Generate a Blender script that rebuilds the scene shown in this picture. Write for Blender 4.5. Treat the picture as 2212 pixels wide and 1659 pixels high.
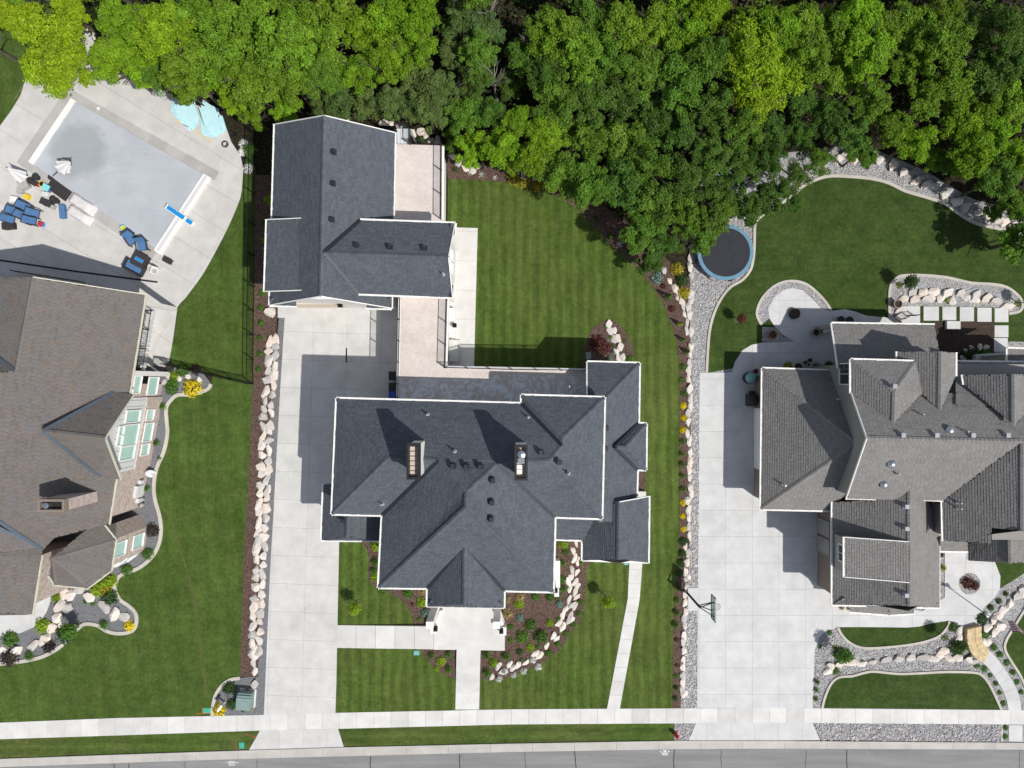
import bpy, bmesh, math, random
import numpy as np
from mathutils import Vector, Matrix
from mathutils.geometry import tessellate_polygon
random.seed(7); np.random.seed(7)
R = math.radians
scn = bpy.context.scene
for o in list(bpy.data.objects): bpy.data.objects.remove(o)
# ------------------------------------------------------------------ camera, sky, sun, exposure
S = 27.0                     # plan units per metre on the ground
FL = 1533.0                  # focal length in the same units
CX, CY = 1106.0, 829.5       # point straight below the drone
H = FL / S                   # flying height, m
cam = bpy.data.cameras.new('camera'); camo = bpy.data.objects.new('camera', cam)
scn.collection.objects.link(camo); scn.camera = camo
camo.location = (0, 0, H); camo.rotation_euler = (0, 0, 0)
cam.sensor_fit = 'HORIZONTAL'; cam.sensor_width = 36; cam.lens = 18 * FL / 1106.0
cam.clip_end = 2000; cam.clip_start = 0.5
SUN_EL = R(53.6); SX, SY = 0.813, -0.582      # horizontal direction towards the sun
w = bpy.data.worlds.new('World'); scn.world = w; w.use_nodes = True
nt = w.node_tree; bg = nt.nodes['Background']
sky = nt.nodes.new('ShaderNodeTexSky'); sky.sky_type = 'NISHITA'; sky.sun_disc = False
sky.sun_elevation = SUN_EL; sky.sun_rotation = math.atan2(SX, SY); sky.air_density = 1.0; sky.dust_density = 3.0; sky.altitude = 1400
hsv = nt.nodes.new('ShaderNodeHueSaturation'); hsv.inputs['Saturation'].default_value = .6; nt.links.new(sky.outputs[0], hsv.inputs['Color']); nt.links.new(hsv.outputs[0], bg.inputs[0]); bg.inputs[1].default_value = 0.126
sl = bpy.data.lights.new('sun', 'SUN'); sl.energy = 4.25; sl.angle = R(0.53); sl.color = (1.0, 0.955, 0.89)
so = bpy.data.objects.new('sun', sl); scn.collection.objects.link(so)
d = Vector((SX * math.cos(SUN_EL), SY * math.cos(SUN_EL), math.sin(SUN_EL)))
so.rotation_euler = d.to_track_quat('Z', 'Y').to_euler(); so.location = d * 80
scn.view_settings.view_transform = 'Standard'; scn.view_settings.look = 'None'
scn.view_settings.exposure = 0.0; scn.view_settings.gamma = 1.0
try: scn.view_settings.use_curve_mapping = False
except Exception: pass

# ------------------------------------------------------------------ helpers
COL = scn.collection
def P(x, y, z=0.0):
    k = (H - z) / H / S
    return Vector(((x - CX) * k, -(y - CY) * k, z))
def g2(x, y): return ((x - CX) / S, -(y - CY) / S)
def t(i, j, pts): return [(553 * i + p[0] / 4, 414.75 * j + p[1] / 4) + tuple(p[2:]) for p in pts]
def G(pts): return [g2(p[0], p[1]) for p in pts]
def wloc(o):
    v = Vector((0, 0, 0))
    while o is not None: v = v + o.location; o = o.parent
    return v
def tag(o, label=None, cat=None, group=None, kind=None):
    if label: o['label'] = label
    if cat: o['category'] = cat
    if group: o['group'] = group
    if kind: o['kind'] = kind
    return o
def thing(name, label, cat, loc=(0, 0, 0), group=None):
    o = bpy.data.objects.new(name, None); o.empty_display_size = .2; COL.objects.link(o); o.location = loc
    return tag(o, label, cat, group)
def dup(root, loc=None, rz=None, sc=None, label=None, color=None, name=None):
    r = root.copy(); COL.objects.link(r)
    if name: r.name = name
    if loc is not None: r.location = loc
    if rz is not None: r.rotation_euler = (0, 0, rz)
    if sc is not None: r.scale = (sc, sc, sc) if not hasattr(sc, '__len__') else sc
    if label: r['label'] = label
    if color: r.color = color
    for ch in [c for c in root.children]:
        c = ch.copy(); COL.objects.link(c); c.parent = r
        if color: c.color = color
        for g in [q for q in ch.children]:
            e = g.copy(); COL.objects.link(e); e.parent = c
            if color: e.color = color
    return r
class MB:
    def __init__(s): s.v = []; s.f = []; s.mi = []; s.att = None
    def add(s, vs, fs, mi=0):
        b = len(s.v); s.v += [tuple(p) for p in vs]; s.f += [tuple(b + i for i in f) for f in fs]; s.mi += [mi] * len(fs); return s
    def box(s, c, sz, rz=0, mi=0, rot=None):
        x, y, z = [q / 2 for q in sz]
        m = rot if rot is not None else Matrix.Rotation(rz, 3, 'Z')
        vs = [Vector(c) + m @ Vector((a * x, b * y, e * z)) for e in (-1, 1) for a, b in ((-1, -1), (1, -1), (1, 1), (-1, 1))]
        return s.add(vs, [(3, 2, 1, 0), (4, 5, 6, 7), (0, 1, 5, 4), (1, 2, 6, 5), (2, 3, 7, 6), (3, 0, 4, 7)], mi)
    def bar(s, a, b, wd, ht=None, mi=0):
        a = Vector(a); b = Vector(b); dd = b - a; L = dd.length
        if L < 1e-6: return s
        q = dd.to_track_quat('X', 'Z').to_matrix()
        return s.box((a + b) / 2, (L, wd, ht if ht else wd), mi=mi, rot=q)
    def prism(s, poly, z0, z1, mi=0):
        n = len(poly); ar = sum(poly[i][0] * poly[(i + 1) % n][1] - poly[(i + 1) % n][0] * poly[i][1] for i in range(n))
        if ar < 0: poly = poly[::-1]
        f0 = z0 if callable(z0) else (lambda x, y: z0); f1 = z1 if callable(z1) else (lambda x, y: z1)
        vs = [(x, y, f0(x, y)) for x, y in poly] + [(x, y, f1(x, y)) for x, y in poly]
        return s.add(vs, [tuple(range(n - 1, -1, -1)), tuple(range(n, 2 * n))] + [(i, (i + 1) % n, n + (i + 1) % n, n + i) for i in range(n)], mi)
    def cyl(s, a, b, r0, r1=None, n=8, mi=0, caps=True):
        a = Vector(a); b = Vector(b); r1 = r0 if r1 is None else r1
        q = (b - a).to_track_quat('Z', 'Y').to_matrix(); vs = []
        for c, r in ((a, r0), (b, r1)):
            for i in range(n):
                an = 2 * math.pi * i / n; vs.append(c + q @ Vector((r * math.cos(an), r * math.sin(an), 0)))
        fs = [(i, (i + 1) % n, n + (i + 1) % n, n + i) for i in range(n)]
        if caps: fs += [tuple(range(n - 1, -1, -1)), tuple(range(n, 2 * n))]
        return s.add(vs, fs, mi)
    def lathe(s, c, prof, n=16, mi=0):
        vs = []; c = Vector(c)
        for r, z in prof:
            for i in range(n):
                an = 2 * math.pi * i / n; vs.append(c + Vector((r * math.cos(an), r * math.sin(an), z)))
        fs = []
        for k in range(len(prof) - 1):
            for i in range(n): fs.append((k * n + i, k * n + (i + 1) % n, (k + 1) * n + (i + 1) % n, (k + 1) * n + i))
        fs += [tuple(range(n - 1, -1, -1)), tuple(range((len(prof) - 1) * n, len(prof) * n))]
        return s.add(vs, fs, mi)
    def ribbon(s, pts, wd, z0, z1, mi=0, closed=False):
        n = len(pts); L = []; Rr = []
        for i in range(n):
            a = pts[(i - 1) % n] if (closed or i > 0) else pts[i]; b = pts[(i + 1) % n] if (closed or i < n - 1) else pts[i]
            dx, dy = b[0] - a[0], b[1] - a[1]; l = math.hypot(dx, dy) or 1; nx, ny = -dy / l, dx / l
            L.append((pts[i][0] + nx * wd / 2, pts[i][1] + ny * wd / 2)); Rr.append((pts[i][0] - nx * wd / 2, pts[i][1] - ny * wd / 2))
        for i in range(n if closed else n - 1):
            j = (i + 1) % n
            s.prism([L[i], Rr[i], Rr[j], L[j]], z0, z1, mi)
        return s
    def build(s, name, mat, parent=None, smooth=False):
        me = bpy.data.meshes.new(name); off = wloc(parent) if parent else Vector((0, 0, 0))
        if parent: vs = [(v[0] - off.x, v[1] - off.y, v[2] - off.z) for v in s.v]
        else: vs = s.v
        me.from_pydata(vs, [], s.f)
        for m in (mat if isinstance(mat, (list, tuple)) else [mat]): me.materials.append(m)
        if any(s.mi): me.polygons.foreach_set('material_index', s.mi)
        if s.att is not None:
            a = me.attributes.new('tint', 'FLOAT', 'FACE'); a.data.foreach_set('value', s.att)
        if smooth: me.polygons.foreach_set('use_smooth', [True] * len(me.polygons))
        me.update(); o = bpy.data.objects.new(name, me); COL.objects.link(o)
        if parent: o.parent = parent
        return o
def qmesh(name, V, F, mat, att=None):
    me = bpy.data.meshes.new(name); me.from_pydata(V.tolist() if hasattr(V, 'tolist') else V, [], F.tolist() if hasattr(F, 'tolist') else F)
    me.materials.append(mat)
    if att is not None:
        a = me.attributes.new('tint', 'FLOAT', 'FACE'); a.data.foreach_set('value', np.asarray(att, dtype=np.float32))
    me.update(); return me
def sm(pts, n=5, closed=False):
    out = []; N = len(pts); rng = range(N) if closed else range(N - 1)
    for i in rng:
        p1 = pts[i]; p2 = pts[(i + 1) % N]
        p0 = pts[(i - 1) % N] if (closed or i > 0) else p1; p3 = pts[(i + 2) % N] if (closed or i < N - 2) else p2
        for k in range(n):
            u = k / n
            out.append(tuple(.5 * (2 * p1[c] + (p2[c] - p0[c]) * u + (2 * p0[c] - 5 * p1[c] + 4 * p2[c] - p3[c]) * u * u + (3 * p1[c] - p0[c] - 3 * p2[c] + p3[c]) * u ** 3) for c in (0, 1)))
    if not closed: out.append(tuple(pts[-1][:2]))
    return out
def inset(poly, dd):
    n = len(poly); ar = sum(poly[i][0] * poly[(i + 1) % n][1] - poly[(i + 1) % n][0] * poly[i][1] for i in range(n))
    if ar < 0: poly = poly[::-1]
    out = []
    for i in range(n):
        p0, p1, p2 = Vector(poly[i - 1][:2]), Vector(poly[i][:2]), Vector(poly[(i + 1) % n][:2])
        e1 = (p1 - p0).normalized(); e2 = (p2 - p1).normalized()
        n1 = Vector((-e1.y, e1.x)); n2 = Vector((-e2.y, e2.x)); b = n1 + n2
        if b.length < .1: b = n1
        b.normalize(); c = max(.35, b.dot(n1)); q = p1 + b * dd / c; out.append((q.x, q.y))
    return out
def inside(p, poly):
    x, y = p; c = False; n = len(poly); j = n - 1
    for i in range(n):
        xi, yi = poly[i][0], poly[i][1]; xj, yj = poly[j][0], poly[j][1]
        if (yi > y) != (yj > y) and x < (xj - xi) * (y - yi) / (yj - yi) + xi: c = not c
        j = i
    return c
def clip_half(poly, a, b, c):       # keep a*x+b*y<=c
    out = []; n = len(poly)
    for i in range(n):
        p = poly[i]; q = poly[(i + 1) % n]; fp = a * p[0] + b * p[1] - c; fq = a * q[0] + b * q[1] - c
        if fp <= 0: out.append(p)
        if (fp < 0 < fq) or (fq < 0 < fp):
            u = fp / (fp - fq); out.append((p[0] + (q[0] - p[0]) * u, p[1] + (q[1] - p[1]) * u))
    return out
def cell(poly, x0, x1, y0, y1):
    for h in ((1, 0, x1), (-1, 0, -x0), (0, 1, y1), (0, -1, -y0)):
        poly = clip_half(poly, *h)
        if len(poly) < 3: return None
    ar = abs(sum(poly[i][0] * poly[(i + 1) % len(poly)][1] - poly[(i + 1) % len(poly)][0] * poly[i][1] for i in range(len(poly)))) / 2
    return poly if ar > .02 else None
def ordn(k): 
    w_ = ['first', 'second', 'third', 'fourth', 'fifth', 'sixth', 'seventh', 'eighth', 'ninth', 'tenth', 'eleventh', 'twelfth', 'thirteenth', 'fourteenth', 'fifteenth', 'sixteenth', 'seventeenth', 'eighteenth', 'nineteenth', 'twentieth']
    if k < 20: return w_[k]
    return '%d%s' % (k + 1, {1: 'st', 2: 'nd', 3: 'rd'}.get((k + 1) % 10, 'th'))

# ------------------------------------------------------------------ materials
class NT:
    def __init__(s, name):
        s.m = bpy.data.materials.new(name); s.m.use_nodes = True; s.t = s.m.node_tree; s.b = s.t.nodes['Principled BSDF']
        s.geo = s.t.nodes.new('ShaderNodeNewGeometry'); s.pos = s.geo.outputs['Position']
    def n(s, typ, ins=None, **kw):
        nd = s.t.nodes.new('ShaderNode' + typ)
        for k, v in kw.items(): setattr(nd, k, v)
        for k, v in (ins or {}).items(): s.set(nd.inputs[k], v)
        return nd
    def set(s, sock, v):
        if hasattr(v, 'is_output'): s.t.links.new(v, sock)
        elif isinstance(v, (tuple, list)) and len(v) == 3 and sock.type == 'RGBA': sock.default_value = (*v, 1)
        else: sock.default_value = v
    def noise(s, scale, detail=3, rough=.55, vec=None, dist=0):
        return s.n('TexNoise', {'Vector': vec or s.pos, 'Scale': scale, 'Detail': detail, 'Roughness': rough, 'Distortion': dist}).outputs['Fac']
    def ramp(s, f, a, b): return s.n('MapRange', {'Value': f, 'From Min': a, 'From Max': b}).outputs[0]
    def mix(s, f, a, b, mode='MIX'):
        nd = s.n('Mix', data_type='RGBA', blend_type=mode)
        s.set(nd.inputs[0], f); s.set(nd.inputs[6], a); s.set(nd.inputs[7], b); return nd.outputs[2]
    def math(s, op, a, b=0.0, c=None):
        nd = s.n('Math', operation=op); s.set(nd.inputs[0], a); s.set(nd.inputs[1], b)
        if c is not None: s.set(nd.inputs[2], c)
        return nd.outputs[0]
    def scalec(s, col, f):
        nd = s.n('Mix', data_type='RGBA', blend_type='MULTIPLY'); nd.inputs[0].default_value = 1
        s.set(nd.inputs[6], col); cb = s.n('CombineColor'); [s.set(cb.inputs[i], f) for i in range(3)]
        s.t.links.new(cb.outputs[0], nd.inputs[7]); return nd.outputs[2]
    def bump(s, hgt, strength=.5, dist=.02):
        s.t.links.new(s.n('Bump', {'Height': hgt, 'Strength': strength, 'Distance': dist}).outputs[0], s.b.inputs['Normal'])
    def done(s, col, rough=.85, spec=.3, metal=0):
        s.set(s.b.inputs['Base Color'], col); s.set(s.b.inputs['Roughness'], rough); s.b.inputs['Specular IOR Level'].default_value = spec
        s.b.inputs['Metallic'].default_value = metal; return s.m
def plain(name, c, rough=.6, var=.12, scale=6, metal=0, spec=.35, bump=0):
    m = NT(name); f = m.ramp(m.noise(scale, 4), .3, .7)
    col = m.mix(f, tuple(q * (1 - var) for q in c), tuple(min(1, q * (1 + var)) for q in c))
    if bump: m.bump(m.noise(scale * 6, 3), bump, .02)
    return m.done(col, rough, spec, metal)
def concrete(name, c, stain=(.6, .58, .55), amt=.22, jit=.1, stamp=0):
    m = NT(name); rnd = m.n('ObjectInfo').outputs['Random']
    base = m.mix(m.ramp(m.noise(.9, 5, .6), .32, .72), tuple(q * .88 for q in c), tuple(q * 1.06 for q in c))
    base = m.mix(m.math('MULTIPLY', m.ramp(m.noise(.35, 4, .65), .52, .75), amt), base, tuple(c[i] * stain[i] for i in range(3)))
    base = m.mix(m.math('MULTIPLY', m.ramp(m.noise(2.2, 6, .7, dist=1.5), .6, .72), amt), base, tuple(q * .72 for q in c))
    fine = m.noise(26, 2, .6); base = m.scalec(base, m.math('MULTIPLY_ADD', fine, .16, .92))
    base = m.scalec(base, m.math('MULTIPLY_ADD', rnd, jit, 1 - jit / 2))
    if stamp:
        cr = m.ramp(m.noise(4.2, 5, .75, dist=2.5), .52, .6); base = m.mix(m.math('MULTIPLY', cr, .55), base, tuple(q * .62 for q in c))
        pat = m.ramp(m.noise(1.1, 6, .75, dist=2), .46, .56); base = m.mix(m.math('MULTIPLY', pat, stamp), base, (.72, .76, .79))
    m.bump(fine, .15, .01); return m.done(base, .85, .25)
def lawn(name, ca, cb, cd, period=.88, axis=0, amt=.3, dry=.5, ang=0.0):
    m = NT(name); sp = m.n('SeparateXYZ', {'Vector': m.pos}).outputs
    wob = m.math('MULTIPLY', m.noise(.3, 3), .9)
    co = m.math('ADD', m.math('ADD', sp[axis], m.math('MULTIPLY', sp[1 - axis], ang)), wob)
    st = m.ramp(m.math('SINE', m.math('MULTIPLY', co, 2 * math.pi / period)), -.8, .8)
    sv = (4.5, .12, 1) if axis == 0 else (.12, 4.5, 1)
    streak = m.noise(1.0, 4, .65, vec=m.n('Mapping', {'Vector': m.pos, 'Scale': sv}).outputs[0])
    base = m.mix(m.ramp(m.noise(.8, 6, .7), .3, .72), tuple(q * .84 for q in ca), tuple(q * 1.14 for q in cb)); base = m.scalec(base, m.math('MULTIPLY_ADD', m.noise(.22, 4, .6), .7, .65))
    base = m.mix(m.ramp(m.noise(.13, 4, .6), .42, .7), base, m.mix(.28, base, cd)) if dry > .5 else base
    base = m.scalec(base, m.math('MULTIPLY_ADD', st, amt * .7, 1 - amt * .35))
    base = m.scalec(base, m.math('MULTIPLY_ADD', streak, amt * 2.2, 1 - amt * 1.1))
    sw = (3.2, .5, 1) if axis == 0 else (.5, 3.2, 1)
    dn = m.noise(1.0, 6, .72, vec=m.n('Mapping', {'Vector': m.pos, 'Scale': sw}).outputs[0])
    dp = m.math('MULTIPLY', m.ramp(dn, .5, .7), m.ramp(m.noise(.17, 4, .6), .38, .62))
    base = m.mix(m.math('MULTIPLY', dp, dry), base, cd); base = m.mix(m.math('MULTIPLY', m.ramp(m.noise(1.9, 5, .75), .62, .76), dry * .8), base, cd)
    tuft = m.noise(3.2, 5, .75); base = m.scalec(base, m.math('MULTIPLY_ADD', tuft, .8, .6))
    blade = m.noise(15, 3, .75); base = m.scalec(base, m.math('MULTIPLY_ADD', blade, 1.3, .35))
    b2 = m.noise(48, 2, .7); base = m.scalec(base, m.math('MULTIPLY_ADD', b2, .9, .55))
    m.bump(m.math('ADD', blade, b2), .9, .05); return m.done(base, .9, .12)
def granular(name, cols, scale, rough=.9, dark=.35, big=.4):
    m = NT(name); vo = m.n('TexVoronoi', {'Vector': m.pos, 'Scale': scale, 'Randomness': 1.0})
    sep = m.n('SeparateColor', {'Color': vo.outputs['Color']}).outputs
    cr = m.n('ValToRGB', {'Fac': sep[0]}); e = cr.color_ramp.elements; e[0].color = (*cols[0], 1); e[1].color = (*cols[-1], 1)
    for i, c in enumerate(cols[1:-1]): el = e.new((i + 1) / (len(cols) - 1)); el.color = (*c, 1)
    base = m.scalec(cr.outputs[0], m.math('SUBTRACT', 1.08, m.math('MULTIPLY', vo.outputs['Distance'], dark * 1.5)))
    base = m.scalec(base, m.math('MULTIPLY_ADD', m.noise(.7, 4, .6), big, 1 - big / 2))
    m.bump(m.math('SUBTRACT', 1, vo.outputs['Distance']), .8, .04); return m.done(base, rough, .2)
def shingle(name, cols, streak=.12):
    m = NT(name); at = m.n('Attribute', attribute_name='tint').outputs['Fac']
    cr = m.n('ValToRGB', {'Fac': at}); e = cr.color_ramp.elements; e[0].color = (*cols[0], 1); e[1].color = (*cols[-1], 1)
    for i, c in enumerate(cols[1:-1]): el = e.new((i + 1) / (len(cols) - 1)); el.color = (*c, 1)
    base = m.scalec(cr.outputs[0], m.math('MULTIPLY_ADD', m.noise(.8, 5, .65), .35, .83))
    gr = m.noise(60, 2, .7); base = m.scalec(base, m.math('MULTIPLY_ADD', gr, .3, .85)); m.bump(gr, .2, .01)
    return m.done(base, .88, .25)
def leafmat(name, trans=.42, gloss=.35):
    m = NT(name); oi = m.n('ObjectInfo'); at = m.n('Attribute', attribute_name='tint').outputs['Fac']
    col = m.scalec(oi.outputs['Color'], m.math('MULTIPLY_ADD', at, .95, .5))
    col = m.mix(m.math('MULTIPLY', m.ramp(m.noise(.5, 3, .6), .4, .75), .3), col, m.mix(.5, col, (.17, .26, .02)))
    m.set(m.b.inputs['Base Color'], col); m.b.inputs['Roughness'].default_value = .5; m.b.inputs['Specular IOR Level'].default_value = gloss
    tr = m.n('BsdfTranslucent', {'Color': m.mix(.5, col, (.17, .29, .015))}); mx = m.n('MixShader', {'Fac': trans})
    m.t.links.new(m.b.outputs[0], mx.inputs[1]); m.t.links.new(tr.outputs[0], mx.inputs[2])
    m.t.links.new(mx.outputs[0], m.t.nodes['Material Output'].inputs[0]); return m.m
M = {}
M['drive'] = concrete('driveway_concrete', (.56, .555, .54), amt=.34, jit=.05)
M['rdrive'] = concrete('neighbour_driveway_concrete', (.565, .57, .57), amt=.26, jit=.05)
M['walk'] = concrete('sidewalk_concrete', (.60, .595, .575), amt=.14, jit=.2)
M['pooldeck'] = concrete('pool_deck_concrete', (.54, .53, .512), amt=.18, jit=.05)
M['coping'] = concrete('pool_coping_concrete', (.42, .41, .40), amt=.3, jit=.1)
M['gutter_c'] = concrete('kerb_concrete', (.47, .45, .42), amt=.3, jit=.12)
M['edging'] = concrete('edging_concrete', (.50, .47, .42), amt=.3, jit=.1)
M['stamped'] = concrete('stamped_concrete', (.62, .555, .515), amt=.5, jit=0, stamp=.12)
M['stamped_w'] = concrete('flaking_sealed_concrete', (.60, .54, .49), amt=.3, jit=0, stamp=.95)
M['pavers'] = concrete('patio_walk_concrete', (.62, .61, .59), amt=.1, jit=.06)
M['lawn'] = lawn('mown_grass', (.060, .104, .017), (.082, .130, .025), (.165, .165, .055), amt=.40, dry=.65)
M['lawn_l'] = lawn('mown_grass_neighbour', (.056, .100, .018), (.078, .124, .026), (.150, .160, .058), amt=.17, dry=.4, period=1.5, ang=.12)
M['lawn_r'] = lawn('mown_grass_dark', (.036, .068, .014), (.056, .090, .020), (.13, .145, .07), amt=.07, dry=.35, period=1.1, axis=1)
M['lawn_s'] = lawn('mown_grass_strip', (.056, .098, .017), (.076, .122, .025), (.18, .16, .065), amt=.3, dry=.6, period=.9, axis=1)
M['dry'] = granular('worn_turf', [(.085, .115, .028), (.125, .135, .05), (.07, .11, .022)], 14)
M['mulch'] = granular('bark_mulch', [(0.081, 0.048, 0.040), (0.178, 0.116, 0.093), (0.116, 0.070, 0.057), (0.264, 0.186, 0.147)], 15, dark=.55)
M['darkgravel'] = granular('dark_fine_gravel', [(0.135, 0.142, 0.155), (0.243, 0.250, 0.270), (0.176, 0.189, 0.209), (0.297, 0.290, 0.284)], 20)
M['gravel'] = granular('grey_gravel', [(0.312, 0.312, 0.320), (0.562, 0.562, 0.577), (0.421, 0.421, 0.430), (0.655, 0.640, 0.624)], 12, dark=.6)
M['soil'] = granular('dark_soil', [(.045, .032, .024), (.085, .062, .048), (.06, .045, .035)], 11, dark=.4)
M['litter'] = granular('leaf_litter', [(.022, .019, .011), (.05, .038, .022), (.03, .035, .013)], 7, dark=.6)
M['shA'] = shingle('charcoal_shingles', [(.070, .080, .096), (.084, .095, .112), (.094, .106, .124), (.076, .087, .103)])
M['shB'] = shingle('brown_blend_shingles', [(.122, .110, .102), (.148, .125, .111), (.145, .135, .129), (.132, .130, .132), (.165, .132, .112)])
M['shC'] = shingle('weathered_grey_shingles', [(.175, .170, .164), (.196, .191, .184), (.212, .206, .199), (.184, .179, .172)])
M['deckA'] = plain('charcoal_roof_base', (.035, .04, .048), .9); M['deckB'] = plain('brown_roof_base', (.06, .05, .045), .9); M['deckC'] = plain('grey_roof_base', (.08, .077, .073), .9)
M['flash'] = plain('dark_metal_flashing', (.035, .04, .048), .45, metal=.5)
M['flash_g'] = plain('grey_metal_flashing', (.12, .15, .18), .4, metal=.5)
M['white'] = plain('white_painted_trim', (.78, .77, .74), .5, .05)
M['cream'] = plain('cream_painted_trim', (.55, .53, .43), .5, .08)
M['stucco'] = plain('white_stucco', (.74, .72, .69), .85, .05, 20, bump=.3)
M['taupe'] = plain('taupe_stucco', (.30, .285, .265), .85, .07, 15, bump=.3)
M['brownw'] = plain('brown_stucco', (.22, .18, .15), .85, .1, 10, bump=.3)
M['siding'] = plain('pale_grey_siding', (.58, .58, .59), .7, .05)
def stone_mat(name, cols):
    m = NT(name); mp = m.n('Mapping', {'Vector': m.pos, 'Scale': (2.2, 2.2, 5.5)}).outputs[0]
    vo = m.n('TexVoronoi', {'Vector': mp, 'Scale': 1.2}, distance='CHEBYCHEV')
    sep = m.n('SeparateColor', {'Color': vo.outputs['Color']}).outputs
    c = m.mix(sep[0], cols[0], cols[1]); c = m.mix(m.math('MULTIPLY', sep[1], .5), c, cols[2])
    ed = m.n('TexVoronoi', {'Vector': mp, 'Scale': 1.2}, feature='DISTANCE_TO_EDGE').outputs['Distance']
    c = m.scalec(c, m.math('MULTIPLY_ADD', m.ramp(ed, 0, .06), .35, .65)); m.bump(m.ramp(ed, 0, .1), .6, .04)
    return m.done(c, .85, .2)
M['veneer'] = stone_mat('stone_veneer', [(.56, .46, .41), (.42, .33, .29), (.62, .55, .50)])
M['glass'] = plain('sky_tinted_window_glass', (.42, .62, .57), .08, .06, 1.2, spec=.9)  # pale aqua sky reflection painted into the base colour
M['dglass'] = plain('dark_window_glass', (.03, .04, .05), .06, .1, 2, spec=.9)
M['black'] = plain('black_metal', (.012, .012, .014), .45, .1, metal=.2)
M['bronze'] = plain('dark_bronze_metal', (.035, .037, .04), .4, .15, metal=.6)
M['steel'] = plain('galvanised_steel', (.55, .57, .60), .25, .1, metal=.9)
M['pipe'] = plain('grey_vent_pipe', (.38, .38, .37), .5, .1)
M['ventC'] = plain('grey_vent_hood', (.30, .31, .33), .5, .1)
M['bark'] = plain('bark', (.10, .085, .07), .9, .35, 9, bump=.6)
M['deadwood'] = plain('grey_dead_wood', (.22, .20, .18), .9, .2, 9, bump=.4)
M['leaf'] = leafmat('leaves'); M['leafm'] = leafmat('shrub_leaves', .3, .25)
def rockmat():
    m = NT('limestone'); rnd = m.n('ObjectInfo').outputs['Random']
    a = m.mix(m.ramp(m.noise(1.8, 5, .65), .3, .7), (.60, .535, .475), (.74, .70, .655))
    a = m.mix(m.math('MULTIPLY', m.ramp(m.noise(2.6, 5, .7, dist=1), .56, .74), .55), a, (.50, .33, .19))
    a = m.mix(m.math('MULTIPLY', m.ramp(rnd, .5, .9), .75), a, (.40, .39, .38)); a = m.mix(m.math('MULTIPLY', m.ramp(rnd, .28, .1), .25), a, (.62, .47, .36)); cr = m.noise(9, 5, .7)
    a = m.scalec(a, m.math('MULTIPLY_ADD', cr, .6, .68)); m.bump(cr, .7, .06); return m.done(a, .9, .2)
M['rock'] = rockmat()
def gravelstone():
    m = NT('river_stones'); at = m.n('Attribute', attribute_name='tint').outputs['Fac']
    cr = m.n('ValToRGB', {'Fac': at}); e = cr.color_ramp.elements; e[0].color = (.30, .31, .33, 1); e[1].color = (.78, .76, .74, 1)
    for p_, c in ((.3, (.40, .41, .43)), (.55, (.52, .51, .50)), (.75, (.46, .38, .33)), (.88, (.60, .60, .61))):
        el = e.new(p_); el.color = (*c, 1)
    return m.done(m.scalec(cr.outputs[0], m.math('MULTIPLY_ADD', m.noise(12, 3), .4, .8)), .75, .3)
M['pebble'] = gravelstone()
def asphalt():
    m = NT('aged_asphalt'); mp = m.n('Mapping', {'Vector': m.pos, 'Scale': (.12, 1.4, 1)}).outputs[0]
    a = m.mix(m.ramp(m.noise(1.0, 5, .6, vec=mp), .35, .68), (.185, .185, .187), (.255, .255, .252))
    a = m.mix(m.math('MULTIPLY', m.ramp(m.noise(.8, 5, .7), .58, .72), .5), a, (.26, .26, .255))
    a = m.mix(m.math('MULTIPLY', m.ramp(m.noise(1.7, 5, .7, dist=1), .62, .74), .6), a, (.10, .10, .102))
    f = m.noise(45, 3, .7); a = m.scalec(a, m.math('MULTIPLY_ADD', f, .5, .75)); m.bump(f, .4, .01); return m.done(a, .9, .25)
M['asphalt'] = asphalt()
M['crack'] = plain('crack_filler', (.03, .03, .03), .8)
M['chalk'] = plain('white_marking_paint', (.72, .72, .72), .8, .2, 20)
M['orange'] = plain('orange_marking_paint', (.60, .13, .03), .8, .2, 20)
M['red'] = plain('red_paint', (.42, .03, .05), .5); M['green_p'] = plain('green_plastic', (.05, .38, .26), .5)
M['teal_p'] = plain('weathered_teal_plastic', (.16, .38, .36), .6); M['boxgreen'] = plain('grey_green_cabinet_paint', (.20, .28, .27), .5)
def foam():
    m = NT('light_blue_foam'); return m.done(m.mix(m.ramp(m.noise(3, 4), .3, .7), (.42, .68, .74), (.52, .76, .80)), .6, .3)
M['foam'] = foam()
def cover():
    m = NT('grey_vinyl_pool_cover')
    mp = m.n('Mapping', {'Vector': m.pos, 'Rotation': (0, 0, R(25)), 'Scale': (.5, 2.5, 1)}).outputs[0]
    a = m.mix(m.ramp(m.noise(.35, 4, .5), .4, .65), (.40, .425, .46), (.46, .485, .52))
    sep = m.n('Vector', None) if False else None
    v = m.n('VectorMath', {0: m.pos, 1: (-34.6, 18.6, 0)}, operation='DISTANCE').outputs['Value']
    wet = m.math('SUBTRACT', 1.0, m.ramp(m.math('ADD', v, m.math('MULTIPLY', m.noise(.8, 4), 1.6)), 2.6, 3.4))
    a = m.mix(m.math('MULTIPLY', wet, .8), a, (.30, .325, .34))
    f = m.ramp(m.noise(1.5, 4, .6, vec=mp, dist=.6), .62, .72); a = m.mix(m.math('MULTIPLY', f, .4), a, (.30, .325, .36)); a = m.mix(m.math('MULTIPLY', m.ramp(m.noise(.5, 5, .7, dist=1.2), .55, .7), .35), a, (.36, .37, .39))  # f paints crease shading as darker lines in the colour; last mix is stains
    m.bump(m.noise(.9, 4, .6, vec=mp, dist=.5), .3, .1); return m.done(a, .42, .4)
M['cover'] = cover()
M['aqua'] = plain('aqua_plastic', (.22, .60, .62), .4); M['blue'] = plain('blue_fabric', (.075, .17, .34), .8, .15, 8)
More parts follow.
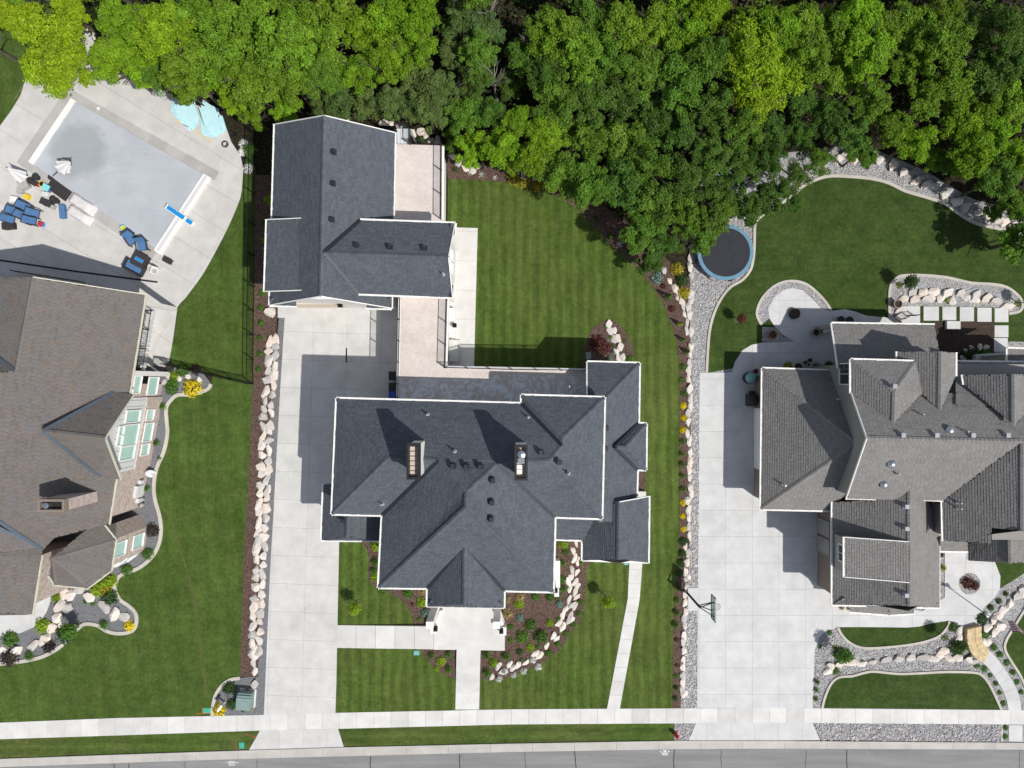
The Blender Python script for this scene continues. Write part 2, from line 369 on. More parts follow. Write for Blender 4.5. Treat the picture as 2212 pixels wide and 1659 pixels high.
M['royal'] = plain('royal_blue_plastic', (.02, .07, .42), .4); M['diveblue'] = plain('blue_board_grip', (.01, .24, .60), .6)
M['charcoal'] = plain('charcoal_wicker', (.035, .033, .034), .7, .3, 20); M['yellow'] = plain('yellow_plastic', (.70, .50, .03), .4)
M['canvas'] = plain('white_canvas', (.70, .70, .70), .8, .08, 5); M['covergrey'] = plain('pale_grey_cover_cloth', (.60, .58, .58), .8, .1, 4, bump=.3)
M['matt'] = plain('black_trampoline_mat', (.020, .022, .030), .7, .2, 3); M['pad'] = plain('blue_trampoline_pad', (.11, .24, .34), .55, .1, 4)
M['tan'] = plain('tan_flagstone', (.52, .41, .24), .85, .25, 3, bump=.4); M['clay'] = plain('terracotta', (.30, .13, .07), .8)
M['beige'] = plain('beige_garage_door', (.62, .53, .42), .6, .04); M['copperp'] = plain('pale_brick_flue', (.55, .46, .38), .8, .1)
M['darkin'] = plain('dark_flue_interior', (.02, .02, .022), .9); M['flagred'] = plain('flag_red', (.35, .02, .04), .7); M['flagblue'] = plain('flag_blue', (.02, .03, .16), .7)  # darkin: near-black colour of the chimney flue floor
M['wood'] = plain('weathered_wood', (.30, .24, .19), .8, .2, 6)
M['clear'] = plain('smoked_backboard', (.22, .30, .32), .1, .05, spec=.8)
M['platform'] = plain('pale_grey_decking', (.60, .62, .64), .6, .05)

# ------------------------------------------------------------------ ground, lawns, beds
def sheet(name, pts, z, mat, label, cat, th=.03, kind='structure'):
    o = MB().prism(G(pts), z - th, z).build(name, mat); return tag(o, label, cat, kind=kind)
g_ = MB(); n_ = 24; EXT = 420
for i in range(n_):
    for j in range(n_):
        x0, x1 = -EXT + 2 * EXT * i / n_, -EXT + 2 * EXT * (i + 1) / n_; y0, y1 = -EXT + 2 * EXT * j / n_, -EXT + 2 * EXT * (j + 1) / n_
        g_.add([(x0, y0, 0), (x1, y0, 0), (x1, y1, 0), (x0, y1, 0)], [(0, 1, 2, 3)])
tag(g_.build('ground', M['litter']), 'dark leaf-covered soil under the wood', 'ground', kind='structure')

main_edge = [(968, 387), (1050, 390), (1106, 397), (1140, 403), (1178, 415), (1213, 430), (1246, 452), (1281, 487), (1313, 522), (1338, 545), (1368, 570), (1398, 605), (1421, 637), (1438, 670), (1453, 710), (1463, 747), (1468, 785), (1468, 830), (1467, 942), (1468, 1079), (1466, 1204), (1460, 1244), (1455, 1344), (1453, 1535)]
sheet('lawn', sm(main_edge, 4) + [(722, 1545), (731, 1160), (960, 1000), (960, 500), (966, 490)], .03, M['lawn'], 'striped mown lawn around the dark-roofed house', 'lawn')
bedL = t(0, 2, [(1825, 0), (1790, 50), (1650, 90), (1540, 95), (1480, 140), (1440, 210), (1445, 330), (1450, 430), (1420, 580), (1360, 720), (1335, 850), (1340, 980), (1385, 1150), (1395, 1280), (1370, 1400), (1310, 1500), (1200, 1590), (1050, 1650)]) + t(0, 3, [(1005, 50), (995, 110), (1040, 200), (1110, 250), (1170, 310), (1185, 380), (1160, 460), (1090, 490), (1000, 492), (920, 470), (860, 430), (780, 412), (720, 420), (650, 480), (580, 560), (480, 640), (340, 705), (130, 745), (-60, 760), (-400, 770)])
arcL = t(0, 3, [(2075, 880), (1990, 895), (1915, 950), (1865, 1030), (1840, 1140), (1838, 1215)])
sheet('lawn', [(547, 828), (459, 807)] + sm(bedL, 3) + [(-100, 1570), (-100, 1563), (0, 1561), (250, 1551), (459, 1547)] + sm(arcL, 4)[::-1] + [(519, 1463), (525, 1245), (536, 1050)], .03, M['lawn_l'], "wide lawn in front of the brown-roofed house", 'lawn')
poolR = [(526, 365), (522, 415), (515, 440), (495, 487), (467, 542), (437, 595), (400, 645), (385, 662), (382, 677), (372, 747), (364, 786)]
sheet('lawn', sm(poolR, 4) + [(547, 829), (552, 378), (552, 345)], .03, M['lawn_l'], 'narrow lawn between the pool deck and the black fence', 'lawn')
sheet('lawn', [(-120, 330), (0, 274), (25, 240), (45, 207), (57, 170), (110, 60), (120, -60), (-120, -60)], .03, M['lawn_l'], 'lawn corner beside the pool deck under the lime green tree', 'lawn')
sheet('lawn', [(-100, 1600), (0, 1596), (300, 1586), (564, 1577.5), (545, 1612), (537, 1622), (250, 1630), (0, 1638), (-100, 1642)], .03, M['lawn_s'], 'grass strip along the kerb left of the driveway apron', 'lawn')
sheet('lawn', [(730, 1573.5), (1106, 1564), (1457, 1562), (1456, 1599), (1106, 1605), (743, 1613)], .03, M['lawn_s'], 'grass strip along the kerb in the middle', 'lawn')
rl_left = t(2, 1, [(2180, 190), (2110, 250), (2095, 310), (2092, 450), (2085, 560), (2060, 670), (1990, 760), (1890, 820), (1820, 900), (1760, 1010), (1715, 1150), (1695, 1300), (1680, 1559)])
rl_top = [(1659, 456), (1691, 437), (1716, 420), (1738, 400), (1784, 382), (1834, 382), (1884, 387), (1921, 397), (1954, 413), (2004, 428), (2041, 441), (2069, 461), (2094, 477), (2121, 487), (2168, 497), (2230, 512)]
# gravel of the right lot below its lawns
sheet('gravel_bed', [(1490, 400), (1560, 360), (1700, 330), (1860, 310), (2000, 370), (2100, 430), (2300, 480), (2300, 1535), (1755, 1529), (1700, 1100), (1511, 806), (1506, 1529), (1470, 1529), (1492, 1100)], .018, M['gravel'], 'grey gravel around the lawns of the grey-roofed house', 'gravel')
sheet('gravel_bed', [(1490, 800), (1512, 800), (1506, 1529), (1471, 1529), (1474, 1400), (1486, 1250), (1491, 1000)], .024, M['gravel'], 'gravel strip between the boulders and the right driveway', 'gravel')
sheet('lawn', sm(rl_top, 4) + [(2260, 740), (1940, 730), (1526, 806)] + sm(rl_left, 4)[::-1], .036, M['lawn_r'], 'dark green lawn behind the grey-roofed house', 'lawn')
sheet('mulch_bed', sm([(773, 1160), (793, 1187), (797, 1210), (795, 1244), (800, 1258), (818, 1272), (845, 1282), (870, 1299), (888, 1324), (896, 1349)], 4) + [(942, 1350), (980, 1300), (980, 1150)], .045, M['mulch'], 'mulch bed left of the front porch', 'flower bed')
sheet('mulch_bed', sm([(909, 1399), (915, 1414), (935, 1439), (963, 1457), (985, 1466)], 4) + [(988, 1399)], .045, M['mulch'], 'small mulch bed left of the front steps', 'flower bed')
m3 = sm([(1037, 1465), (1075, 1470), (1110, 1458), (1143, 1444), (1173, 1429), (1206, 1407), (1228, 1374), (1248, 1349), (1261, 1312), (1265, 1269), (1266, 1230), (1280, 1212)], 4)
sheet('mulch_bed', m3 + [(1262, 1150), (1180, 1150), (1060, 1290), (1088, 1330), (1038, 1400)], .045, M['mulch'], 'large mulch bed with shrubs right of the porch', 'flower bed')
m4o = [(1470, 1528), (1473, 1460), (1480, 1360), (1487, 1250), (1491, 1100), (1492, 900), (1492, 760), (1490, 700), (1492, 650), (1488, 600), (1440, 560), (1380, 500), (1300, 440), (1240, 400), (1160, 375), (1060, 360), (985, 330), (962, 330)]
sheet('mulch_bed', sm(main_edge, 4) + m4o, .045, M['mulch'], 'long mulch bed curving round the back lawn', 'flower bed')
sheet('mulch_bed', sm([(1256, 800), (1258, 780), (1266, 740), (1281, 710), (1313, 691), (1338, 702), (1356, 727), (1368, 757), (1377, 790), (1380, 820)], 5) + [(1320, 850), (1256, 850)], .045, M['mulch'], 'rounded mulch island at the back corner of the house', 'flower bed')
sheet('mulch_bed', [(1370, 1005), (1394, 1010), (1394, 1062), (1365, 1065)], .045, M['mulch'], 'small mulch patch against the east side of the house', 'flower bed')
sheet('mulch_bed', [(552, 378), (600, 378), (598, 690), (590, 830), (578, 1000), (566, 1240), (556, 1462), (519, 1462), (525, 1245), (536, 1050), (547, 829)], .04, M['mulch'], 'mulch strip along the boulders left of the driveway', 'flower bed')
sheet('dark_gravel_bed', [(603, 687), (617, 687), (608, 829), (585, 1244), (572, 1545), (556, 1545), (557, 1465), (566, 1240), (578, 1000), (590, 830)], .046, M['darkgravel'], 'dark gravel strip beside the long driveway', 'gravel')
sheet('dark_gravel_bed', sm(arcL, 4) + [(570, 1544), (562, 1462), (540, 1462)], .044, M['darkgravel'], 'dark gravel corner bed by the sidewalk', 'gravel')
sheet('dark_gravel_bed', sm(bedL, 3) + [(-110, 1100), (200, 800), (420, 780)], .02, M['darkgravel'], 'dark gravel bed along the brown-roofed house', 'gravel')
sheet('lawn', t(3, 3, [(605, 440), (860, 440), (1200, 446), (1300, 436), (1400, 412), (1560, 388)]) + sm(t(3, 3, [(1555, 425), (1480, 510), (1350, 560), (1150, 595), (900, 615), (780, 605), (690, 560), (635, 500), (605, 440)]), 4), .036, M['lawn_r'], 'lens-shaped grass patch below the front walk', 'lawn')
rl_low = t(3, 3, [(465, 1137), (490, 1040), (540, 930), (610, 872), (720, 862), (820, 835), (900, 822), (1000, 830), (1130, 842), (1300, 837), (1550, 825), (1780, 832), (1850, 862), (1910, 940), (1970, 1060), (2010, 1152)])
sheet('lawn', sm(rl_low, 4), .036, M['lawn_r'], 'front grass patch above the right sidewalk', 'lawn')
rl_rr = t(3, 3, [(2260, 230), (2212, 290), (2120, 440), (2050, 560), (2045, 640), (2100, 740), (2170, 850), (2230, 980), (2260, 1100)])
sheet('lawn', sm(rl_rr, 4) + [(2330, 1500), (2330, 1300)], .036, M['lawn_r'], 'grass under the flag at the right edge', 'lawn')
sheet('lawn', [(2140, 1200), (2158, 1235), (2160, 1271), (2200, 1246), (2260, 1205)], .036, M['lawn_r'], 'small grass patch by the round planter', 'lawn')
sheet('soil_bed', t(3, 1, [(1420, 1115), (1955, 1120), (1955, 1400), (2080, 1500), (1400, 1500)]), .05, M['soil'], 'bare dark soil behind the grey-roofed house', 'soil')
wt = t(0, 3, [(1630, -20), (1680, 220), (1715, 480), (1740, 700), (1780, 930), (1812, 1060)])
o = MB().ribbon(G(sm(wt, 6)), .2, .03, .0345).build('worn_turf', M['dry']); tag(o, 'thin worn line running down the left lawn', 'path', kind='structure')
wt = t(0, 2, [(1370, 1050), (1430, 1090), (1500, 1230), (1560, 1440), (1628, 1630)])
o = MB().ribbon(G(sm(wt, 6)), .16, .03, .0345).build('worn_turf', M['dry']); tag(o, 'thin worn line bending away from the left house bed', 'path', kind='structure')
# ------------------------------------------------------------------ edging kerbs round beds
def edging(pts, label, wd=.2, seg=9):
    r = thing('bed_edging', label, 'edging', (*g2(*pts[0][:2]), 0)); q = G(sm(pts, 4)); k = 0
    while k < len(q) - 1:
        part = q[k:k + seg + 1]; a, b = Vector(part[0]), Vector(part[-1])
        MB().ribbon(part, wd, 0, .11).build('edging_block', M['edging'], r); k += seg
    return r
edging(bedL, 'winding concrete edging round the brown-roofed house bed', .28, 4)
edging(arcL, 'short curved edging round the corner gravel bed', .26, 5)
edging(rl_left, 'curved concrete edging beside the trampoline gravel', .2)
edging(rl_top, 'curved concrete edging along the wood side of the right lawn', .24)
bedR = t(3, 1, [(1047, 1078), (1046, 980), (1046, 880), (1060, 800), (1110, 742), (1180, 722), (1350, 722), (1550, 742), (1750, 787), (1920, 797), (2050, 822), (2150, 892), (2195, 962), (2170, 1030), (2075, 1052)])
sheet('gravel_bed', sm(bedR, 5) + [(1920, 690)], .042, M['gravel'], 'gravel bed with boulders behind the grey-roofed house', 'gravel')
edging(bedR, 'rounded edging of the boulder bed behind the right house', .22)
edging(rl_low, 'edging round the front grass patch of the right lot', .18)
edging(t(3, 3, [(1560, 390), (1550, 430), (1480, 512), (1350, 565), (1150, 600), (900, 620), (780, 610), (690, 564), (632, 503), (600, 442)]), 'edging round the lens-shaped grass patch', .18)
edging(rl_rr, 'edging of the grass at the right edge of the picture', .18)
edging(t(3, 1, [(-60, 1150), (-100, 1050), (-60, 930), (30, 830), (130, 780), (230, 772), (330, 800), (430, 880), (500, 960), (545, 1030)]), 'edging round the circular patio behind the right house', .2)
# ------------------------------------------------------------------ concrete slabs
def slabs(name, label, pts, mat, ang=0, sx=2.2, sy=2.2, ox=0, oy=0, z0=.0, z1=.06, gap=.011, cat='driveway', part='concrete_slab', zf=None):
    poly = G(pts); c, s_ = math.cos(ang), math.sin(ang)
    rp = [(x * c + y * s_, -x * s_ + y * c) for x, y in poly]
    root = thing(name, label, cat, (poly[0][0], poly[0][1], 0)); root['kind'] = 'structure'
    xs = [p[0] for p in rp]; ys = [p[1] for p in rp]
    i0 = math.floor((min(xs) - ox) / sx); i1 = math.ceil((max(xs) - ox) / sx); j0 = math.floor((min(ys) - oy) / sy); j1 = math.ceil((max(ys) - oy) / sy)
    for i in range(i0, i1):
        for j in range(j0, j1):
            q = cell(rp, ox + i * sx + gap / 2, ox + (i + 1) * sx - gap / 2, oy + j * sy + gap / 2, oy + (j + 1) * sy - gap / 2)
            if q:
                w_ = [(x * c - y * s_, x * s_ + y * c) for x, y in q]
                MB().prism(w_, z0, zf if zf else z1 + random.uniform(-.002, .002)).build(part, mat, root)
    # dark joint bed below the slabs
    return root
slabs('driveway', 'long pale concrete driveway left of the dark-roofed house', [(600.5, 655), (600.5, 686.5), (615.5, 687), (606.5, 829), (583.5, 1244), (570.5, 1543.5), (725.5, 1539.5), (733, 1167), (770, 1150), (890, 1100), (890, 655)], M['drive'], ang=R(-1.8), sx=2.72, sy=2.24, ox=-16.6 - 2.72 * 4 + .6, oy=-.85)
slabs('driveway', 'wide pale concrete driveway of the grey-roofed house', [(1511, 805), (1580, 805), (1587, 782), (1603, 757), (1623, 745), (1646, 740), (1715, 738), (1694, 725), (1674, 707), (1661, 687), (1659, 665), (1674, 640), (1691, 627), (1711, 622), (1734, 627), (1756, 647), (1774, 667), (1796, 672), (1824, 668), (1846, 673), (1871, 682), (1914, 686), (1941, 684), (1945, 760), (1880, 900), (1880, 1290), (1990, 1320), (2040, 1290), (2040, 1150), (2100, 1200), (2148, 1213), (2160, 1244), (2159, 1272), (2146, 1292), (2124, 1312), (2113, 1332), (2111, 1348), (2081, 1355), (2059, 1342), (2044, 1340), (2014, 1345), (1984, 1353), (1959, 1355), (1874, 1354), (1809, 1354), (1781, 1364), (1769, 1377), (1759, 1404), (1755, 1529), (1505.5, 1528.5), (1507, 1244), (1508.5, 1079), (1510.5, 829)], M['rdrive'], sx=2.13, sy=2.1, ox=14.95, oy=.4)
slabs('driveway_apron', 'flared concrete apron of the left driveway', [(562, 1577.6), (730.5, 1573.8), (743, 1613), (537, 1622)], M['drive'], sx=1.9, sy=3, ox=.4, oy=-29.5)
slabs('driveway_apron', 'flared concrete apron of the right driveway', [(1503.5, 1560.5), (1755, 1560.8), (1771, 1598), (1487, 1600)], M['rdrive'], sx=1.9, sy=3, ox=.4, oy=-29.3)
poolpoly = [(-90, 330), (0, 274), (25, 240), (45, 207), (57, 170), (120, 100), (185, 60), (205, 70), (215, 150), (300, 165), (370, 205), (480, 250), (500, 307), (520, 337)] + sm(poolR, 4) + [(255, 800), (255, 640), (-90, 600)]
PA = R(-31.4)
slabs('pool_deck', 'pale concrete deck around the covered pool', poolpoly, M['pooldeck'], ang=PA, sx=3.3, sy=2.45, ox=.4, oy=.9, cat='patio', gap=.013)
slabs('patio', 'pale concrete patio strip along the deck wall', [(958, 489), (983, 491.5), (1032, 493), (1024, 792), (955, 792)], M['pavers'], ang=R(-1.5), sx=4, sy=2.35, ox=-6.3, oy=.35, cat='patio')
# walkways
def strip_slabs(name, label, A, B, cuts, mat, z=.06, cat='walkway', jit=0):
    root = thing(name, label, cat, (*g2(*A[0]), 0)); root['kind'] = 'structure'
    def at(L, u):
        d_ = [0]
        for i in range(len(L) - 1): d_.append(d_[-1] + math.dist(L[i], L[i + 1]))
        s_ = u * d_[-1]
        for i in range(len(L) - 1):
            if s_ <= d_[i + 1] + 1e-9:
                f = (s_ - d_[i]) / (d_[i + 1] - d_[i] + 1e-9); return (L[i][0] + (L[i + 1][0] - L[i][0]) * f, L[i][1] + (L[i + 1][1] - L[i][1]) * f)
        return L[-1]
    for a, b in zip(cuts[:-1], cuts[1:]):
        e = .007 * S / sum(math.dist(A[i], A[i + 1]) for i in range(len(A) - 1))
        ks = [a + e, (a + b) / 2, b - e]
        poly = [at(A, k) for k in ks] + [at(B, k) for k in ks[::-1]]
        MB().prism(G(poly), 0, z + random.uniform(-.003, .003)).build('concrete_slab', mat, root)
    return root
def lin(n): return [i / n for i in range(n + 1)]
swT = [(-120, 1564), (0, 1560.5), (250, 1550.5), (553, 1544), (733, 1539), (1106, 1531.5), (1659, 1528.5), (2212, 1533.5), (2330, 1536)]
swB = [(-120, 1600), (0, 1596), (250, 1588), (553, 1577.7), (733, 1573.5), (1106, 1564), (1659, 1560.6), (2212, 1564.7), (2330, 1566)]
strip_slabs('sidewalk', 'pale concrete sidewalk along the street', swT, swB, lin(66), M['walk'])
kbT = [(-120, 1643), (0, 1638), (250, 1629), (553, 1619), (743, 1613), (1106, 1605), (1456, 1599), (1659, 1599), (2212, 1603), (2330, 1604)]
kbM = [(x, y + 4) for x, y in kbT]
kbB = [(-120, 1663), (0, 1656.7), (250, 1648), (553, 1638), (830, 1631), (1106, 1624), (1456, 1618), (1659, 1616.7), (2212, 1619), (2330, 1620)]
kr = strip_slabs('kerb', 'concrete kerb and gutter along the street', kbT, kbM, lin(27), M['gutter_c'], .12, 'kerb')
strip_slabs('gutter_pan', 'flat concrete gutter between kerb and asphalt', kbM, kbB, lin(27), M['gutter_c'], .025, 'gutter')
road = MB().prism(G(kbB + [(2330, 1700), (6000, 1800), (6000, 2300), (-6000, 2300), (-6000, 1900), (-120, 1720)]), -.02, .014).build('road', M['asphalt'])
tag(road, 'worn grey asphalt street at the bottom', 'road', kind='structure')
for cx_, top in ((247, 1650), (279, 1650), (400, 1645), (556, 1640), (801, 1634), (993, 1628), (1133, 1626), (1241, 1622), (1457, 1618), (1558, 1619), (1741, 1620), (1829, 1619), (2203, 1620)):
    pts = [(cx_, top)]
    for k in range(1, 9): pts.append((pts[-1][0] + random.uniform(-1.4, 1.4), top + k * 8))
    big = cx_ in (247, 279, 801, 993, 1457, 1829, 1241)
    MB().ribbon(G(pts), .07 if big else .035, .012, .0185).build('crack', M['crack'], road)
def mark(lines, wd=.06, mat='chalk', name='survey_mark'):
    b = MB()
    for l in lines: b.ribbon(G(l), wd, .012, .0190)
    return b.build(name, M[mat], road)
mark([t(2, 3, l) for l in ([(1278, 1515), (1362, 1515)], [(1295, 1508), (1345, 1508), (1345, 1545), (1298, 1545), (1295, 1508)], [(1295, 1508), (1345, 1545)], [(1345, 1508), (1298, 1545)])])
mark([t(0, 3, l) for l in ([(1955, 1611), (2060, 1611)], [(1980, 1600), (2028, 1600), (2028, 1635), (1980, 1635), (1980, 1600)], [(1986, 1606), (1986, 1630), (1998, 1626), (2002, 1615), (1996, 1607), (1986, 1606)], [(2006, 1607), (2013, 1630), (2021, 1607)])], .04)
# front walk, porch and steps
PZ = .36
porch = thing('front_walk', 'concrete walk from the driveway to the front porch', 'walkway', (*g2(987, 1400), 0)); porch['kind'] = 'structure'
x0w = g2(728, 0)[0]; x1w = g2(936, 0)[0]
zr = lambda x, y: .06 + (PZ - .06) * max(0, min(1, (x - x0w) / (x1w - x0w)))
cuts = [728, 770, 812, 854, 896, 938]
for a, b in zip(cuts[:-1], cuts[1:]):
    MB().prism(G([(a + .3, 1350), (b - .3, 1350), (b - .3, 1399), (a + .3, 1399)]), 0, zr).build('concrete_slab', M['walk'], porch)
MB().prism(G([(938.3, 1344), (952, 1310), (952, 1290), (1080, 1290), (1080, 1310), (1090.5, 1342), (1090.5, 1402), (987, 1400), (938.3, 1400)]), 0, PZ).build('porch_slab', M['walk'], porch)
ys = [1400, 1425, 1448, 1471, 1494, 1532]
for k in range(5):
    arc = []
    def ed(y, bow): return [(987 - (y - 1400) / 40 + (51.3) * u, y + bow * 4 * u * (1 - u)) for u in (0, .25, .5, .75, 1)]
    top = ed(ys[k] + .4, 0 if k == 0 else 4); bot = ed(ys[k + 1], 4 if k < 4 else 0)
    MB().prism(G(top + bot[::-1]), 0, .06 + (PZ - .06) * (4 - k) / 5).build('step', M['walk'], porch)
strip_slabs('side_walk', 'narrow slanting walk of square slabs on the east lawn', [(1360, 1200), (1358, 1244), (1356, 1292), (1311, 1531)], [(1388, 1200), (1385.5, 1244), (1381, 1298), (1338.5, 1531)], lin(11), M['walk'])
wa = t(3, 3, [(1905, 640), (1965, 700), (2025, 780), (2075, 850), (2115, 920), (2150, 990), (2172, 1060), (2185, 1160)]); wb = t(3, 3, [(1852, 745), (1900, 790), (1950, 860), (1990, 925), (2025, 985), (2050, 1050), (2065, 1100), (2075, 1160)])
strip_slabs('garden_walk', 'curved concrete walk below the flagstone steps', sm(wa, 4), sm(wb, 4), lin(6), M['rdrive'])
strip_slabs('garden_walk', 'short concrete walk across the gravel kerb strip', [(2178.5, 1565.5), (2178, 1601)], [(2207.5, 1565.5), (2208, 1602)], lin(1), M['rdrive'])
strip_slabs('garden_walk', 'thin concrete band at the end of the gravel kerb strip', [(2162, 1565), (2162, 1602)], [(2165.5, 1565), (2165.5, 1602)], lin(1), M['edging'])
slabs('garden_walk', 'curved concrete entry walk at the left house', [(-100, 1290), (70, 1265), (104, 1272), (110, 1285), (110, 1297), (102, 1320), (88, 1342), (72, 1355), (45, 1367), (0, 1374), (-100, 1380)], M['rdrive'], sx=2.4, sy=2.6, cat='walkway')
# flagstone steps
fs_ = thing('flagstone_steps', 'curving golden flagstone steps between boulders', 'steps', (*P(2095, 1385)[:2], 0))
FA = sm(t(3, 3, [(1690, 445), (1692, 510), (1700, 570), (1720, 625), (1755, 675), (1800, 715), (1850, 745)]), 3); FB = sm(t(3, 3, [(1810, 415), (1812, 470), (1820, 515), (1835, 560), (1855, 595), (1880, 620), (1903, 640)]), 3)
nS = 7
for k in range(nS):
    i0 = int(k * (len(FA) - 1) / nS); i1 = int((k + 1) * (len(FA) - 1) / nS)
    A_ = FA[i0:i1 + 1]; B_ = FB[i0:i1 + 1]
    h = .14 + .10 * (nS - k) / 2
    mid = [((p[0] * .45 + q[0] * .55), (p[1] * .45 + q[1] * .55)) for p, q in zip(A_, B_)]; m2 = [((p[0] * .47 + q[0] * .53), (p[1] * .47 + q[1] * .53)) for p, q in zip(A_, B_)]
    MB().prism(G(A_ + m2[::-1]), 0, h).build('flagstone', M['tan'], fs_); MB().prism(G(mid + B_[::-1]), 0, h + .015).build('flagstone', M['tan'], fs_)
sheet('lawn', t(3, 1, [(1305, 985), (1960, 997), (2075, 1003), (2075, 1160), (1950, 1160), (1950, 1122), (1305, 1115)]), .058, M['lawn_r'], 'grass strips between the square stepping slabs', 'lawn')
# stepping slabs in the right back yard
ss = thing('stepping_slabs', 'row of square stepping slabs turning past bare soil', 'stepping stones', (*P(1960, 680)[:2], 0)); ss['kind'] = 'structure'
for (a, b, c, d_) in ((1150, 988, 1310, 1150), (1340, 990, 1472, 1112), (1503, 992, 1622, 1115), (1653, 995, 1775, 1118), (1804, 1000, 1927, 1122), (1953, 1005, 2072, 1125), (1953, 1153, 2072, 1255), (1948, 1262, 2066, 1380), (1945, 1392, 2060, 1470)):
    MB().prism(G(t(3, 1, [(a, b), (c, b), (c, d_), (a, d_)])), 0, .075).build('stepping_slab', M['rdrive'], ss)
# ------------------------------------------------------------------ houses
def zplane(q, A, B, pitch):
    """height where the sight line through plan point q meets the roof plane rising from eave A-B"""
    A = Vector(A); B = Vector(B); e = (B - A).xy.normalized(); n = Vector((-e.y, e.x)); q = Vector(q)
    best = None
    for sg in (1, -1):
        nn = n * sg; z = (A.z + pitch * (nn.dot(q) - nn.dot(A.xy))) / (1 + pitch * nn.dot(q) / H)
        if z > A.z and (best is None or z < 90): best = z if best is None else min(best, z) if best > A.z else z
    return best if best is not None else A.z
def shingles(b, att, pts, expo, wmin, wmax, thick=.022):
    pts = [Vector(p) for p in pts]; n = Vector((0, 0, 0)); N = len(pts); c0 = sum(pts, Vector((0, 0, 0))) / N
    for i in range(N): n += (pts[i] - c0).cross(pts[(i + 1) % N] - c0)
    n.normalize()
    if n.z < 0: n = -n
    up = Vector((-n.x, -n.y, 0)); 
    if up.length < 1e-4: up = Vector((0, 1, 0))
    up = (up - n * up.dot(n)).normalized(); hz = up.cross(n).normalized()
    poly = [((p - c0).dot(hz), (p - c0).dot(up)) for p in pts]
    dn = [(p - c0).dot(n) for p in pts]; tris = []
    for a_, b_, c_ in tessellate_polygon([[Vector((p[0], p[1], 0)) for p in poly]]):
        (x1, y1), (x2, y2), (x3, y3) = poly[a_], poly[b_], poly[c_]; D_ = (y2 - y3) * (x1 - x3) + (x3 - x2) * (y1 - y3)
        if abs(D_) > 1e-6: tris.append((x3, y3, y2 - y3, x3 - x2, y3 - y1, x1 - x3, D_, dn[a_], dn[b_], dn[c_]))
    flat_ = max(abs(q_) for q_ in dn) < .004
    def base_h(u, v):
        if flat_: return 0.0
        best = None; bm = -9
        for x3, y3, a1, b1, a2, b2, D_, d1, d2, d3 in tris:
            l1 = (a1 * (u - x3) + b1 * (v - y3)) / D_; l2 = (a2 * (u - x3) + b2 * (v - y3)) / D_; l3 = 1 - l1 - l2; m_ = min(l1, l2, l3)
            if m_ > bm: bm = m_; best = l1 * d1 + l2 * d2 + l3 * d3
            if m_ > -1e-6: break
        return best if best is not None else 0.0
    us = [p[0] for p in poly]; vs = [p[1] for p in poly]; v = min(vs) - .02; row = 0
    # non-planar faces: interpolate by small lift so tabs stay above the deck
    lift0 = .012
    while v < max(vs):
        u = min(us) - random.uniform(0, wmax)
        while u < max(us):
            wd = random.uniform(wmin, wmax); q = [(u, v), (u + wd - .012, v), (u + wd - .012, v + expo * 1.04), (u, v + expo * 1.04)]
            ins = [inside(p, poly) for p in q]
            if all(ins): pass
            elif any(ins) or inside((u + wd / 2, v + expo / 2), poly) or True:
                q = cell(poly, u, u + wd - .012, v, v + expo * 1.04)
            if q and len(q) >= 3:
                th = thick * random.uniform(.6, 1.3); W_ = []
                for p in q:
                    f = (p[1] - v) / expo; W_.append(c0 + hz * p[0] + up * p[1] + n * (base_h(p[0], p[1]) + lift0 + th * (1 - f)))
                k = len(W_); i0 = len(b.v); b.v += [tuple(x) for x in W_]; b.f.append(tuple(range(i0, i0 + k))); tint = random.random(); b.mi.append(0); att.append(tint)
                low = [i for i in range(k) if abs(q[i][1] - v) < 1e-6]
                if len(low) == 2:
                    a_, b_ = W_[low[0]], W_[low[1]]; i1 = len(b.v); b.v += [tuple(a_ - n * th), tuple(b_ - n * th)]
                    b.f.append((i0 + low[0], i1, i1 + 1, i0 + low[1])); b.mi.append(0); att.append(tint * .3)
            u += wd
        v += expo; row += 1
    return lift0
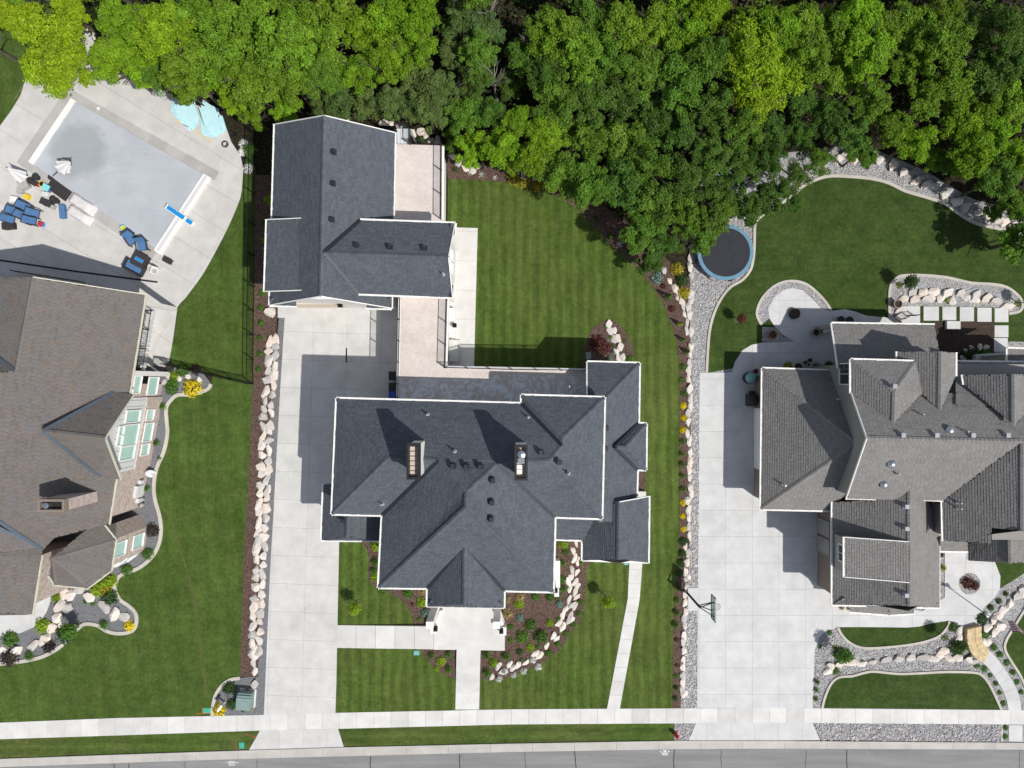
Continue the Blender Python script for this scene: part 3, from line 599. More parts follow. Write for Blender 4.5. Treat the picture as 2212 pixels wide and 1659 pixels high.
def roof(root, V, faces, eaves=(), ridges=(), valleys=(), rakes=(), pitch=.7, sh='shA', dk='deckA', gut='white', expo=.17, wd=(.22, .42), val='flash', capw=.3):
    W_ = {}
    for k, p in V.items():
        if not isinstance(p[2], list): W_[k] = P(*p)
    for k, p in V.items():
        if isinstance(p[2], list):
            zs = [zplane(g2(p[0], p[1]), W_[a], W_[b], pitch) for a, b in p[2]]; W_[k] = P(p[0], p[1], sum(zs) / len(zs))
    b = MB()
    for f in faces: 
        
        ps = [W_[k] for k in f]; nn = Vector((0, 0, 0)); cc = sum(ps, Vector((0, 0, 0))) / len(ps)
        for i in range(len(ps)): nn += (ps[i] - cc).cross(ps[(i + 1) % len(ps)] - cc)
        nn.normalize(); nn = nn if nn.z > 0 else -nn; up = Vector((-nn.x, -nn.y, 0)); up = (up - nn * up.dot(nn)).normalized() if up.length > 1e-4 else Vector((0, 1, 0)); hz = up.cross(nn).normalized()
        b.add(ps, list(tessellate_polygon([[Vector(((p - cc).dot(hz), (p - cc).dot(up), 0)) for p in ps]])))
    dobj = b.build('roof', M[dk], root)
    for f in faces:
        s_ = MB(); att = []; lf = shingles(s_, att, [W_[k] for k in f], expo, *wd); s_.att = att
        so_ = s_.build('shingles', M[sh], dobj); so_['kind'] = 'stuff'
    Z = Vector((0, 0, 1))
    for a, c in eaves:
        p, q = W_[a], W_[c]; d_ = (q - p); L = d_.length; e = d_.normalized()
        m_ = MB(); sd = Vector((-e.y, e.x, 0)); own = [f for f in faces if a in f and c in f]
        if own:
            ct = sum((W_[k] for k in own[0]), Vector((0, 0, 0))) / len(own[0]); sg = 1 if (ct - p).dot(sd) < 0 else -1; p = p + sd * sg * .055; q = q + sd * sg * .055
        m_.bar(p - Z * .04, q - Z * .04, .09, .12)
        m_.bar(p + sd * .05 + Z * .015, q + sd * .05 + Z * .015, .025, .03); m_.bar(p - sd * .05 + Z * .015, q - sd * .05 + Z * .015, .025, .03)
        nc = max(2, int(L / .85))
        for i in range(nc + 1): m_.bar(p + d_ * (i / nc) - sd * .09 + Z * .035, p + d_ * (i / nc) + sd * .09 + Z * .035, .035, .02)
        m_.build('gutter', M[gut], dobj)
    for a, c in rakes: MB().bar(W_[a] + Z * .0, W_[c] + Z * .0, .06, .16).build('rake_board', M[gut], dobj)
    if ridges:
        m_ = MB(); att = []
        for a, c in ridges:
            p, q = W_[a] + Z * .05, W_[c] + Z * .05; d_ = q - p; L = d_.length
            if L < .05: continue
            nc = max(1, int(L / .28)); hz = Vector((-d_.y, d_.x, 0)).normalized() * capw / 2
            for i in range(nc):
                A_ = p + d_ * (i / nc); B_ = p + d_ * ((i + 1.1) / nc) ; ua, ub = (.035, .012) if q.z >= p.z else (.012, .035)
                i0 = len(m_.v); dr = Z * .09
                m_.add([A_ + hz - dr + Z * ua, A_ + Z * ua, A_ - hz - dr + Z * ua, B_ + hz - dr + Z * ub, B_ + Z * ub, B_ - hz - dr + Z * ub], [(0, 1, 4, 3), (1, 2, 5, 4)]); att += [random.random()] * 2
        m_.att = att; m_.build('ridge_cap', M[sh], dobj)['kind'] = 'stuff'
    if valleys:
        for a, c in valleys: MB().bar(W_[a] + Z * .11, W_[c] + Z * .11, .24, .03).build('valley_flashing', M[val], dobj)
    return W_
def walls(root, keys, W_, ins, z0, z1, mat, name='wall'):
    poly = [tuple(W_[k].xy) if isinstance(k, str) else tuple(k) for k in keys]
    return MB().prism(inset(poly, ins), z0, z1).build(name, M[mat], root)
def on_plane(W_, A, B, C, x, y):
    n = (W_[B] - W_[A]).cross(W_[C] - W_[A]); n.normalize(); o_ = Vector((0, 0, H)); r = P(x, y, 0) - o_
    s_ = n.dot(W_[A] - o_) / n.dot(r); return o_ + r * s_, (n if n.z > 0 else -n)
def vent(root, pos, n, mat='flash', s=.25, kind='box'):
    up = Vector((-n.x, -n.y, 0)); up = up.normalized() if up.length > .01 else Vector((0, 1, 0)); hz = Vector((up.y, -up.x, 0))
    b = MB(); r = Matrix((hz, up, Vector((0, 0, 1)))).transposed(); Zp = Vector((0, 0, .0))
    if kind == 'box':
        b.box(pos + Vector((0, 0, .16)), (s, s, .22), rot=r); b.box(pos + Vector((0, 0, .29)) - up * .03, (s * 1.15, s * 1.15, .05), rot=r)
        b.box(pos + n * .05, (s * 1.6, s * 1.5, .02), rot=(hz, (up - n * up.dot(n)).normalized(), n) and Matrix((hz, (up - n * up.dot(n)).normalized(), n)).transposed())
        return b.build('roof_vent', M[mat], root)
    if kind == 'pipe':
        b.cyl(pos - Vector((0, 0, .1)), pos + Vector((0, 0, .55)), .055, n=10); b.cyl(pos, pos + Vector((0, 0, .16)), .14, .06, n=10)
        return b.build('vent_pipe', M[mat], root)
    if kind == 'dome':
        b.lathe(pos, [(.30, 0), (.30, .12), (.27, .2), (.18, .28), (.05, .32)], 20); return b.build('skylight_dome', M['steel'], root, True)
def window(root, c, u, n, wd, ht, glass='glass', fr='white', mull=(1, 1)):
    """c centre on the wall face, u horizontal direction, n outward normal"""
    Zv = Vector((0, 0, 1)); r = Matrix((u, n, Zv)).transposed(); f = MB(); t_ = .07
    for sx in (-1, 1): f.box(c + u * sx * (wd / 2) + n * .02, (t_, .1, ht + t_), rot=r)
    for sz in (-1, 1): f.box(c + Zv * sz * (ht / 2) + n * .02, (wd - t_, .1 + (.06 if sz < 0 else 0), t_), rot=r)
    for i in range(1, mull[0]): f.box(c + u * (wd * (i / mull[0] - .5)) + n * .012, (.04, .08, ht - t_), rot=r)
    for i in range(1, mull[1]): f.box(c + Zv * (ht * (i / mull[1] - .5)) + n * .012, (wd - t_, .08, .04), rot=r)
    fo = f.build('window', M[fr], root); MB().box(c + n * .002, (wd - t_, .03, ht - t_), rot=r).build('pane', M[glass], fo); return fo

# ---- the dark-roofed house in the middle
hs = thing('house', 'large house with charcoal shingle roof and twin chimneys, centre of the picture', 'house', (*P(1010, 1060)[:2], 0))
ZE = 7.65
V = {k: (x, y, ZE) for k, (x, y) in dict(A=(728, 861), B=(1127, 872), C=(1127, 854), D=(1305.5, 859), E=(1299.7, 1120), F=(1198.5, 1116.5), G=(1194.7, 1278), H=(1089, 1275.5), I=(1088, 1313), J=(923, 1309.7), K=(924, 1270.5), L=(818, 1268.8), M=(826, 1112.7), N=(717.5, 1110)).items()}
WN, NN, SN, WF, SF, EE, EF, NE = ('A', 'N'), ('A', 'B'), ('N', 'M'), ('L', 'M'), ('L', 'G'), ('D', 'E'), ('G', 'F'), ('C', 'D')
V.update(R1=(836.7, 990.7, [WN, NN, SN]), R2=(947.5, 994, [SN, WF, NN]), R3a=(1007, 1063, [WF, NN]), R3b=(1007, 1096, [WF, SF, EF]), R8=(1074, 1001, [EF, NN]), R7=(1187, 995, [EE, NN]), R6=(1213.5, 962, [EE, NN]), R5=(1216, 946, [EE, NE]))
V.update(Gr=(1003.7, 1174.5, 10.2))
HW = roof(hs, V, [('A', 'R1', 'N'), ('A', 'B', 'R6', 'R7', 'R8', 'R3a', 'R2', 'R1'), ('N', 'R1', 'R2', 'M'), ('M', 'R2', 'R3a', 'R3b', 'L'), ('L', 'R3b', 'G', 'H', 'K'), ('G', 'R3b', 'R3a', 'R8', 'F'), ('E', 'F', 'R8', 'R7'), ('D', 'E', 'R7', 'R6', 'R5'), ('C', 'D', 'R5'), ('B', 'C', 'R5', 'R6')],
     eaves=[('N', 'A'), ('A', 'B'), ('B', 'C'), ('C', 'D'), ('D', 'E'), ('E', 'F'), ('F', 'G'), ('G', 'H'), ('K', 'L'), ('L', 'M'), ('M', 'N')],
     ridges=[('A', 'R1'), ('N', 'R1'), ('R1', 'R2'), ('R2', 'R3a'), ('R3a', 'R3b'), ('L', 'R3b'), ('G', 'R3b'), ('R3a', 'R8'), ('R8', 'R7'), ('R7', 'R6'), ('R6', 'R5'), ('D', 'R5'), ('E', 'R7'), ('C', 'R5')],
     valleys=[('M', 'R2'), ('F', 'R8'), ('B', 'R6')])
walls(hs, list('ABCDEFGHIJKLMN'), HW, .5, 0, ZE - .08, 'stucco')
# front gable
GV = dict(K=V['K'], J=V['J'], I=V['I'], H=V['H'], r=(1003.7, 1174.5, 9.95), f=(1003, 1306, 9.7))
GW = roof(hs, GV, [('J', 'f', 'r', 'K'), ('I', 'H', 'r', 'f')], eaves=[('H', 'I'), ('J', 'K')], ridges=[('f', 'r')], valleys=[('K', 'r'), ('H', 'r')])
a_, b_, c_ = GW['J'], GW['I'], GW['f']; yy = c_.y + .12
MB().add([(a_.x + .35, yy, ZE - .1), (b_.x - .35, yy, ZE - .1), (c_.x, yy, c_.z - .12)], [(0, 1, 2)]).build('gable_wall', M['stucco'], hs)
PV = dict(a=V['J'], b=(1003, 1311.5, ZE), c=V['I'], a2=(929, 1297, 8.0), b2=(1003, 1299, 8.0), c2=(1083, 1299.5, 8.0))
roof(hs, PV, [('a', 'b', 'b2', 'a2'), ('b', 'c', 'c2', 'b2')], eaves=[('a', 'c')], expo=.16)
def chimney(name_, x0, x1, y0, y1, ztop, zbot, flues, label_):
    """box chimney: given as the outline its top shows"""
    p, q = P(x0, y1, ztop), P(x1, y0, ztop); cx_, cy_ = (p.x + q.x) / 2, (p.y + q.y) / 2; lx, ly = abs(q.x - p.x), abs(q.y - p.y)
    body = MB().box((cx_, cy_, (zbot + ztop - .5) / 2), (lx - .16, ly - .16, ztop - .5 - zbot)).build('chimney', M['stucco'], hs)
    body['label'] = label_
    m_ = MB(); t_ = .14
    for s_ in (-1, 1):
        m_.box((cx_ + s_ * (lx - t_) / 2, cy_, ztop - .25), (t_, ly, .5)); m_.box((cx_, cy_ + s_ * (ly - t_) / 2, ztop - .25), (lx - 2 * t_, t_, .5))
    m_.build('chimney_cap', M['bronze'], body)
    if flues == 'panels':
        n = 6
        for i in range(n):
            yy = cy_ + ly / 2 - .2 - (ly - .4) * (i + .5) / n
            MB().box((cx_, yy, ztop - .42), (lx - .34, (ly - .4) / n - .06, .08)).build('flue_panel', M['copperp'], body)
    else:
        MB().box((cx_, cy_, ztop - .45), (lx - .3, ly - .3, .06)).build('flue_panel', M['copperp'], body)
        MB().lathe((cx_, cy_ + ly * .24, ztop - .4), [(.17, 0), (.17, .3), (.24, .34), (.24, .4), (.05, .46)], 16).build('flue_pipe', M['steel'], body)
        MB().box((cx_, cy_ + ly * .05, ztop - .2), (.42, .34, .3)).build('flue_hood', M['steel'], body)
        for yy in (-.14, -.27): MB().box((cx_ - .1, cy_ + ly * yy, ztop - .37), (.34, .26, .1)).build('flue_panel', M['white'], body)
chimney('chimney', 878, 907, 958, 1036, 12.8, 8.6, 'panels', 'left chimney with a row of pale flue panels')
chimney('chimney', 1111.5, 1140, 962, 1038, 12.8, 8.6, 'pipes', 'right chimney with shiny metal flue pipes')
for (i, j, x, y, tri) in ((1, 2, 1700, 712, 'ABR8'), (1, 2, 1818, 715, 'ABR8'), (1, 2, 1940, 717, 'ABR8'), (2, 2, 250, 592, 'ABR8'), (1, 2, 2042, 832, 'FGR8'), (1, 2, 2035, 1022, 'FGR8'), (1, 2, 2030, 1166, 'FGR8'), (2, 2, 408, 672, 'EFR7')):
    p = t(i, j, [(x, y)])[0]; kk = {'ABR8': ('A', 'B', 'R1'), 'FGR8': ('F', 'G', 'R3b'), 'EFR7': ('E', 'F', 'R7')}[tri]
    q, n = on_plane(HW, *kk, *p); vent(hs, q, n)
for (i, j, x, y, kk) in ((1, 2, 1485, 265, ('A', 'B', 'R1')), (1, 2, 1718, 582, ('A', 'B', 'R1')), (1, 2, 1095, 1035, ('N', 'M', 'R1')), (2, 2, 140, 288, ('A', 'B', 'R1')), (2, 2, 487, 772, ('E', 'F', 'R7'))):
    p = t(i, j, [(x, y)])[0]; q, n = on_plane(HW, *kk, *p); vent(hs, q, n, 'pipe', kind='pipe')
ZL = 4.8
LV = dict(a=(699, 1046, ZL), b=(695, 1167, ZL), r1=(754, 1046, 6.25), r2=(749.5, 1160, 6.25), c=(822, 1167.5, ZL), d=(822, 1046, ZL))
LW = roof(hs, LV, [('a', 'b', 'r2', 'r1'), ('b', 'c', 'r2'), ('c', 'd', 'r1', 'r2')], eaves=[('a', 'b'), ('b', 'c'), ('d', 'a')], ridges=[('r1', 'r2')])
walls(hs, ['a', 'b', 'c', 'd'], LW, .45, 0, ZL - .06, 'stucco')
q, n = on_plane(LW, 'a', 'b', 'r1', *t(1, 2, [(755, 1175)])[0]); vent(hs, q, n)
EV = dict(a=(1269, 782, ZL), b=(1381, 785, ZL), c=(1379, 914.5, ZL), d=(1375, 1072, ZL), e=(1375, 1120, ZL), ai=(1269, 872, 6.95), bi=(1296, 873, 6.95), ei=(1292, 1130, 6.95))
EW = roof(hs, EV, [('a', 'b', 'bi', 'ai'), ('b', 'c', 'd', 'e', 'ei', 'bi')], eaves=[('a', 'b'), ('b', 'c'), ('c', 'd'), ('a', 'ai')], ridges=[('b', 'bi')])
walls(hs, ['a', 'b', 'e', 'ei', 'ai'], EW, .4, 0, ZL - .06, 'stucco')
BV = dict(a=(1379, 914.5, ZL + .02), b=(1396, 916, ZL), c=(1395, 1014.5, ZL), d=(1377, 1014.5, ZL + .02), i=(1329, 966, 6.45), o=(1351, 966, 6.45))
BW = roof(hs, BV, [('a', 'b', 'o', 'i'), ('b', 'c', 'o'), ('c', 'd', 'i', 'o')], eaves=[('a', 'b'), ('b', 'c'), ('c', 'd')], ridges=[('b', 'o'), ('c', 'o'), ('o', 'i')], valleys=[('a', 'i'), ('d', 'i')])
walls(hs, [tuple(P(1340, 916, ZL).xy), 'b', 'c', tuple(P(1340, 1014, ZL).xy)], BW, .35, 0, ZL - .06, 'stucco')
for (x, y) in ((812, 380), (805, 560)):
    q, n = on_plane(EW, 'b', 'd', 'bi', *t(2, 2, [(x, y)])[0]); vent(hs, q, n)
SV = dict(a=(1401.5, 1072, ZL), b=(1400, 1215.7, ZL), c=(1258.5, 1210.7, ZL), d=(1258.5, 1100, ZL), r1=(1337, 1084, 6.5), r2=(1336, 1208, 6.5), w1=(1316, 1088, 6.1))
SW_ = roof(hs, SV, [('a', 'r1', 'r2', 'b'), ('r1', 'd', 'c', 'r2')], eaves=[('a', 'b'), ('b', 'c'), ('c', 'd')], ridges=[('r1', 'r2')], rakes=[('r1', 'a')])
walls(hs, ['a', 'b', 'c', 'd'], SW_, .4, 0, ZL - .06, 'stucco')
MB().add([(SW_['a'].x - .1, SW_['a'].y - .2, ZL), (SW_['r1'].x, SW_['a'].y - .2, SW_['r1'].z - .05), (SW_['d'].x, SW_['a'].y - .2, ZL)], [(0, 1, 2)]).build('gable_wall', M['stucco'], hs)
MB().add([(SW_['c'].x + .3, SW_['b'].y + .35, ZL - .05), (SW_['b'].x - .3, SW_['b'].y + .35, ZL - .05), (SW_['r2'].x, SW_['b'].y + .35, SW_['r2'].z - .1)], [(0, 1, 2)]).build('gable_wall', M['stucco'], hs)
TV = dict(a=(1198.5, 1164.5, ZL), b=(1262, 1167, ZL), c=(1290, 1108, 6.4), d=(1198.5, 1105, 6.4))
TW = roof(hs, TV, [('a', 'b', 'c', 'd')], eaves=[('a', 'b')]); walls(hs, ['a', 'b', 'c', 'd'], TW, .35, 0, ZL - .05, 'stucco')
# porch columns, lanterns, front door and front windows
for (x, y) in ((946, 1312), (1076, 1312)):
    p = P(x, y, 2); MB().box((p.x, p.y + .5, ZE / 2), (.5, .5, ZE - .2)).build('porch_column', M['stucco'], hs)
pw = HW['G'].y + .5
dr_ = MB().box((P(1005, 1290, 2).x, HW['I'].y + .5 - .03, PZ + 1.25), (1.9, .08, 2.4)).build('front_door', M['bronze'], hs)
MB().box((P(1005, 1290, 2).x + .3, HW['I'].y + .5 - .09, PZ + 1.1), (.05, .05, .35)).build('door_handle', M['steel'], dr_)
for xx in (-8.6, -6.2, 1.0, 2.4):
    for zz in (2.2, 5.6): window(hs, Vector((xx, pw + .0, zz)) - Vector((0, .0, 0)), Vector((1, 0, 0)), Vector((0, -1, 0)), 1.2, 1.6, 'dglass', mull=(2, 1))
# low wing walls of the porch
for (x0, x1, ya, yb) in ((933, 946, 1345, 1358), (1082, 1094, 1345, 1362)):
    MB().prism(G([(x0, ya), (x1, ya), (x1, yb), (x0, yb)]), 0, PZ + .75).build('porch_pier', M['stucco'], hs)
MB().prism(G([(1068, 1308), (1075, 1308), (1089, 1340), (1083, 1344)]), 0, PZ + .6).build('porch_side_wall', M['stucco'], hs)
MB().prism(G([(952, 1312), (958, 1312), (947, 1342), (941, 1342)]), 0, PZ + .5).build('porch_side_wall', M['stucco'], hs)
def lantern(x, y, z, label):
    p = P(x, y, z + .2); r = thing('lantern', label, 'lantern', (p.x, p.y, z)); b = MB(); s_ = .12
    for a in (-1, 1):
        for c in (-1, 1): b.box((p.x + a * s_, p.y + c * s_, z + .2), (.03, .03, .36))
    b.box((p.x, p.y, z + .015), (.3, .3, .03)); b.box((p.x, p.y, z + .395), (.32, .32, .03)); b.lathe((p.x, p.y, z + .41), [(.16, 0), (.05, .1), (.02, .16)], 4)
    b.build('lantern_frame', M['black'], r); MB().box((p.x, p.y, z + .2), (.2, .2, .3)).build('lantern_glass', M['dglass'], r)
lantern(941, 1358, PZ + .75, 'black lantern on the left porch pier'); lantern(1083, 1363, PZ + .75, 'black lantern on the right porch pier')
lantern(1200, 1275, .9, 'black lantern beside the front corner of the dark roof')
MB().prism(G([(1196, 1264), (1206, 1264), (1206, 1282), (1196, 1282)]), 0, .9).build('garden_pier', M['stucco'], hs)
MB().prism(G([(1196, 1205), (1208, 1205), (1208, 1262), (1199, 1262)]), 0, 1.0).build('garden_wall', M['stucco'], hs)
MB().prism(G([(1372, 1060), (1393, 1060), (1393, 1072), (1372, 1072)]), 0, .5).build('side_step', M['walk'], hs)

# ---- detached garage
gr = thing('garage', 'detached garage with charcoal shingle roof behind the long driveway', 'garage', (*P(740, 500)[:2], 0))
GE, GRZ = 6.0, 9.2
V = dict(a=(594, 269, GE), b=(583, 659, GE), c=(845.5, 666, GE), d=(853.5, 287, GE), r1=(700.5, 250, GRZ), r2=(692.5, 640, GRZ))
QW = roof(gr, V, [('a', 'r1', 'r2', 'b'), ('d', 'c', 'r2', 'r1')], eaves=[('a', 'b'), ('c', 'd')], ridges=[('r1', 'r2')], rakes=[('b', 'r2'), ('c', 'r2'), ('a', 'r1'), ('d', 'r1')])
walls(gr, ['a', 'b', 'c', 'd'], QW, .55, 0, GE - .06, 'stucco')
ys_ = QW['r2'].y + .05
MB().add([(QW['b'].x + .5, QW['b'].y + .54, GE - .08), (QW['c'].x - .5, QW['b'].y + .54, GE - .08), (QW['r2'].x, QW['b'].y + .54, GRZ - .15)], [(0, 1, 2)]).build('gable_wall', M['stucco'], gr)
MB().add([(QW['a'].x + .5, QW['a'].y - .5, GE - .08), (QW['d'].x - .5, QW['a'].y - .5, GE - .08), (QW['r1'].x, QW['a'].y - .5, GRZ - .15)], [(0, 1, 2)]).build('gable_wall', M['stucco'], gr)
for (x0, x1) in ((583, 640), (792, 846)):       # eave returns
    rv = dict(a=(x0, 659.5 + (x0 - 583) * .027, GE - .0), b=(x1, 659.5 + (x1 - 583) * .027, GE - .0), c=(x1, 644, GE + .35), d=(x0, 643, GE + .35))
    roof(gr, rv, [('a', 'b', 'c', 'd')], eaves=[('a', 'b')])
fy = QW['b'].y + .54; u_ = Vector((1, 0, 0)); n_s = Vector((0, -1, 0))
for (x0, x1, wdw) in ((662, 736, 4.6), (765, 790, 2.4)):
    cx_ = P((x0 + x1) / 2, 650, 1.5).x; dr_ = MB().box((cx_, fy - .02, 1.35), (wdw, .1, 2.6)).build('garage_door', M['beige'], gr)
    for k in range(4):
        MB().box((cx_, fy - .085, .4 + k * .63), (wdw - .15, .04, .55)).build('door_panel', M['beige'], dr_)
for xx in (676, 712): window(gr, Vector((P(xx, 640, 6.5).x, fy + .01, 7.0)), u_, n_s, .75, .9, 'glass')
V = dict(a=(577, 474.7, 6.75), b=(572, 629.7, 6.75), c=(654, 627, 8.0), d=(660.5, 471, 8.0))
DW = roof(gr, V, [('a', 'b', 'c', 'd')], eaves=[('a', 'b')], rakes=[('b', 'c'), ('a', 'd')])
b = MB(); pl = inset([tuple(DW[k].xy) for k in 'abcd'], .15); b.prism(pl, GE - .5, lambda x, y: 6.65 + max(0, (x - DW['a'].x)) * 1.25 / (DW['d'].x - DW['a'].x)); b.build('dormer_wall', M['stucco'], gr)
WE = 7.55
V = dict(a=(779, 475.5, WE), b=(983, 482.7, WE), c=(978, 642.7, WE), d=(775.5, 634.7, WE), r1=(700.5, 546, GRZ), r2=(969, 555, GRZ - .1))
FW = roof(gr, V, [('a', 'b', 'r2', 'r1'), ('d', 'r1', 'r2', 'c')], eaves=[('a', 'b'), ('c', 'd')], ridges=[('r1', 'r2')], valleys=[('a', 'r1'), ('d', 'r1')], rakes=[('b', 'r2'), ('c', 'r2')])
walls(gr, [tuple(P(800, 476, WE).xy), 'b', 'c', tuple(P(800, 635, WE).xy)], FW, .5, 0, WE - .06, 'stucco')
ex = FW['b'].x - .5
MB().add([(ex, FW['b'].y - .5, WE - .08), (ex, FW['c'].y + .5, WE - .08), (ex, FW['r2'].y, GRZ - .25)], [(0, 1, 2)]).build('gable_wall', M['stucco'], gr)
for yy in (555, 583): window(gr, Vector((ex, P(0, yy, 4).y, 5.0)), Vector((0, 1, 0)), Vector((1, 0, 0)), .9, 1.5, 'glass')
for (y0, y1) in ((483, 508), (614, 642)):
    rv = dict(a=(983 - (y0 - 483) * .03, y0, WE), b=(983 - (y1 - 483) * .03, y1, WE), c=(973, y1, WE + .3), d=(973, y0, WE + .3)); roof(gr, rv, [('a', 'b', 'c', 'd')], eaves=[('a', 'b')])
for (i, j, x, y, WW, kk) in ((1, 0, 672, 1315, QW, ('d', 'c', 'r1')), (1, 0, 666, 1588, QW, ('d', 'c', 'r1')), (1, 1, 656, 240, QW, ('d', 'c', 'r1')), (1, 1, 875, 470, FW, ('a', 'b', 'r2')), (1, 1, 1158, 480, FW, ('a', 'b', 'r2')), (1, 1, 1455, 490, FW, ('a', 'b', 'r2'))):
    q, n = on_plane(WW, *kk, *t(i, j, [(x, y)])[0]); vent(gr, q, n)
q, n = on_plane(FW, 'c', 'd', 'r2', *t(1, 1, [(1620, 712)])[0]); vent(gr, q, n, 'pipe', kind='pipe')
lantern(735, 659.5, 2.6, 'black lantern on the garage front between the doors')
lantern(982, 703, .9, 'black lantern on the pier beside the patio strip')

# ---- raised deck between house and garage
DZ = 3.85
dk = thing('deck', 'raised stamped concrete deck linking house and garage', 'deck', (*P(900, 750)[:2], 0))
def PD(x, y): return tuple(P(x, y, DZ).xy)
dpoly = [PD(*p) for p in ((863, 628), (967.5, 630), (963.5, 793), (1106, 797), (1275, 799), (1275, 905), (858, 905))]
MB().prism(dpoly, DZ - .3, DZ).build('deck_floor', M['stamped'], dk)
MB().prism([PD(*p) for p in ((863, 818), (1062, 820), (1063, 809), (1236, 812), (1262, 826), (1262, 900), (863, 900))], DZ - .1, DZ + .006).build('worn_floor', M['stamped_w'], dk)
MB().prism(inset(dpoly, .12), 0, DZ - .302).build('deck_wall', M['stucco'], dk)
npoly = [PD(*p) for p in ((848, 311), (957, 313.5), (955.5, 500), (846, 500))]
MB().prism(npoly, DZ - .3, DZ).build('deck_floor', M['stamped'], dk); MB().prism(inset(npoly, .12), 0, DZ - .302).build('deck_wall', M['stucco'], dk)
for nm, a, c in (('e', (967.5, 630), (963.5, 793)), ('n', (963.5, 793), (1268, 799)), ('w', (863, 630), (858.5, 862)), ('ne', (957, 313.5), (955.5, 478))):
    a, c = Vector((*PD(*a), 0)), Vector((*PD(*c), 0)); u = (c - a).normalized(); MB().bar(a + u * .1 + Vector((0, 0, DZ - .02)), c - u * .1 + Vector((0, 0, DZ - .02)), .2, .12).build('deck_edge', M['white'], dk)
def railing(name, label, cat, pts, h, mat, post=2.0, pick=.11, group=None, pw_=.07, tw=.05):
    r = thing(name, label, cat, pts[0], group); pk = MB()
    for a, c in zip(pts[:-1], pts[1:]):
        a = Vector(a); c = Vector(c); d_ = c - a; L = d_.length; Zv = Vector((0, 0, 1)); n = max(1, round(L / post))
        for i in range(n + 1):
            p = a + d_ * (i / n); MB().box(p + Zv * (h / 2 + .02), (pw_, pw_, h + .04), rz=math.atan2(d_.y, d_.x)).build('post', M[mat], r)
        MB().bar(a + Zv * h, c + Zv * h, tw, .04).build('top_rail', M[mat], r); MB().bar(a + Zv * .12, c + Zv * .12, .035, .035).build('bottom_rail', M[mat], r)
        m = max(2, int(L / pick))
        for i in range(1, m): p = a + d_ * (i / m); pk.box(p + Zv * (h / 2 + .04), (.018, .018, h - .12))
    pk.build('pickets', M[mat], r)['kind'] = 'stuff'; return r
def P3(x, y, z): return tuple(P(x, y, z))
railing('deck_railing', 'black railing on the driveway side of the raised deck', 'railing', [P3(864.5, 645, DZ), P3(860.5, 829, DZ), P3(859.5, 858, DZ)], 1.05, 'black', 1.7)
railing('deck_railing', 'black railing above the patio and along the back lawn', 'railing', [P3(966, 648, DZ), P3(962, 794.5, DZ), P3(1106, 798.5, DZ), P3(1266, 800.5, DZ)], 1.05, 'black', 1.9)
railing('deck_railing', 'black railing around the deck end behind the garage', 'railing', [P3(886, 312.5, DZ), P3(954.5, 315, DZ), P3(953.5, 474, DZ)], 1.05, 'black', 1.9)
stp = thing('patio_steps', 'grey concrete steps at the foot of the deck wall', 'steps', (*P(985, 760)[:2], 0))
for k in range(4):
    x0 = 972 + k * 5.6; MB().prism(G([(x0, 735), (x0 + 5.6, 735), (x0 + 5.6, 781), (x0, 781)]), 0, .78 - k * .18).build('step', M['walk'], stp)
MB().prism(G([(962, 668), (984, 668), (984, 720), (968, 722)]), 0, .9).build('planter_wall', M['stucco'], dk)
# landing and stair at the north end of the garage
ld = thing('stair_landing', 'pale landing with railing behind the garage', 'landing', (*P(870, 290, 3)[:2], 0))
for k in range(4): MB().prism([tuple(P(x, y, DZ).xy) for x, y in ((858 + k * 7.2, 278), (864.6 + k * 7.2, 278), (864.6 + k * 7.2, 310), (858 + k * 7.2, 310))], DZ - .12, DZ + .01).build('board', M['platform'], ld)
for (x, y) in ((860, 279), (886, 279), (886, 309)): MB().bar(P(x, y, DZ) - Vector((0, 0, DZ)), P(x, y, DZ), .12).build('leg', M['platform'], ld)
railing('landing_railing', 'black railing on the pale landing behind the garage', 'railing', [P3(856, 278, DZ), P3(886.5, 278, DZ), P3(886.5, 310, DZ)], 1.0, 'black', 1.2)
st2 = thing('stair', 'dark stair running down from the landing behind the garage', 'stair', (*P(840, 270, 2)[:2], 0))
for k in range(7): MB().prism([tuple(P(x, y, DZ - .4 * k - .2).xy) for x, y in ((851 - k * 4, 272), (855 - k * 4, 272), (855 - k * 4, 288), (851 - k * 4, 288))], DZ - .4 * k - .28, DZ - .4 * k - .2).build('tread', M['bronze'], st2)
for k, (y, mt, nm) in enumerate(((812, 'charcoal', 'dark wheeled bin under the deck edge, farther from the house'), (836, 'charcoal', 'dark wheeled bin under the deck edge, next to the blue bin'), (855, 'royal', 'blue wheeled bin beside the deck wall'))):
    p = P(850.5, y, 1); r = thing('wheeled_bin', nm, 'bin', (p.x, p.y, .06)); MB().add([(p.x + a * (.26 + .06 * (z > .5)), p.y + c * (.27 + .06 * (z > .5)), z) for z in (.08, 1.0) for a, c in ((-1, -1), (1, -1), (1, 1), (-1, 1))], [(3, 2, 1, 0), (4, 5, 6, 7), (0, 1, 5, 4), (1, 2, 6, 5), (2, 3, 7, 6), (3, 0, 4, 7)]).build('body', M[mt], r)
    MB().box((p.x - .02, p.y, 1.05), (.72, .7, .07)).build('lid', M[mt], r)
    for s_ in (-1, 1): MB().cyl((p.x + .27, p.y + s_ * .24, .16), (p.x + .27, p.y + s_ * .3, .16), .1, n=12).build('wheel', M['black'], r)
dg = thing('trench_drain', 'short black drain grate in the long driveway', 'drain', (*P(749, 767)[:2], .06))
MB().prism(G([(747.3, 752), (750.3, 752), (750, 783), (747, 783)]), .03, .066).build('grate_frame', M['black'], dg)
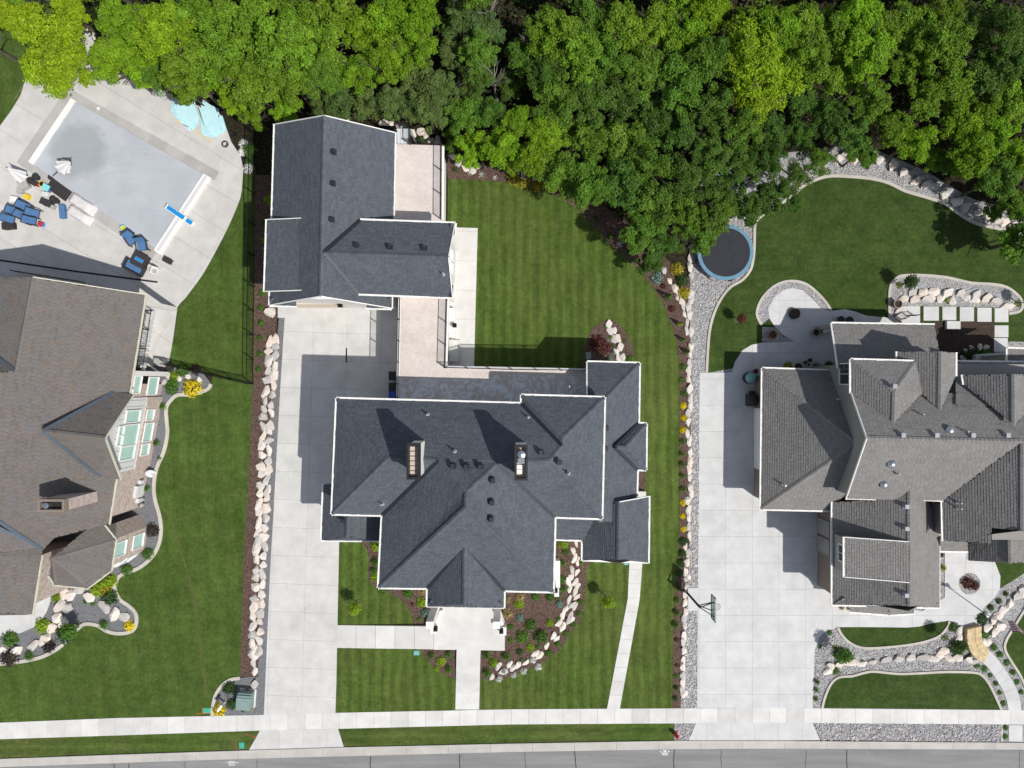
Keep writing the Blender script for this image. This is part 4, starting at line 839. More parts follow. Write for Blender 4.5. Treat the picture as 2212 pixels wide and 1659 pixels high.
for k in range(12): MB().prism(G([(747.6, 753 + k * 2.5), (749.8, 753 + k * 2.5), (749.8, 754.2 + k * 2.5), (747.6, 754.2 + k * 2.5)]), .06, .075).build('grate_bar', M['bronze'], dg)
# ---- brown-roofed house on the left
lh = thing('house', 'brown-shingled house with a tall stone chimney at the left edge', 'house', (*P(150, 900)[:2], 0))
LE = 5.5
kw = dict(pitch=.72, sh='shB', dk='deckB', gut='cream', val='flash_g', expo=.17, wd=(.25, .34))
V = dict(E1=(314, 636, LE), E2=(235, 1132, LE), RN=(71, 598.5, [('E1', 'E2')]), NW=(-150, 600, 6.0), RS=(34, 800, [('E1', 'E2')]), W1=(-170, 830, [('E1', 'E2')]), W2=(-170, 985, [('E1', 'E2')]), X=(117, 1162, [('E1', 'E2')]), NWr=(-170, 640, 6.2), ea=(280, 849.5, LE), eb=(251, 1033, LE), i2=(94, 931, [('E1', 'E2')]), Y=(94, 1187, 6.9), Y0=(-170, 1015, 11.6))

LW2 = roof(lh, V, [('E1', 'RN', 'RS', 'W1', 'W2', 'X', 'E2', 'eb', 'i2', 'ea'), ('RN', 'NW', 'NWr', 'RS'), ('RS', 'NWr', 'W1'), ('X', 'W2', 'Y0', 'Y')], eaves=[('E1', 'ea'), ('eb', 'E2')], ridges=[('RN', 'RS'), ('X', 'W2')], valleys=[('RS', 'NWr'), ('Y', 'Y0')], rakes=[('E1', 'RN')], **kw)
wE = [tuple(P(*p).xy) for p in ((222, 632, LE), (204, 812, LE), (288, 815, LE), (235, 1132, LE), (94, 1187, LE), (-150, 1187, LE), (-150, 600, LE))]
walls(lh, wE, {}, .5, 0, LE - .1, 'veneer')
b = MB(); e1 = LW2['E1']; rn = LW2['RN']; nw = LW2['NW']
b.add([(e1.x - 3.2, e1.y - .45, LE - .15), (rn.x, rn.y - .4, rn.z - .15), (nw.x, nw.y - .4, nw.z - .15), (nw.x, nw.y - .4, LE - .15)], [(0, 1, 2, 3)]); b.build('gable_wall', M['siding'], lh)
# south wing of that house
V = dict(a=(90, 1199, LE), b=(70, 1327, LE), c=(-170, 1332, LE), r1=(-60, 1200, 8.2), r2=(-70, 1322, 8.2), v=(-170, 1160, 9.5), q=(94, 1180, LE + .1))
SWL = roof(lh, V, [('a', 'b', 'r2', 'r1'), ('b', 'c', 'r2')], eaves=[('a', 'b')], ridges=[('r1', 'r2')], **kw)
V = dict(a=(94, 1184, 6.9), b=(-170, 1060, 11.2), c=(-170, 1230, 8.3), d=(-60, 1201, 8.25), e=(90, 1200, 5.6))
roof(lh, V, [('a', 'b', 'c', 'd', 'e')], valleys=[('a', 'b')], **kw)
walls(lh, [tuple(P(x, y, LE).xy) for x, y in ((90, 1190), (70, 1327), (-170, 1332), (-170, 1190))], {}, .5, 0, LE - .1, 'veneer')
# east gable with tall windows
V = dict(a=(290, 852, LE + .1), b=(262, 1036, LE + .1), i=(94, 931, 8.9), f=(228, 946, 8.7), av=(247, 847, 6.08), bv=(220, 1031, 5.95))
EG = roof(lh, V, [('av', 'a', 'f', 'i'), ('i', 'f', 'b', 'bv')], eaves=[], ridges=[('i', 'f')], valleys=[('av', 'i'), ('bv', 'i')], rakes=[('a', 'f'), ('b', 'f')], **kw)
A0, B0 = Vector((*g2(350, 857), 0)), Vector((*g2(323, 1006), 0)); uE = (B0 - A0).normalized(); nE = Vector((-uE.y, uE.x, 0)); nE = nE if nE.x > 0 else -nE
La = (B0 - A0).length
b = MB(); back = -nE * 3.0
apex = A0 + uE * ((EG['f'] - A0).dot(uE)); za = EG['f'].z - .2
b.add([A0, B0, B0 + Vector((0, 0, LE)), apex + Vector((0, 0, za)), A0 + Vector((0, 0, LE))], [(0, 1, 2, 3, 4)])
b.add([A0, A0 + Vector((0, 0, LE)), A0 + back + Vector((0, 0, LE)), A0 + back], [(0, 1, 2, 3)]); b.add([B0, B0 + Vector((0, 0, LE)), B0 + back + Vector((0, 0, LE)), B0 + back], [(0, 1, 2, 3)])
b.build('gable_wall', M['siding'], lh)
def onw(x, y):
    q = Vector((*g2(x, y), 0)); s_ = nE.dot(A0) / nE.dot(q); return Vector((q.x * s_, q.y * s_, H * (1 - s_)))
MB().prism([tuple((A0 + nE * d_ + uE * l).xy) for d_, l in ((.0, 0), (.06, 0), (.06, La), (.0, La))], 0, 2.3).build('stone_base', M['veneer'], lh)
for k in range(12):
    p = A0 + uE * (La * (k + .5) / 12) + nE * .02; MB().box((p.x, p.y, 4.3), (.05, .05, 3.2), rz=math.atan2(uE.y, uE.x)).build('batten', M['siding'], lh)
for (c1, c2) in (((1090, 230), (1190, 322)), ((1065, 355), (1165, 520)), ((1040, 545), (1140, 640)), ((1026, 365), (1054, 435)), ((1010, 450), (1042, 525)), ((1266, 222), (1312, 306)), ((1248, 340), (1292, 490)), ((1218, 522), (1268, 608))):
    p, q = onw(*t(0, 2, [c1])[0]), onw(*t(0, 2, [c2])[0]); wd = abs((q - p).dot(uE)); ht = abs(p.z - q.z)
    window(lh, (p + q) / 2 + nE * .05, uE, nE, wd, max(.3, ht), 'glass', mull=(1, 1))
# windows north of the gable on the long stone wall
w0, w1 = Vector(inset(wE, .5)[0]), None
iw = inset(wE, .5); best = max(range(len(iw)), key=lambda i: (Vector(iw[i]) - Vector(iw[(i + 1) % len(iw)])).length * (iw[i][0] + iw[(i + 1) % len(iw)][0] > -59.5)); pA, pB = Vector((*iw[best], 0)), Vector((*iw[(best + 1) % len(iw)], 0))
uW = (pB - pA).normalized(); nW = Vector((-uW.y, uW.x, 0)); nW = nW if nW.x > 0 else -nW
def onw2(x, y):
    q = Vector((*g2(x, y), 0)); s_ = nW.dot(pA) / nW.dot(q); return Vector((q.x * s_, q.y * s_, H * (1 - s_)))
for (c1, c2) in (((1165, -70), (1200, 80)), ((1290, -60), (1345, 90))):
    p, q = onw2(*t(0, 2, [c1])[0]), onw2(*t(0, 2, [c2])[0]); window(lh, (p + q) / 2, uW, nW, abs((q - p).dot(uW)), max(.5, abs(p.z - q.z)), 'glass')
for (x, y) in ((309, 645), (293, 800)):
    p = P(x, y, LE); MB().box((p.x - .3, p.y - .2, LE / 2), (.35, .35, LE)).build('porch_post', M['stucco'], lh)
# octagonal bay
by = [(214, 1121), (250, 1166), (240, 1232), (189, 1270), (120, 1263), (107, 1244)]
V = {('c%d' % i): (x, y, LE) for i, (x, y) in enumerate(by)}; V['ap'] = (112, 1206, 7.6)
BY = roof(lh, V, [('c%d' % i, 'c%d' % (i + 1), 'ap') for i in range(5)], eaves=[('c%d' % i, 'c%d' % (i + 1)) for i in range(5)], ridges=[('c%d' % i, 'ap') for i in range(1, 5)], **kw)
bpoly = [tuple(BY['c%d' % i].xy) for i in range(6)]; bi = inset(bpoly, .45); MB().prism(bi, 0, LE - .1).build('bay_wall', M['veneer'], lh)
ctr = Vector((sum(p[0] for p in bi) / 6, sum(p[1] for p in bi) / 6, 0))
for i in range(len(bi)):
    a, c = Vector((*bi[i], 0)), Vector((*bi[(i + 1) % 6], 0)); m_ = (a + c) / 2; u = (c - a).normalized(); n = Vector((u.y, -u.x, 0)); n = n if n.dot(m_ - ctr) > 0 else -n
    if n.x < -.3 or (c - a).length < 1.3: continue
    for zz, hh in ((1.3, 1.5), (3.9, 1.6)): window(lh, m_ + Vector((0, 0, zz)), u, n, min(1.2, (c - a).length * .6), hh, 'glass')
# chimney
p0 = P(88, 1079, 9.7); p1 = P(142, 1103, 9.7)
cm = MB().add([(p0.x if a < 0 else p1.x, p0.y if c > 0 else p1.y, z) for z in (4.5, 9.5) for a, c in ((-1, -1), (1, -1), (1, 1), (-1, 1))], [(3, 2, 1, 0), (4, 5, 6, 7), (0, 1, 5, 4), (1, 2, 6, 5), (2, 3, 7, 6), (3, 0, 4, 7)]).build('chimney', M['veneer'], lh); cm['label'] = 'tall stone chimney with an open dark cap'
cx_, cy_ = (p0.x + p1.x) / 2, (p0.y + p1.y) / 2; lx, ly = abs(p1.x - p0.x) + .1, abs(p1.y - p0.y) + .1; m_ = MB()
for s_ in (-1, 1): m_.box((cx_ + s_ * (lx - .15) / 2, cy_, 9.7), (.15, ly, .5)); m_.box((cx_, cy_ + s_ * (ly - .15) / 2, 9.7), (lx - .3, .15, .5))
m_.build('chimney_cap', M['brownw'], cm); MB().box((cx_, cy_, 9.55), (lx - .4, ly - .4, .1)).build('flue_floor', M['darkin'], cm)
MB().lathe((cx_ - .35, cy_, 9.6), [(.16, 0), (.16, .3), (.22, .33), (.2, .38), (.02, .42)], 16).build('flue_pipe', M['steel'], cm)
# wall-side fittings
ds = thing('satellite_dish', 'oval satellite dish on the stone wall of the left house', 'satellite dish', tuple(onw2(*t(0, 2, [(1290, 740)])[0])))
dp = onw2(*t(0, 2, [(1265, 762)])[0]) + nW * .35; b = MB(); n_d = Vector((.45, -.6, .66)).normalized(); qd = n_d.to_track_quat('Z', 'Y').to_matrix()
vs = [dp + qd @ Vector((r_ * math.cos(a_) * .36, r_ * math.sin(a_) * .46, .1 * r_ * r_)) for r_ in (.05, .5, 1) for a_ in [2 * math.pi * k / 16 for k in range(16)]]
b.add(vs, [(k * 16 + i, k * 16 + (i + 1) % 16, (k + 1) * 16 + (i + 1) % 16, (k + 1) * 16 + i) for k in range(2) for i in range(16)] + [tuple(range(15, -1, -1))]); b.build('dish', M['siding'], ds, True)
MB().bar(dp - nW * .35, dp, .05).build('arm', M['siding'], ds); MB().bar(dp, dp + n_d * .45 + Vector((.1, 0, -.15)), .035).build('feed_arm', M['siding'], ds)
for (x, y, sx, sz, nm, lb) in ((1185, 925, .95, 1.1, 'electric_cabinet', 'large pale electric cabinet on the stone wall'), (1207, 845, .3, .5, 'utility_box', 'small pale meter box beside the electric cabinet'), (1180, 1005, .35, .35, 'utility_box', 'small pale box below the electric cabinet')):
    p = onw2(*t(0, 2, [(x, y)])[0]); r = thing(nm, lb, 'meter box', tuple(p)); rot = Matrix((uW, nW, Vector((0, 0, 1)))).transposed()
    MB().box(p + nW * .12, (sx, .22, sz), rot=rot).build('case', M['siding'], r); MB().box(p + nW * .24, (sx * .86, .02, sz * .86), rot=rot).build('door', M['siding'], r)
gm = thing('gas_meter', 'dark gas meter pipes at the foot of the stone wall', 'gas meter', (*g2(305, 1085), 0))
for k, (x, y) in enumerate(((306, 1079), (305, 1091))):
    p = P(x, y, .5); MB().lathe((p.x, p.y, .25), [(.13, 0), (.17, .1), (.17, .35), (.1, .45)], 12).build('meter_body', M['pipe'], gm); MB().bar((p.x, p.y, 0), (p.x, p.y, .9), .06).build('riser_pipe', M['black'], gm)
# sunken stair beside the left house
stw = thing('stairwell', 'grey stair flight along the left house wall', 'stairs', (*P(320, 720)[:2], 0))
for k in range(12):
    y = 672 + k * 10; a_ = P(317 - (y - 672) * .16, y, .6)
    MB().box((a_.x, a_.y - .18, .2 + k * .07), (.85, .34, .4 + k * .14), rz=R(9)).build('tread', M['rdrive'], stw)
railing('stair_railing', 'dark railing along the stair of the left house', 'railing', [P3(328, 672, .5), P3(310, 795, 1.6)], 1.0, 'black', 1.7, .16)
MB().prism(G([(329, 680), (333, 680), (318, 795), (313, 795)]), 0, .9).build('stair_wall', M['stucco'], stw)
pb = railing('back_railing', 'dark balcony railing behind the brown roof', 'railing', [P3(42, 588, 2.8), P3(184, 611, 2.8)], 1.0, 'bronze', 1.9, .2)
MB().prism([tuple(P(x, y, 2.8).xy) for x, y in ((42, 588), (184, 610), (184, 650), (42, 630))], 2.55, 2.75).build('balcony_floor', M['pooldeck'], lh)

# ---- grey-roofed house on the right
rh = thing('house', 'grey-shingled house with many gables on the right', 'house', (*P(1900, 1000)[:2], 0))
kw = dict(pitch=.70, sh='shC', dk='deckC', gut='white', val='ventC', expo=.17, wd=(.26, .34))
Z1 = 3.1
V = dict(a=(1647, 796, Z1), b=(1643.5, 1099.5, Z1), c=(1798, 1103, Z1), ap=(1852, 957, 7.0), d=(1806, 801, Z1), d2=(1820, 850, 4.4), c2=(1830, 1062, 4.3))
AW = roof(rh, V, [('a', 'ap', 'b'), ('b', 'ap', 'c2', 'c'), ('a', 'd', 'd2', 'ap')], eaves=[('a', 'b'), ('b', 'c'), ('a', 'd')], ridges=[('a', 'ap'), ('b', 'ap')], **kw)
walls(rh, [tuple(P(1647, 796, Z1).xy), tuple(P(1643.5, 1099.5, Z1).xy), tuple(P(1830, 1103, Z1).xy), tuple(P(1830, 796, Z1).xy)], {}, .5, 0, Z1 - .08, 'brownw')
# main block
ME = 6.1
V = dict(s1=(1827, 1077, ME), s2=(1990, 1080, ME), ap=(1871.5, 946, 9.2), e=(2208, 953, 9.2), n1=(1838, 849, 6.9), q=(2034, 1082, ME), ee=(2300, 955, 9.2), n2=(2290, 850, 6.9))
V['s2'] = (2036, 1081, ME); 
MW = roof(rh, V, [('s1', 's2', 'e', 'ap'), ('ap', 'e', 'ee', 'n2', 'n1')], eaves=[], ridges=[('ap', 'e')], rakes=[('n1', 'ap'), ('s1', 'ap')], **kw)
roof(rh, dict(a=(1827, 1077, ME), b=(1890, 1078.5, ME)), [], eaves=[('a', 'b')], **kw); roof(rh, dict(a=(1996, 1080, ME), b=(2036, 1082, ME)), [], eaves=[('a', 'b')], **kw)
wx = MW['ap'].x + .25; yS, yN = MW['s1'].y, MW['n1'].y
gy0, gy1 = yS + .3, P(1838, 777, 6.9).y - .3
MB().prism([(wx, gy0), (wx, gy1), (P(2290, 0, 6).x, gy1), (P(2290, 0, 6).x, gy0)], 0, ME - .1).build('wall', M['taupe'], rh)
MB().add([(wx - .004, gy0, ME - .5), (wx - .004, gy1, ME - .5), (wx - .004, gy1, 6.8), (wx - .004, yN, 6.8), (wx - .004, MW['ap'].y, 9.05), (wx - .004, gy0, ME - .05)], [(0, 1, 2, 3, 4, 5)]).build('gable_wall', M['taupe'], rh)
# north-west hip
V = dict(a=(1838, 777, 6.9), b=(1978, 781, 6.9), h=(1932, 846, [('a', 'b'), ('a', 'a2')]), k=(1930, 914, [('a', 'a2')]), a2=(1838, 849, 6.9), b2=(1988, 800, 6.9), b3=(1992, 850, 7.3))
NW_ = roof(rh, V, [('a', 'b', 'h'), ('a', 'h', 'k', 'a2'), ('b', 'b3', 'k', 'h')], eaves=[('a', 'b'), ('a', 'a2')], ridges=[('a', 'h'), ('h', 'k'), ('b', 'h')], **kw)
window(rh, Vector((wx, P(0, 808, 5).y, 5.6)), Vector((0, 1, 0)), Vector((-1, 0, 0)), 1.5, 1.5, 'dglass', mull=(2, 1))
# north middle gable
V = dict(a=(1938, 760, 6.3), b=(1938, 800, 6.3), r1=(2032, 759, [('a', 'b')]), r2=(2030, 888, [('a', 'b')]), c=(2064, 762, 6.9), d=(2064, 812, 6.9), a2=(1985, 845, [('a', 'b')]))
NM = roof(rh, V, [('a', 'b', 'a2', 'r2', 'r1'), ('r1', 'r2', 'd', 'c')], eaves=[('a', 'b'), ('c', 'd')], ridges=[('r1', 'r2')], **kw)
MB().prism(inset([tuple(P(x, y, 6.2).xy) for x, y in ((1938, 760), (2064, 762), (2064, 830), (1938, 830))], .3), 0, 6.2).build('wall', M['taupe'], rh)
V = dict(a=(2064, 781, 5.2), b=(2290, 784, 5.2), c=(2290, 880, 7.7), d=(2064, 876, 7.7)); roof(rh, V, [('a', 'b', 'c', 'd')], eaves=[('a', 'b')], **kw)
V = dict(a=(2079, 810, 6.9), r1=(2190, 808, 8.9), r2=(2190, 917, 8.9), b=(2082, 830, 6.9), c=(2300, 812, 6.9)); roof(rh, V, [('a', 'b', 'r2', 'r1'), ('r1', 'r2', 'c')], eaves=[('a', 'b')], ridges=[('r1', 'r2')], **kw)
V = dict(a=(2176, 753, 4.2), b=(2260, 755, 4.2), c=(2260, 790, 5.4), d=(2176, 785, 4.2)); roof(rh, V, [('a', 'b', 'c', 'd')], eaves=[('a', 'b'), ('a', 'd')], **kw)
MB().prism(inset([tuple(P(x, y, 5).xy) for x, y in ((2064, 783), (2290, 785), (2290, 880), (2064, 880))], .3), 0, 5.1).build('wall', M['taupe'], rh)
MB().prism(inset([tuple(P(x, y, 4).xy) for x, y in ((2178, 756), (2290, 757), (2290, 800), (2178, 800))], .3), 0, 4.1).build('wall', M['taupe'], rh)
# low patio roof
V = dict(a=(1796.5, 698.5, 3.3), b=(2018, 702, 3.3), c=(2030, 765, 4.4), d=(1811, 795, 5.0)); PR = roof(rh, V, [('a', 'b', 'c', 'd')], eaves=[('a', 'b'), ('a', 'd')], **kw)
for (x, y) in ((1803, 703), (2012, 706)): p = P(x, y, 3.2); MB().box((p.x, p.y, 1.6), (.3, .3, 3.2)).build('patio_post', M['taupe'], rh)
# right wing with ridge at the frame edge
V = dict(a=(2035, 1083, 5.9), b=(2037, 1168, 5.9), e=(2209, 953, [('a', 'b')]), f=(2209, 1147, [('a', 'b')]), k=(2143, 1174, [('a', 'b')]), k2=(2142, 1140, [('a', 'b')]), g=(2330, 1083, 5.9), h=(2330, 1170, 5.9))
RW_ = roof(rh, V, [('a', 'e', 'f', 'k2', 'k', 'b'), ('e', 'g', 'h', 'f')], eaves=[('a', 'b')], ridges=[('e', 'f')], **{**kw, 'pitch': .85})
MB().prism(inset([tuple(P(x, y, 5.9).xy) for x, y in ((2035, 1083), (2037, 1170), (2300, 1172), (2300, 1083))], .35), 0, 5.8).build('wall', M['taupe'], rh)
MB().add([P(2045, 1166, 5.9), P(2209, 1146, 9.1), P(2330, 1166, 5.9)], [(0, 1, 2)]).build('gable_wall', M['taupe'], rh)
# entry roofs at the lower right
V = dict(a=(2030, 1190, 3.4), b=(2091, 1191, 3.4), c=(2091, 1168, 4.2), d=(2030, 1165, 4.2)); roof(rh, V, [('a', 'b', 'c', 'd')], eaves=[('a', 'b')], **kw)
V = dict(a=(2091, 1191, 3.4), b=(2091, 1211, 3.4), r1=(2181, 1150, 5.6), r2=(2183, 1216, 5.6), c=(2290, 1150, 3.4), d=(2290, 1215, 3.4), a0=(2091, 1176, 3.4)); ER = roof(rh, V, [('a0', 'b', 'r2', 'r1'), ('r1', 'r2', 'd', 'c')], eaves=[('a', 'b')], ridges=[('r1', 'r2')], **kw)
V = dict(a=(2143, 1150, 6.0), b=(2174, 1149, 6.0), c=(2174, 1140, 6.3), d=(2143, 1139, 6.6), e=(2174, 1170, 5.6), f=(2153, 1171, 5.6)); 
MB().prism(inset([tuple(P(x, y, 3.4).xy) for x, y in ((2091, 1170), (2091, 1211), (2290, 1213), (2290, 1170))], .4), 0, 3.3).build('wall', M['taupe'], rh)
# south wing
S1 = 3.7
V = dict(a=(1798, 1084.5, S1), b=(1798, 1306, S1), r1=(1964.5, 1026, [('a', 'b')]), r2=(1964.5, 1309, [('a', 'b')]), v=(1893, 1080, [('a', 'b')]), c=(2029, 1154, S1), d=(2029, 1312, S1), vv=(2003, 1083, [('c', 'd')]), c0=(2029, 1120, S1))
SO = roof(rh, V, [('a', 'v', 'r1', 'r2', 'b'), ('r1', 'vv', 'c0', 'd', 'r2')], eaves=[('a', 'b'), ('c', 'd'), ], ridges=[('r1', 'r2')], **kw)
walls(rh, [tuple(P(x, y, S1).xy) for x, y in ((1798, 1084), (1798, 1306), (2029, 1312), (2029, 1090))], {}, .45, 0, S1 - .08, 'brownw')
MB().add([(SO['b'].x + .4, SO['b'].y + .4, S1 - .1), (SO['d'].x - .4, SO['b'].y + .4, S1 - .1), (SO['r2'].x, SO['b'].y + .4, SO['r2'].z - .15)], [(0, 1, 2)]).build('gable_wall', M['taupe'], rh)
V = dict(a=(1824, 1160, 5.75), b=(1824, 1246, 5.75), c=(1964, 1258, SO['r2'].z + .02), d=(1964, 1170, SO['r2'].z + .02)); DR = roof(rh, V, [('a', 'b', 'c', 'd')], eaves=[('a', 'b')], rakes=[('a', 'd'), ('b', 'c')], **kw)
b = MB(); pl = inset([tuple(DR[k].xy) for k in 'abcd'], .18); b.prism(pl, 3.6, lambda x, y: 5.62 + (x - DR['a'].x) * (DR['d'].z - 5.75) / (DR['d'].x - DR['a'].x)); b.build('dormer_wall', M['taupe'], rh)
window(rh, Vector((DR['a'].x + .17, P(0, 1195, 5).y, 5.05)), Vector((0, 1, 0)), Vector((-1, 0, 0)), 1.2, .95, 'dglass', mull=(2, 1))
V = dict(a=(1798, 1306, S1 + .03), b=(1870, 1307.5, S1 + .03), c=(1866, 1296, S1 + .5), d=(1824, 1291, S1 + .6)); roof(rh, V, [('a', 'b', 'c', 'd')], eaves=[('a', 'b')], **kw)
V = dict(a=(1835, 1321, 2.7), b=(1920, 1328, 2.7), e=(1974, 1325, 2.7), c=(1974, 1312, 3.3), d=(1835, 1306, 3.3), m=(1920, 1311, 3.5)); FR = roof(rh, V, [('a', 'b', 'm', 'd'), ('b', 'e', 'c', 'm')], eaves=[('a', 'b'), ('b', 'e')], **kw)
V = dict(a=(1980, 1311, S1 + .02), b=(2029, 1312.5, S1 + .02), c=(2026, 1303, S1 + .4), d=(1980, 1303, S1 + .4)); roof(rh, V, [('a', 'b', 'c', 'd')], eaves=[('a', 'b')], **kw)
gd_x = P(1798, 1200, S1).x + .45
for yy in (1140, 1180): 
    p = P(1770, yy, 1.5); dr_ = MB().box((gd_x - .03, p.y, 1.25), (.1, 1.2, 2.2)).build('door', M['taupe'], rh); MB().box((gd_x - .09, p.y + .4, 1.15), (.06, .06, .12)).build('door_handle', M['steel'], dr_)
ax = P(1647, 900, Z1).x + .5
gdoor = MB().box((ax - .03, P(0, 950, 1.4).y, 1.25), (.1, 4.9, 2.4)).build('garage_door', M['white'], rh)
for k in range(4): MB().box((ax - .09, P(0, 950, 1.4).y, .35 + k * .6), (.04, 4.7, .52)).build('door_panel', M['white'], gdoor)
def rv(i, j, x, y, WW, kk, mat='ventC', kind='box'):
    q, n = on_plane(WW, *kk, *t(i, j, [(x, y)])[0]); return vent(rh, q, n, mat, kind=kind)
NP = ('ap', 'e', 'n1'); SP = ('s1', 's2', 'ap')
for x in (1152, 1440, 1752, 2053): rv(3, 2, x, 445, MW, NP)
for (x, y) in ((1188, 1055), (1188, 1245)): rv(3, 2, x, y, SO, ('a', 'b', 'r1'))
rv(3, 3, 1185, 160, SO, ('a', 'b', 'r1')); rv(3, 2, 1082, 20, NW_, ('a', 'h', 'k'))
for (x, y, k) in ((1310, 260, NP), (1690, 408, NP), (1100, 772, SP)): rv(3, 2, x, y, MW, k, 'pipe', 'pipe')
for (x, y) in ((1635, 1022), (1635, 1070)): rv(3, 2, x, y, RW_, ('a', 'e', 'b'), 'pipe', 'pipe')
for (x, y, k) in ((1565, 400, NP), (1062, 688, SP), (998, 865, SP)): rv(3, 2, x, y, MW, k, kind='dome')
rv(3, 2, 602, 135, AW, ('a', 'd', 'ap'), 'pipe', 'pipe'); rv(3, 2, 130, 870, AW, ('a', 'ap', 'b'), 'steel', 'pipe')
# ------------------------------------------------------------------ boulders
def hull_mesh(name, seed, n=18, flat=.75, mat='rock'):
    rs = np.random.RandomState(seed); b = bmesh.new()
    p = rs.normal(size=(n, 3)); p /= np.linalg.norm(p, axis=1)[:, None]; p *= rs.uniform(.8, 1.1, (n, 1)); p[:, 2] = np.clip(p[:, 2], -1, .55 + .12 * p[:, 0]) * flat; p[:, 0] *= 1.1
    for q in p: b.verts.new(q)
    r = bmesh.ops.convex_hull(b, input=b.verts)
    bmesh.ops.delete(b, geom=[v for v in b.verts if not v.link_faces], context='VERTS')
    bmesh.ops.bevel(b, geom=list(b.edges), offset=.06, segments=1, affect='EDGES') if False else None
    me = bpy.data.meshes.new(name); b.to_mesh(me); b.free(); me.materials.append(M[mat]); return me
ROCKS = [hull_mesh('boulder', 100 + k, 15 + k, .7) for k in range(10)]
def boulder_wall(label, pts, name='boulder_wall', hz=.45):
    """pts: (x, y, length m, width m, angle deg)"""
    r = thing(name, label, 'boulder wall', (*g2(*pts[0][:2]), 0))
    for k, q in enumerate(pts):
        x, y = q[0], q[1]; L = q[2] if len(q) > 2 else random.uniform(.7, 1.0); Wd = q[3] if len(q) > 3 else L * random.uniform(.55, .8); an = q[4] if len(q) > 4 else random.uniform(0, 360)
        o = bpy.data.objects.new('boulder', ROCKS[random.randrange(10)]); COL.objects.link(o); o.parent = r
        h = min(L, Wd) * random.uniform(.42, .7)
        p = P(x, y, h * .5); o.location = Vector((p.x, p.y, h * .28)) - r.location; o.scale = (L / 2 / 1.0, Wd / 2 / .92, h); o.rotation_euler = (random.uniform(-.15, .15), random.uniform(-.15, .15), R(an))
    return r
def path_rocks(path, n, off=(0,), L=(.6, 1.0), Wd=(.5, .75), dirj=25):
    out = []; seg = [math.dist(path[i], path[i + 1]) for i in range(len(path) - 1)]; tot = sum(seg)
    for oi, of in enumerate(off):
        for k in range(n):
            s_ = (k + .5 + (oi % 2) * .5 + random.uniform(-.15, .15)) / n * tot; i = 0
            while i < len(seg) - 1 and s_ > seg[i]: s_ -= seg[i]; i += 1
            a, b = path[i], path[i + 1]; f = min(1, s_ / seg[i]); x = a[0] + (b[0] - a[0]) * f; y = a[1] + (b[1] - a[1]) * f
            dx, dy = (b[0] - a[0]) / seg[i], (b[1] - a[1]) / seg[i]
            out.append((x - dy * of + random.uniform(-1, 1), y + dx * of + random.uniform(-1, 1), random.uniform(*L), random.uniform(*Wd), -math.degrees(math.atan2(dy, dx)) + random.uniform(-dirj, dirj)))
    return out
bl = [(585, 676), (588, 720), (586, 800), (579, 860), (573, 960), (569, 1060), (564, 1150), (559, 1250), (554, 1350), (551, 1415)]
boulder_wall('double row of pale boulders along the long driveway', [(582, 674, 1.0, .85, 10)] + path_rocks(bl[1:], 34, (-7.4, 7.2), (.62, 1.3), (.5, .86)) + [(549, 1400, .8, .5, 90), (547, 1432, .8, .5, 90), (550, 1450, .75, .45, 90), (549, 1479, .95, .6, 80), (551, 1418, .7, .5, 80)])
sr = t(2, 1, [(1550, 500), (1540, 570), (1540, 650), (1550, 720), (1545, 880), (1550, 930), (1525, 1000), (1535, 1060), (1515, 1130), (1510, 1200), (1548, 1200), (1545, 1330), (1540, 1400), (1535, 1480), (1525, 1540), (1530, 1620)]) + t(2, 2, [(1535, 40), (1545, 130), (1545, 190), (1525, 250), (1525, 330), (1520, 440), (1535, 500), (1540, 590), (1540, 670), (1530, 740), (1535, 810), (1540, 900), (1550, 950), (1520, 1010), (1530, 1090), (1530, 1160), (1525, 1240), (1535, 1320), (1500, 1410), (1520, 1470), (1510, 1540), (1500, 1620)]) + t(2, 3, [(1515, 20), (1510, 90), (1495, 170), (1495, 235), (1500, 310), (1490, 375), (1490, 430), (1490, 520), (1480, 580), (1485, 650), (1482, 730), (1475, 790), (1475, 860), (1478, 920), (1475, 965), (1490, 1020)])
boulder_wall('long line of pale boulders beside the right gravel strip', [(x, y, random.uniform(.7, 1.05), random.uniform(.38, .55), 90 + random.uniform(-12, 12)) for x, y in sr])
boulder_wall('short chain of boulders in the mulch by the wood', [(*p, random.uniform(.6, .85), random.uniform(.4, .55), random.uniform(100, 130)) for p in t(2, 1, [(1315, 680), (1362, 765), (1412, 835), (1440, 905), (1465, 945), (1480, 990), (1495, 1060)])])
boulder_wall('boulders in the rounded island bed', [(*p, random.uniform(.65, .9), random.uniform(.4, .6), random.uniform(80, 130)) for p in t(2, 1, [(835, 1140), (885, 1200), (850, 1205), (885, 1275), (917, 1265), (935, 1335), (900, 1370), (925, 1435), (955, 1425)])])
fr = t(2, 2, [(555, 1375), (525, 1440), (540, 1510), (570, 1540), (520, 1610), (560, 1630)]) + t(2, 3, [(510, 8), (490, 50), (545, 55), (565, 90), (500, 120), (545, 145), (560, 180), (495, 205), (520, 250), (545, 265), (465, 285), (440, 340), (505, 340), (490, 385), (520, 370), (405, 405), (440, 440), (360, 515), (385, 540), (300, 610), (205, 672), (240, 690), (125, 745), (50, 775), (10, 800)]) + t(1, 3, [(2190, 770), (2095, 780), (2140, 830), (2040, 870)])
boulder_wall('curved double line of white boulders in the front bed', [(*p, random.uniform(.65, .95), random.uniform(.36, .52), 90 - (p[1] - 1200) * .18 + random.uniform(-25, 25)) for p in fr])
